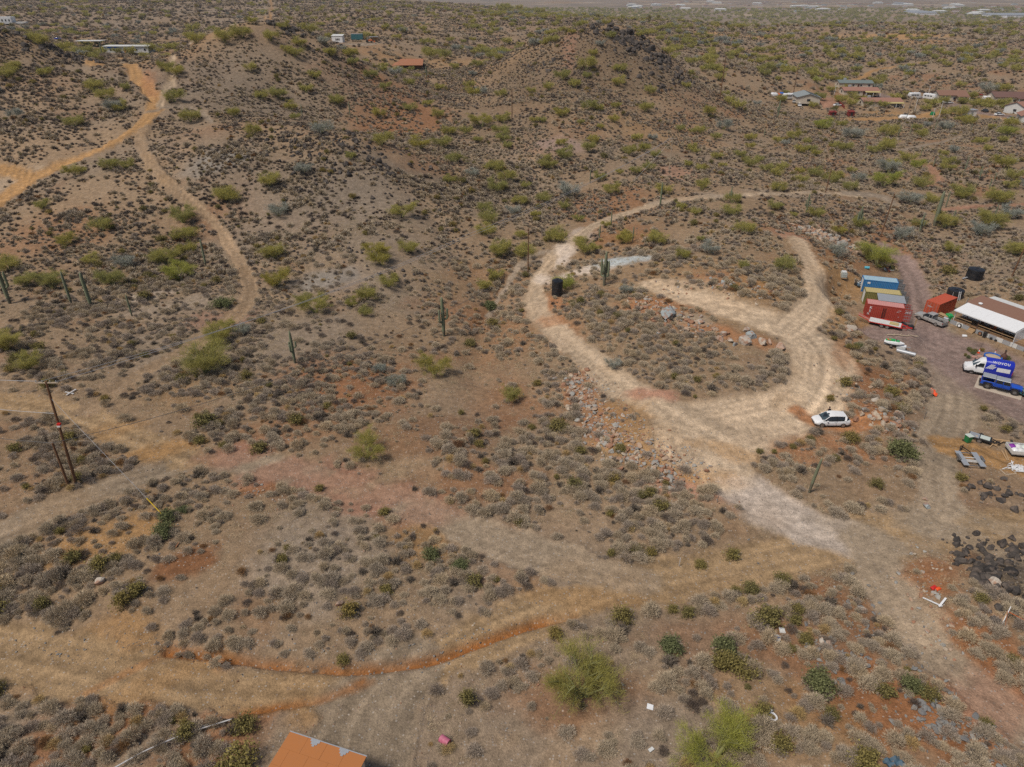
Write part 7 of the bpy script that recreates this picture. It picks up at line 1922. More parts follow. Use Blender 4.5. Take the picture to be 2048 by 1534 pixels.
for k, (px, py, hp, lab) in enumerate([(1668, 191, 16, 'white lamp pole beside the pink driveway'), (1828, 226, 28, 'pale pole standing before the brown-roofed houses'), (1877, 236, 30, 'white pole with small top box near the lane'), (1812, 240, 40, 'thin dark pole among the house lots'), (1855, 194, 18, 'white antenna pole by the parked motorhomes'), (1865, 236, 16, 'short pale pole beside the green utility box'), (533, 38, 20, 'white flagpole on the summit rocks')]):
    p = at(px, py); h = hp / ppm(p) / .98
    o = thing('lamp_pole', lab, 'pole', p, 0); MB().cyl((0, 0, -.2), (0, 0, h), .12, .09, n=8).build('shaft', 'offwhite' if k != 3 else 'steel', o); MB().box(-.4, -.12, h, .4, .12, h + .25).build('head', 'offwhite', o)
def wire(label, pts, r=.02, mat='wire', sag=.0, name='cable'):
    """hanging cable between points"""
    segs = []
    m = MB()
    for a, b in zip(pts[:-1], pts[1:]):
        a, b = Vector(a), Vector(b); n = 16
        prev = a
        for i in range(1, n + 1):
            t = i / n; q = a + (b - a) * t; q.z -= sag * 4 * t * (1 - t)
            m.cyl(prev, q, r, n=5, cap=False); prev = q
    return tag(m.build(name, mat), label, 'cable', 'overhead cables')
top1 = P1 + Vector((.9, .3, h1)); top2 = P2 + Vector((.15, 0, h2))
gy = at(338, 1043)
mid = gy + (P1 + Vector((.75, .25, 11.2)) - gy) * .19
wire('guy wire running from the taller pole to the ground anchor', [P1 + Vector((.75, .25, 11.2)), mid], .018, 'bright_wire')
tag(MB().cyl(mid, gy, .05, n=8).build('guy_guard', 'yel'), 'yellow plastic guard on the foot of the guy wire', 'guy guard')
far1 = at(760, 590) + Vector((10, 20, 9)); 
wire('bare cable strung from the crossarm across the scrub', [top1 + Vector((.9, 0, -.1)), Vector((-8, 118, 11.5)), P5 + Vector((0, 0, h5))], .028, 'bright_wire', 1.2)
wire('second bare cable strung from the crossarm across the scrub', [top1 + Vector((-.9, 0, -.1)), Vector((-9, 118, 10.6)), P5 + Vector((-.6, 0, h5))], .026, 'bright_wire', 1.4)
wire('black cable hanging from the shorter pole over the road', [top2, Vector((-25, 78, 7.5)), Vector((-4, 104, 7.0))], .03, 'wire', .7)
wire('black cable from the shorter pole to the frame edge', [top2, top2 + Vector((-22, 3.5, 1.0))], .03, 'wire', .5)
wire('bare cable from the taller pole to the frame edge', [top1 + Vector((-.9, 0, 0)), top1 + Vector((-24, 3, .3))], .028, 'bright_wire', .4)
wire('lower bare cable from the taller pole to the frame edge', [P1 + Vector((.65, .2, 9.3)), P1 + Vector((-22, 5, 9.0))], .028, 'bright_wire', .4)
wire('stay cable slanting down in front of the pale slope pole', [P5 + Vector((0, 0, h5 - .3)), at(1268, 362)], .025, 'bright_wire')

# ------------------------------------------------------------------ rocks
rk = random.Random(21)
ROCKREC = []            # (kind, p, size m, label or None)
def rock_at(kind, px, py, wpx=None, size=None, label=None, flatz=1.0):
    p = at(px, py)
    ROCKREC.append([kind, p, size if size else .76 * wpx / ppm(p), label, flatz])
BIG = [(1338, 632, 44, 'biggest boulder, pale and rust-banded, above the rubble bank'), (1398, 645, 16, 'grey boulder downhill of the biggest one'), (1440, 680, 22, 'pale blue-grey boulder heading the boulder row'), (1447, 670, 17, 'round boulder behind the head of the boulder row'), (1459, 682, 18, 'reddish boulder second in the boulder row'), (1469, 690, 14, 'small pale boulder in front of the boulder row'),
       (1488, 686, 32, 'long cream boulder in the middle of the boulder row'), (1503, 674, 26, 'rust and grey boulder behind the long cream one'), (1524, 688, 28, 'blue-grey angular boulder near the end of the row'), (1538, 686, 16, 'rusty boulder beside the blue-grey angular one'), (1560, 697, 28, 'pink boulder at the end of the boulder row'), (1490, 662, 18, 'pale boulder at the pad edge behind the row'),
       (1446, 567, 14, 'white rounded boulder at the edge of the upper pad'), (1461, 572, 13, 'flat pale boulder next to the white rounded one'), (1700, 660, 26, 'large pale boulder on the ochre bank by the trailer'), (1748, 802, 18, 'pale boulder at the top of the bank above the car'), (1851, 1000, 16, 'pink boulder beside the curving driveway'), (1854, 1014, 20, 'long mauve boulder below the pink one'),
       (677, 1210, 22, 'pale standing stone among the bursage mounds'), (688, 1228, 22, 'tan stone just below the pale standing stone'), (200, 1165, 26, 'flat tan slab in the scrub below the guy wire'), (1642, 1285, 20, 'grey slab in the rubble beside the bushes'), (1658, 1288, 18, 'pale grey slab next to another slab'), (1722, 1222, 18, 'grey stone upslope of the rubble'), (1990, 1168, 30, 'mauve flat stone before the black outcrop'), (1908, 1400, 20, 'pale stone on the red earth by the corner road'), (1735, 1290, 16, 'round grey stone by the brown bush'), (1245, 832, 14, 'pale blue stone in the rock bank')]
for a in BIG: rock_at('boulder', a[0], a[1], a[2], None, a[3])
def strew(kind, line, spread, n, s0, s1):
    """rocks tumbled along a line of photo spots; spread and sizes in metres"""
    P = spline([tuple(at(*q)[:2]) + (0,) for q in line], 8)
    for k in range(n):
        t = rk.random() * (len(P) - 1); i = int(t)
        b = P[i] + (P[min(i + 1, len(P) - 1)] - P[i]) * (t - i)
        x, y = b[0] + rk.gauss(0, spread), b[1] + rk.gauss(0, spread)
        s = s0 + (s1 - s0) * rk.random() ** 2.2
        ROCKREC.append([kind, Vector((x, y, gz(x, y))), s, None, 1.0])
strew('rubble', [(1150, 745), (1158, 785), (1175, 825), (1205, 868), (1250, 905), (1310, 935), (1370, 962)], 1.3, 800, .18, .80)
strew('rubble', [(1175, 760), (1200, 810), (1260, 860), (1340, 910), (1400, 945)], 1.6, 600, .10, .42)
strew('rubble', [(1600, 458), (1625, 462), (1650, 472), (1680, 488), (1700, 498)], 1.8, 220, .35, 1.3)
strew('rubble', [(1285, 590), (1300, 610), (1330, 628), (1370, 640), (1395, 655), (1430, 672)], 1.6, 240, .2, .9)
strew('rubble', [(1415, 560), (1450, 575), (1490, 583), (1530, 585), (1560, 575)], 1.5, 150, .15, .6)
strew('rubble', [(1740, 835), (1765, 840), (1790, 845), (1810, 838)], 1.2, 90, .2, .9)
strew('rubble', [(1690, 760), (1720, 790), (1760, 805)], 2.4, 70, .15, .6)
strew('rubble', [(1330, 600), (1350, 575), (1380, 565)], 2.0, 60, .15, .6)
strew('grey', [(1640, 1275), (1665, 1300), (1690, 1320), (1700, 1345)], 1.1, 110, .10, .5)
strew('grey', [(1880, 1360), (1850, 1430), (1900, 1460), (1960, 1490), (2010, 1534)], 1.3, 210, .10, .55)
strew('grey', [(1730, 1200), (1700, 1230), (1735, 1270), (1790, 1300), (1830, 1340)], 1.4, 120, .08, .4)
strew('rubble', [(1850, 1100), (1835, 1150), (1850, 1190), (1900, 1260), (1950, 1320)], 1.3, 190, .08, .42)
strew('rubble', [(450, 965), (520, 980), (570, 1000)], .8, 90, .08, .3)
strew('grey', [(0, 1290), (150, 1300), (350, 1310), (560, 1330), (760, 1325), (900, 1295), (1000, 1262)], .9, 260, .05, .22)
strew('rubble', [(600, 1460), (700, 1440), (900, 1370), (1000, 1340)], 2.5, 160, .05, .16)
# black varnished outcrops
for px, py, n, sp, s0, s1 in [(1985, 1108, 60, 1.7, .12, .9), (1960, 1148, 44, 1.5, .12, .9), (2030, 1165, 80, 2.0, .15, 1.2), (2040, 1115, 40, 1.6, .12, .9), (2010, 1205, 30, 1.5, .1, .8), (1935, 1130, 8, .6, .3, .8), (1905, 1085, 8, .8, .2, .7), (1965, 975, 22, 1.2, .2, .9), (2035, 995, 16, 1.4, .3, .9),
                              (1215, 58, 26, 4.5, .7, 2.6), (1245, 72, 34, 6, .7, 3.0), (1268, 88, 34, 6, .7, 3.0), (1295, 108, 30, 6, .6, 2.6), (1330, 130, 26, 5, 1, 3), (1360, 155, 16, 5, 1, 2.4), (1180, 48, 14, 3, 1, 2.6), (1310, 160, 20, 4, .8, 2.2), (1240, 140, 12, 4, .6, 1.6), (1070, 135, 10, 4, .6, 1.6), (1090, 132, 10, 3, .6, 2.2),
                              (560, 52, 22, 2.5, .8, 2.2), (585, 62, 24, 3, .8, 2.2), (540, 45, 12, 2, .6, 1.8), (600, 85, 10, 3, .5, 1.4), (590, 290, 44, 5, .4, 1.3), (640, 285, 60, 6, .4, 1.4), (700, 305, 70, 7, .4, 1.4), (760, 330, 60, 7, .4, 1.2), (680, 345, 50, 7, .3, 1.0), (810, 380, 40, 6, .3, .9), (690, 500, 24, 4, .3, .8), (620, 505, 16, 3, .3, .8), (800, 560, 20, 2.5, .3, .8),
                              (60, 82, 40, 6, .6, 2.0), (110, 100, 44, 6, .6, 2.0), (150, 118, 30, 5, .5, 1.6), (20, 66, 30, 6, .6, 2), (920, 55, 16, 9, 1, 3), (960, 62, 14, 9, 1, 3), (1080, 330, 22, 3, .3, .9), (1110, 345, 18, 3, .3, .9), (1460, 432, 16, 2, .3, .8), (1400, 690, 16, 3, .2, .6), (1380, 235, 24, 6, .4, 1.2), (1300, 260, 24, 7, .3, 1.0), (1480, 232, 14, 5, .4, 1.0)]:
    b = at(px, py)
    for k in range(n):
        x, y = b.x + rk.gauss(0, sp), b.y + rk.gauss(0, sp)
        ROCKREC.append(['black', Vector((x, y, gz(x, y))), s0 + (s1 - s0) * rk.random() ** 1.8, None, 1.25])
def place_rock(rec, j):
    kind_, p, s, lab, fz = rec
    me = ROCKS[kind_][j % 6]
    o = mobj('boulder' if kind_ in ('boulder', 'black') else 'stone', me, None, (p.x, p.y, p.z + s * .16), rk.random() * 6.28, (s, s * (.75 + .4 * rk.random()), s * (.8 + .4 * rk.random()) * fz))
    o.rotation_euler = (rk.uniform(-.35, .35), rk.uniform(-.35, .35), rk.random() * 6.28)
    o['category'] = 'boulder' if kind_ in ('boulder', 'black') else 'stone'
    return o
by = {}
for j, rec in enumerate(ROCKREC): by.setdefault(rec[0], []).append(rec)
for kd, recs in by.items():
    recs.sort(key=lambda r_: -r_[2] * ppm(r_[1]) - (1000 if r_[3] else 0))
    nmax = {'boulder': 100, 'rubble': 190, 'grey': 90, 'black': 200}[kd]
    sel = [r_ for r_ in recs[:nmax] if r_[2] * ppm(r_[1]) > 5 or r_[3]]
    objs = []
    for j, r_ in enumerate(sel):
        o = place_rock(r_, j)
        if r_[3]: o['label'] = r_[3]; o['group'] = 'boulders'
        else: objs.append(o)
    label_by_landmark(objs, {'rubble': 'broken tan and grey stone', 'grey': 'angular grey stone', 'black': 'black varnished boulder', 'boulder': 'pale boulder'}[kd], {'rubble': 'rubble stones', 'grey': 'grey stones', 'black': 'black boulders', 'boulder': 'boulders'}[kd], 12)
    rest_ = recs[len(sel):]
    if rest_:
        n_ = len(rest_)
        rot = np.array([(rk.uniform(-.5, .5), rk.uniform(-.5, .5), rk.random() * 6.28) for _ in rest_])
        sc = np.array([(r_[2], r_[2] * (.7 + .4 * rk.random()), r_[2] * (.8 + .4 * rk.random()) * r_[4]) for r_ in rest_])
        scatter({'rubble': 'rubble', 'grey': 'grey_rubble', 'black': 'black_rubble', 'boulder': 'rubble'}[kd], ROCKS[kd], np.array([(r_[1].x, r_[1].y, r_[1].z + .12 * r_[2]) for r_ in rest_]), rot, sc, [k % 6 for k in range(n_)],
                {'rubble': 'small tan rubble strewn on the banks', 'grey': 'small grey rubble along the road edges', 'black': 'small black rubble on the hilltops', 'boulder': 'rubble'}[kd], 'rubble')
# loose stones all over
srng = np.random.default_rng(99)
x, y, z = cand(24, 150, .55, srng)
k = (srng.random(len(x)) < .75 - .45 * (g_at(ROAD_M, x, y) > .5)) & clear_of(x, y)
x, y, z = x[k], y[k], z[k]
s = .05 + .20 * srng.random(len(x)) ** 3
rot = srng.random((len(x), 3)) * 6.28
scatter('loose_stones', ROCKS['rubble'] + ROCKS['grey'], np.stack([x, y, z + s * .2], -1), rot, np.stack([s, s * .8, s * .6], -1), srng.integers(0, 12, len(x)), 'loose stones lying all over the ground', 'stones')

# ------------------------------------------------------------------ houses and sheds
def house(label, px, py, L, W, Hw, pitch, roofm, wallm, rz, wins=4, porch=False, solar=False, name='house', eave=.5, front=-1, chim=False, cooler=False):
    """gabled bungalow: ridge along x; front wall at y = -W/2"""
    p = at(px, py)
    o = thing(name, label, 'house', (p.x, p.y, p.z - .1), rz, 'houses on the flat')
    w = MB()
    x0, x1, y0, y1 = -L / 2, L / 2, -W / 2, W / 2
    rh = Hw + W / 2 * pitch
    w.add([(x0, y0, 0), (x1, y0, 0), (x1, y1, 0), (x0, y1, 0), (x0, y0, Hw), (x1, y0, Hw), (x1, y1, Hw), (x0, y1, Hw), (x0, 0, rh), (x1, 0, rh)],
          [(0, 1, 5, 4), (2, 3, 7, 6), (1, 2, 6, 9, 5), (3, 0, 4, 8, 7)])
    w.build('wall', wallm, o)
    for s_ in (-1, 1):
        ye = s_ * (W / 2 + eave); ze = Hw - eave * pitch
        rf = MB().poly([(x0 - eave, ye, ze + .02), (x1 + eave, ye, ze + .02), (x1 + eave, 0, rh + .02), (x0 - eave, 0, rh + .02)], (0, 0, .16)).build('roof', roofm, o)
        if solar and s_ < 0:
            for i in range(4):
                for j in range(2):
                    a = x0 + 1.2 + i * (L - 3) / 4; t0, t1 = .18 + .4 * j, .50 + .4 * j
                    f = lambda t: (ye * (1 - t), ze + (rh - ze) * t + .22)
                    (ya, za), (yb, zb) = f(t0), f(t1)
                    MB().poly([(a, ya, za), (a + (L - 3) / 4 - .5, ya, za), (a + (L - 3) / 4 - .5, yb, zb), (a, yb, zb)], (0, 0, .06)).build('solar_panel', 'solar', rf)
    for i in range(wins):
        xx = x0 + (i + .6) * L / (wins + .2)
        wn = MB().box(xx, y0 - .06, 1.0, xx + 1.3, y0 - .01, 2.2).build('window', 'white', o)
        MB().box(xx + .1, y0 - .09, 1.1, xx + 1.2, y0 - .062, 2.1).build('pane', 'glass', wn)
    dr = MB().box(x0 + L * .55, y0 - .07, .1, x0 + L * .55 + 1.0, y0 - .012, 2.15).build('door', 'brownwall', o)
    for s_ in (-1, 1):
        wn = MB().box(s_ * L / 2 - .05, -.8, 1.1, s_ * L / 2 + .05, .8, 2.2).build('window', 'glass', o)
    if porch:
        MB().poly([(x1 - L * .42, y0 - 2.6, Hw - .55), (x1 + .2, y0 - 2.6, Hw - .55), (x1 + .2, y0 - .3, Hw - .12), (x1 - L * .42, y0 - .3, Hw - .12)], (0, 0, .12)).build('porch_roof', roofm if porch == True else porch, o)
        for i in range(3):
            xx = x1 - L * .40 + i * L * .20
            MB().box(xx, y0 - 2.5, 0, xx + .15, y0 - 2.35, Hw - .52).build('porch_post', 'white', o)
    if cooler:
        MB().box(x0 + L * .18, .3, rh - .1, x0 + L * .18 + 1.4, 1.7, rh + 1.0).build('cooler', 'galv', o, .05)
    return o
house('cream house with grey roof of solar panels behind the palo verdes', 1610, 203, 14, 11, 3.0, .28, 'greyroof', 'cream', ang(at(1612, 208), at(1590, 186)), 4, solar=True)
house('long grey-green roofed house behind the terracotta one', 1706, 174, 18, 9, 2.7, .22, 'greenroof', 'cream', -.12, 4, cooler=True)
house('terracotta-roofed house in the middle of the lot row', 1716, 189, 18, 9, 2.6, .26, 'terra', 'cream', -.10, 4, porch='yellow', cooler=True)
house('long terracotta-roofed house with pale walls in front', 1757, 211, 19, 9, 2.6, .26, 'terra', 'cream', -.05, 4, porch='yellow', cooler=True)
house('brown-roofed house with small porch beside the motorhomes', 1896, 200, 15, 9, 3.2, .40, 'brownroof', 'cream', -.05, 3, porch=True)
house('dark brown-roofed house at the end of the lots', 2014, 204, 18, 10, 3.2, .38, 'dkbrown', 'cream', -.12, 3, porch=True)
house('terracotta-roofed house cut by the frame edge', 2048, 226, 14, 11, 3.2, .40, 'terra', 'offwhite', .35, 3)
house('cream gabled house low at the frame edge', 2056, 243, 9, 8, 3.0, .45, 'terra', 'offwhite', 1.2, 1)
# beyond the ridges
wb = thing('white_building', 'white flat-roofed building at the upper frame corner', 'building', at(8, 46), .18)
MB().box(-13, -5, -.5, 9, 5, 5.2).build('wall', 'white', wb, .05); MB().box(-13, -5, 5.2, -4, 5, 7.4).build('tower', 'white', wb, .05); MB().box(9.01, -3, -.5, 20, 4, .8).build('terrace', 'offwhite', wb)
for k in range(4):
    f = MB().box(-2.5 + k * 3, -5.08, 1.6, -1.2 + k * 3, -5.005, 3.4).build('window', 'offwhite', wb); MB().box(-2.4 + k * 3, -5.12, 1.7, -1.3 + k * 3, -5.085, 3.3).build('pane', 'glass', wb if False else f)
cp = thing('carport', 'pale flat carport roof with a car beneath beyond the saddle', 'carport', at(184, 92), .05)
MB().box(-8, -4, 3.0, 8, 4, 3.25).build('roof', 'offwhite', cp)
for xx in (-7.5, 0, 7.3):
    for yy in (-3.7, 3.6): MB().box(xx, yy, -.3, xx + .2, yy + .2, 3.0).build('post', 'steel', cp)
hb = house('pale blue-grey house with red door beyond the orange saddle', 262, 104, 24, 9, 3.2, .05, 'offwhite', 'offwhite', .02, 5)
MB().box(-10, -4.62, 2.4, -4, -4.56, 3.2).build('fascia', 'tramp', hb); MB().box(-1.4, -4.64, .1, -.3, -4.58, 2.2).build('red_door', 'rred', hb)
ws = thing('shed', 'white steel shed on the grey pad below the far hillside', 'shed', at(677, 84), -.06)
MB().box(-3.2, -2.2, -.4, 3.2, 2.2, 3.3).build('wall', 'white', ws); MB().poly([(-3.4, -2.4, 3.3), (3.4, -2.4, 3.3), (3.4, 2.4, 3.9), (-3.4, 2.4, 3.9)], (0, 0, .12)).build('roof', 'offwhite', ws)
for xx in (-1.0, -.1, .8): MB().box(xx, -2.26, 1.0, xx + .6, -2.205, 2.0).build('window', 'glass', ws)
tl = thing('shipping_container', 'teal shipping container on the grey pad below the far hillside', 'shipping container', at(715, 80), .03)
MB().box(-3.6, -1.3, .3, 3.6, 1.3, 3.4).build('body', 'teal', tl, .05); MB().box(-3.7, -1.35, 3.4, 3.7, 1.35, 3.5).build('roof', 'galv', tl)
for k in range(10): MB().box(-3.3 + k * .72, -1.36, .5, -3.1 + k * .72, -1.305, 3.2).build('rib', 'teal', tl)
tr = thing('tractor', 'orange tractor in front of the teal container', 'tractor', at(738, 85), .1)
MB().box(-.3, -.5, .8, 2.0, .5, 1.6).build('hood', 'torange', tr, .1); MB().box(-1.6, -.7, .8, -.3, .7, 1.3).build('seat_deck', 'torange', tr, .05); MB().box(-1.5, -.7, 2.4, -.2, .7, 2.5).build('canopy', 'teal', tr)
for s_ in (1, -1):
    MB().bar((-1.3, s_ * .6, 1.3), (-1.3, s_ * .6, 2.4), .08).build('post', 'steel', tr)
    MB().cyl((-1.0, s_ * .7, .75), (-1.0, s_ * 1.1, .75), .75, n=16).build('wheel', 'tyre', tr); MB().cyl((1.5, s_ * .6, .45), (1.5, s_ * .85, .45), .45, n=14).build('wheel', 'tyre', tr)
    MB().bar((1.6, s_ * .4, 1.2), (3.2, s_ * .4, .5), .14).build('loader_arm', 'torange', tr)
MB().box(3.1, -.9, .1, 3.7, .9, .9).build('bucket', 'torange', tr)
sd_ = thing('lean_to', 'small open lean-to beside the teal container', 'shed', at(748, 83), .05)
MB().box(-2.6, -1.6, 2.5, 2.6, 1.6, 2.65).build('roof', 'galv', sd_); MB().box(-2.4, 1.4, 0, 2.4, 1.5, 2.5).build('wall', 'wood', sd_)
for xx in (-2.4, 2.3): MB().box(xx, -1.5, -.2, xx + .12, -1.38, 2.5).build('post', 'wood', sd_)
rr_ = thing('rust_building', 'rust-orange roofed building in the ravine head', 'building', at(822, 133), .05)
MB().box(-6, -3.5, -.5, 6, 3.5, 1.6).build('wall', 'rust', rr_); MB().poly([(-7.5, -5.4, 1.0), (6.5, -5.4, 1.0), (6.5, 4, 3.2), (-5.6, 4, 3.2)], (0, 0, .14)).build('roof', 'rustor', rr_); MB().poly([(-9.5, -3.6, .6), (-7.2, -4.2, 1.2), (-6.0, 0, 2.4), (-8.5, 0, 1.6)], (0, 0, .12)).build('side_roof', 'rustor', rr_)
# red sheds and fence
for px, py, L, W_, H_, lab in [(1664, 231, 3.2, 1.8, 1.5, 'low dark red shed left of the square one'), (1700, 233, 2.7, 2.2, 2.2, 'square dark red shed below the driveway')]:
    o = thing('red_shed', lab, 'shed', at(px, py), .1)
    MB().box(-L / 2, -W_ / 2, -.3, L / 2, W_ / 2, H_).build('wall', 'brick', o); MB().poly([(-L / 2 - .2, -W_ / 2 - .2, H_), (L / 2 + .2, -W_ / 2 - .2, H_), (L / 2 + .2, W_ / 2 + .2, H_ + .5), (-L / 2 - .2, W_ / 2 + .2, H_ + .5)], (0, 0, .1)).build('roof', 'brick', o); MB().box(-.5, -W_ / 2 - .05, 0, .5, -W_ / 2 - .005, 1.9).build('door', 'dark', o)
f0, f1 = at(1668, 194), at(1689, 218)
fe = thing('board_fence', 'dark red board fence running along the pink driveway', 'fence', f0, ang(f0, f1)); FL = (f1 - f0).length
for k in range(int(FL / .9)):
    xx = k * .9; q = f0 + (f1 - f0).normalized() * xx
    MB().box(xx, -.06, gz(q.x, q.y) - f0.z - .3, xx + .84, .06, gz(q.x, q.y) - f0.z + 1.3).build('board', 'brick', fe)
sh2 = thing('garden_shed', 'pale small shed with flat roof between the house lots', 'shed', at(1938, 231), .05)
MB().box(-2.2, -1.8, -.3, 2.2, 1.8, 2.6).build('wall', 'offwhite', sh2); MB().box(-2.5, -2.1, 2.6, 2.5, 2.1, 2.8).build('roof', 'galv', sh2); MB().box(-.5, -1.87, 0, .5, -1.805, 2.0).build('door', 'greyroof', sh2)
def rv(label, px, py, L, rz, mot=False):
    o = thing('motorhome' if mot else 'camper_trailer', label, 'camper', at(px, py), rz, 'campers at the houses')
    MB().loft([ring(x_, [(1.15, .5), (1.22, .7), (1.22, z_ - .2), (1.05, z_), (0, z_ + .06)]) for x_, z_ in ((-L / 2, 2.7), (-L / 2 + .3, 3.0), (L / 2 - .5, 3.0), (L / 2, 2.2))]).build('body', 'white', o, 0, True)
    for k in range(3):
        for s_ in (1, -1): MB().box(-L / 2 + .8 + k * (L - 1.8) / 3, s_ * 1.22 - .02, 1.6, -L / 2 + 1.9 + k * (L - 1.8) / 3, s_ * 1.22 + .02, 2.2).build('window', 'glass', o)
    MB().box(-.4, -.4, 3.06, .5, .4, 3.3).build('roof_unit', 'offwhite', o); wheels(o, (-.5, .5) if not mot else (-L / 3, L / 3), 1.18, .38, .24)
    if not mot: MB().bar((L / 2, 0, .5), (L / 2 + 1.2, 0, .5), .12).build('drawbar', 'steel', o)
rv('white camper trailer parked left of the brown-roofed house', 1827, 197, 6.0, .1); rv('white motorhome beside the brown-roofed house gable', 1858, 199, 6.5, -1.0, True); rv('white camper trailer in front of the dark brown-roofed house', 1976, 204, 6.2, -.1)
rv('white camper van parked beside the solar-roofed house', 1575, 199, 5.0, .1, True)
def far_car(label, px, py, rz, mat, kind_='car'):
    """small saloon, a few pixels in the picture"""
    o = thing('parked_car', label, 'car', at(px, py), rz, 'cars parked at the houses')
    MB().loft([body_ring(x_, w_, .28, z_) for x_, w_, z_ in ((-2.2, .75, .75), (-2.0, .86, .92), (0, .9, .92), (1.4, .88, .85), (2.2, .7, .65))]).build('body', mat, o, 0, True)
    MB().loft([cab_ring(x_, .84, w_, .88, z_) for x_, w_, z_ in ((-1.8, .7, .95), (-1.2, .66, 1.38), (.1, .66, 1.42), (1.0, .7, .92))]).build('window', 'glass', o, 0, True)
    MB().loft([ring(x_, [(w_, z_ - .05), (w_ * .9, z_ + .02), (0, z_ + .04)]) for x_, w_, z_ in ((-1.2, .62, 1.38), (.1, .62, 1.42))]).build('roof', mat, o)
    wheels(o, (1.35, -1.35), .9, .33, .2)
for a in [('white car nose-on in front of the solar-roofed house', 1598, 212, 1.4, 'white'), ('dark car parked along the solar-roofed house', 1608, 209, -.1, 'teal'), ('pale blue car in front of the dark one', 1590, 205, .9, 'silver'), ('white car beside the camper trailer', 1838, 196, .2, 'white'), ('white car on the brown-roofed house drive', 1897, 207, .1, 'white'), ('dark jeep facing the lane', 1969, 224, 1.5, 'black'),
          ('long white car at the frame-edge house', 1998, 231, .05, 'white'), ('silver car below the frame-edge house', 2024, 239, .1, 'silver'), ('small white car on the pink driveway', 1675, 212, .2, 'white'), ('blue car on the far hillside track', 116, 79, .1, 'blue'), ('red car under the trees between two houses', 1956, 191, .05, 'rred'), ('dark car beside the pale trailer', 1945, 239, .3, 'black')]:
    far_car(*a)
for px, py, L, mt, lab in [(1808, 236, 5, 'white', 'white covered boat left of another on the dirt lot'), (1822, 237, 4.5, 'white', 'white covered boat at the thin dark pole'), (1865, 230, 2.2, 'green', 'green utility box on the dirt lot'), (1936, 240, 3.5, 'galv', 'grey covered load beside the dark car'), (1548, 191, 4, 'white', 'white tarp-covered load on the far drive'), (1556, 192, 3, 'torange', 'orange-red covered load on the far drive'), (1563, 190, 2.5, 'tramp', 'small blue covered load on the far drive')]:
    o = thing('covered_load', lab, 'covered load', at(px, py), .05)
    MB().loft([ring(x_, [(w_, 0), (w_, z_ * .6), (w_ * .5, z_), (0, z_ * 1.05)]) for x_, w_, z_ in ((-L / 2, .7, .8), (-L / 3, 1.0, 1.5), (L / 4, 1.0, 1.4), (L / 2, .4, .8))]).build('cover', mt, o, 0, True); MB().box(-L / 2, -.5, -.2, L / 2, .5, .02).build('skid', 'steel', o)

# distant town on the plain: small pale buildings
tw_r = random.Random(31)
tmesh = []
for i in range(6):
    L, W_, H_ = [(22, 14, 4.5), (34, 18, 6), (16, 12, 4), (60, 30, 8), (26, 16, 5), (90, 40, 9)][i]
    mats = [('cream', 'terra'), ('offwhite', 'greyroof'), ('cream', 'brownroof'), ('offwhite', 'offwhite'), ('offwhite', 'terra'), ('white', 'galv')][i]
    tmesh.append((L, W_, H_, mats))
def town_house(i):
    L, W_, H_, (wm, rm) = tmesh[i]
    a = MB().box(-L / 2, -W_ / 2, -3, L / 2, W_ / 2, H_)
    b = MB().add([(-L / 2 - 1, -W_ / 2 - 1, H_), (L / 2 + 1, -W_ / 2 - 1, H_), (L / 2 + 1, W_ / 2 + 1, H_), (-L / 2 - 1, W_ / 2 + 1, H_), (-L / 3, 0, H_ + W_ * .14), (L / 3, 0, H_ + W_ * .14)], [(0, 1, 5, 4), (1, 2, 5), (2, 3, 4, 5), (3, 0, 4), (3, 2, 1, 0)])
    return a, wm, b, rm
protos = []
for i in range(6):
    a, wm, b, rm = town_house(i)
    o = bpy.data.objects.new('proto', None)
    w = a.build('wall', wm, None); r_ = b.build('roof', rm, None)
    protos.append((w.data, r_.data)); bpy.data.objects.remove(w); bpy.data.objects.remove(r_); bpy.data.objects.remove(o)
tobj = []
spots = [(1830 + 9 * k, 28 + (k % 3), 5) for k in range(3)] + [(1990 + 12 * k, 34 + (k % 2), 5) for k in range(5)] + [(1800, 10, 5), (1815, 11, 3)]
while len(spots) < 190:
    px = tw_r.uniform(1250, 2060); lo = 18 + (px - 1250) / 800 * 16
    spots.append((px, tw_r.uniform(4, lo), tw_r.choice((0, 0, 1, 2, 2, 4, 4, 3))))
for j, (px, py, i) in enumerate(spots):
    p = at(px, py)
    o = empty('distant_building', p, tw_r.uniform(-.3, .3)); o['category'] = 'building'
    mobj('wall', protos[i][0], o); mobj('roof', protos[i][1], o)
    tag(o, ['small pale house in the hazy distant town', 'grey-roofed building in the hazy distant town', 'brown-roofed house in the hazy distant town', 'broad flat-roofed hall in the hazy distant town', 'white terracotta-roofed house in the hazy distant town', 'long white warehouse in the hazy distant town'][i], group='distant town buildings')
# trees of the town and the plain
trg = np.random.default_rng(64)
X, Y = trg.uniform(-300, 3400, 5200), trg.uniform(1300, 4300, 5200)
Z = h_at(X, Y)
pxx, pyy, _ = project(X, Y, Z)
k = (pxx > 1000) & (pxx < 2100) & (pyy < 50)
X, Y, Z = X[k], Y[k], Z[k]
s = 1.3 + 1.6 * trg.random(len(X))
scatter('plain_trees', [MESH['palof', i] for i in range(4)], np.stack([X, Y, Z - .2], -1), np.stack([0 * X, 0 * X, trg.random(len(X)) * 6.28], -1), np.stack([s * 1.3, s * 1.3, s], -1), trg.integers(0, 4, len(X)), 'trees dotted over the distant plain and town', 'woodland')

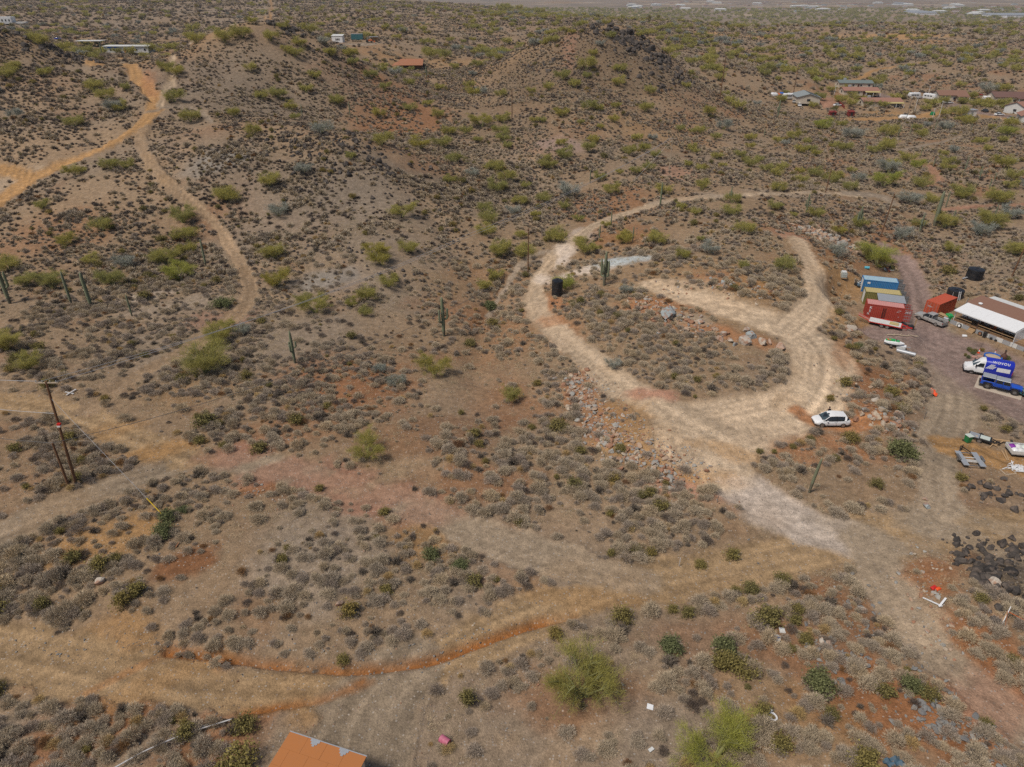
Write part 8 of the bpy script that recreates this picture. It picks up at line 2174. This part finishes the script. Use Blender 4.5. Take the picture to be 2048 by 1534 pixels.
# ------------------------------------------------------------------ the orange-roofed hut and litter in front
A0, A1 = at_z(580, 1463, 3.0), at_z(733, 1513, 3.0)
aw = ang(A0, A1)
hut = thing('hut', 'hut with orange plywood roof cut by the bottom frame edge', 'hut', (A0.x, A0.y, 0), aw)
LW = (A1 - A0).length; zb = gz(A0.x + 2, A0.y - 3) - 3.0
MB().box(.15, -7.0, zb + 2.8, LW - .15, -.15, 2.80).build('wall', 'cream', hut)
nx, ny = 4, 6
for i in range(nx):
    for j in range(ny):
        off = (.5 * LW / nx if j % 2 else 0)
        x0, x1 = i * LW / nx + off, (i + 1) * LW / nx + off - .012
        x1 = min(x1, LW)
        if j % 2 and i == nx - 1: x1 = LW
        y1 = -j * 1.22; y0 = y1 - 1.21
        zz = 2.94 - .02 * j
        if x1 - x0 > .05:
            MB().poly([(x0, y0, zz - .025), (x1, y0, zz - .025), (x1, y1, zz), (x0, y1, zz)], (0, 0, .04 + .004 * ((i + j) % 2))).build('roof_sheet', 'orange', hut)
    if i == 0:
        for j in range(1, ny, 2):
            MB().poly([(0, -j * 1.22 - 1.21, 2.915 - .02 * j), (.5 * LW / nx - .012, -j * 1.22 - 1.21, 2.915 - .02 * j), (.5 * LW / nx - .012, -j * 1.22, 2.94 - .02 * j), (0, -j * 1.22, 2.94 - .02 * j)], (0, 0, .042)).build('roof_sheet', 'orange', hut)
MB().box(-.02, .002, 2.82, LW + .02, .07, 3.0).build('drip_edge', 'galv', hut)
for xx in (2.15, 4.45):
    m = MB().box(xx - .36, -.18, 2.99, xx + .36, .0, 3.012).box(xx - .24, -.36, 2.985, xx + .24, -.181, 3.008).box(xx - .10, -.50, 2.98, xx + .10, -.361, 3.004)
    m.build('patch', 'galv', hut)
pp_ = [at(225, 1545), at(300, 1504), at(380, 1471), at(465, 1444)]
P = spline([tuple(p) for p in pp_], 6)
m = MB()
for a, b in zip(P[:-1], P[1:]): m.cyl(Vector(a) + Vector((0, 0, .35)), Vector(b) + Vector((0, 0, .35)), .055, n=8, cap=False)
tag(m.build('water_pipe', 'pvc'), 'long white water pipe curving through the scrub', 'pipe')
m = MB(); P2_ = spline([tuple(at(a, b)) for a, b in ((352, 1484), (380, 1468), (420, 1452))], 5)
for a, b in zip(P2_[:-1], P2_[1:]): m.cyl(Vector(a) + Vector((0, 0, .3)), Vector(b) + Vector((0, 0, .3)), .025, n=6, cap=False)
tag(m.build('hose', 'offwhite'), 'thin pale hose beside the white pipe', 'hose')
def sheet(label, px, py, w, h, rz, mat, stripe=None, tilt=.06, name='board'):
    p = at(px, py); o = thing(name, label, 'board', (p.x, p.y, p.z + .06), rz); o.rotation_euler = (tilt, tilt * .7, rz)
    MB().poly([(-w / 2, -h / 2, 0), (w / 2, -h / 2 * 1.05, .02), (w / 2 * .96, h / 2, 0), (-w / 2, h / 2, .03)], (0, 0, .04)).build('panel', mat, o)
    if stripe: MB().box(-w / 2 * .9, .05, .062, w / 2 * .85, .16, .068).build('stripe', stripe, o)
    return o
sheet('pale board with a blue stripe on the ground', 1549, 1276, 1.05, .75, -.35, 'offwhite', 'tramp'); sheet('small white board beside the striped board', 1564, 1262, .5, .55, -.1, 'offwhite'); sheet('small square white board alone in the scrub', 1300, 1415, .5, .45, -.3, 'white'); sheet('pale flat scrap in the bottom scrub', 1302, 1500, .45, .25, .6, 'offwhite'); sheet('white scrap standing by the road corner', 1708, 1163, .3, .6, .2, 'white', None, .5)
st_ = thing('toilet_seat', 'discarded white seat lying below a dark bush', 'seat', at(1544, 1436), .5)
m = MB()
for k in range(16):
    t0, t1 = 6.283 * k / 16, 6.283 * (k + 1) / 16
    m.bar((.28 * math.cos(t0), .34 * math.sin(t0), .2), (.28 * math.cos(t1), .34 * math.sin(t1), .2), .14, .06)
m.build('ring', 'white', st_); MB().box(-.35, .3, .04, .35, .7, .34).build('cistern', 'offwhite', st_, .04)
tp = thing('tarp', 'crumpled blue-grey tarp in the bottom scrub', 'tarp', at(1790, 1530), .2)
V = [(-.7 + i * .2, -.5 + j * .2, .12 + .13 * math.sin(i * 1.9 + j) + .10 * math.cos(j * 2.3)) for i in range(8) for j in range(6)]
MB().add(V, [(i * 6 + j, i * 6 + j + 1, (i + 1) * 6 + j + 1, (i + 1) * 6 + j) for i in range(7) for j in range(5)]).build('sheet', 'tarp', tp, 0, True)
def sticks(name, label, segs, mat, cat):
    p = at(*segs[0][0]); o = thing(name, label, cat, p, 0)
    for i, (a, b, za, zb_, w, mt) in enumerate(segs):
        pa, pb = at(*a), at(*b)
        MB().bar(pa + Vector((0, 0, za)) - p, pb + Vector((0, 0, zb_)) - p, w, w * .5).build('board', mt or mat, o)
sticks('broken_post', 'broken white post and crosspiece lying on the red earth', [((1845, 1197), (1884, 1215), .12, .15, .12, None), ((1877, 1216), (1890, 1200), .2, .24, .17, None)], 'white', 'post')
sticks('stick_frame', 'wooden sticks and a rail propped over the rocks', [((1999, 1252), (2008, 1236), .0, .9, .07, 'wood'), ((2001, 1254), (2012, 1232), 0, 1.2, .06, 'pvc'), ((2008, 1266), (2008, 1236), 0, .9, .07, 'rust'), ((2008, 1236), (2060, 1250), .85, .2, .07, 'torange')], 'wood', 'sticks')
sticks('board_cross', 'crossed pale boards lying behind the utility poles', [((131, 785), (148, 789), .1, .12, .16, None), ((134, 792), (153, 781), .16, .2, .2, None)], 'pvc', 'boards')
sticks('stake', 'short brown stake in the scrub patch', [((352, 1096), (362, 1082), .1, .2, .12, None)], 'rust', 'stake')
for px, py, h, lab in [(1358, 1132, 1.1, 'pale survey stake by the junction'), (1434, 1005, .9, 'thin dark stake on the pink bank'), (1848, 838, 1.1, 'thin stake beside the driveway bend'), (1576, 922, .9, 'thin stake in the scrub below the car'), (1925, 648, 1.0, 'short stake at the porch corner')][:4]:
    p = at(px, py); tag(MB().cyl(p, p + Vector((.03, 0, h)), .035, n=6).build('survey_stake', 'pvc' if 'pale' in lab else 'steel'), lab, 'stake')
for px, py, mt, s_, lab in [(1867, 1177, 'rred', .35, 'crushed red carton on the red earth'), (1876, 1179, 'netorange', .28, 'orange scrap beside the red carton'), (1470, 1112, 'offwhite', .4, 'pale bag caught under a bush'), (120, 733, 'skyblue', .4, 'pale blue scrap in the bursage'), (612, 752, 'rust', .5, 'rusty can standing in the red scrub')]:
    o = thing('litter', lab, 'litter', at(px, py), .4)
    MB().loft([[(-s_ * q, -s_ * .6 * q, z_), (s_ * q, -s_ * .5 * q, z_), (s_ * .9 * q, s_ * .6 * q, z_ * 1.2), (-s_ * .8 * q, s_ * .5 * q, z_)] for q, z_ in ((.9, .02), (1, s_ * .4), (.6, s_ * .7))]).build('crumple', mt, o)
vp = at(1590, 545)

# ------------------------------------------------------------------ the air
hz = MB().box(-9000, -300, -130, 9000, 14000, 62)
ho = hz.build('haze', 'white')
hm, N, L = new_mat('haze_air')
out = nd(N, 'ShaderNodeOutputMaterial'); pv = nd(N, 'ShaderNodeVolumePrincipled')
pv.inputs['Color'].default_value = (.86, .90, .95, 1); pv.inputs['Density'].default_value = HAZE; pv.inputs['Anisotropy'].default_value = .2
L.new(pv.outputs[0], out.inputs['Volume'])
ho.data.materials.clear(); ho.data.materials.append(hm)
tag(ho, 'thin pale haze lying over the desert and the far plain', 'haze', kind='stuff')
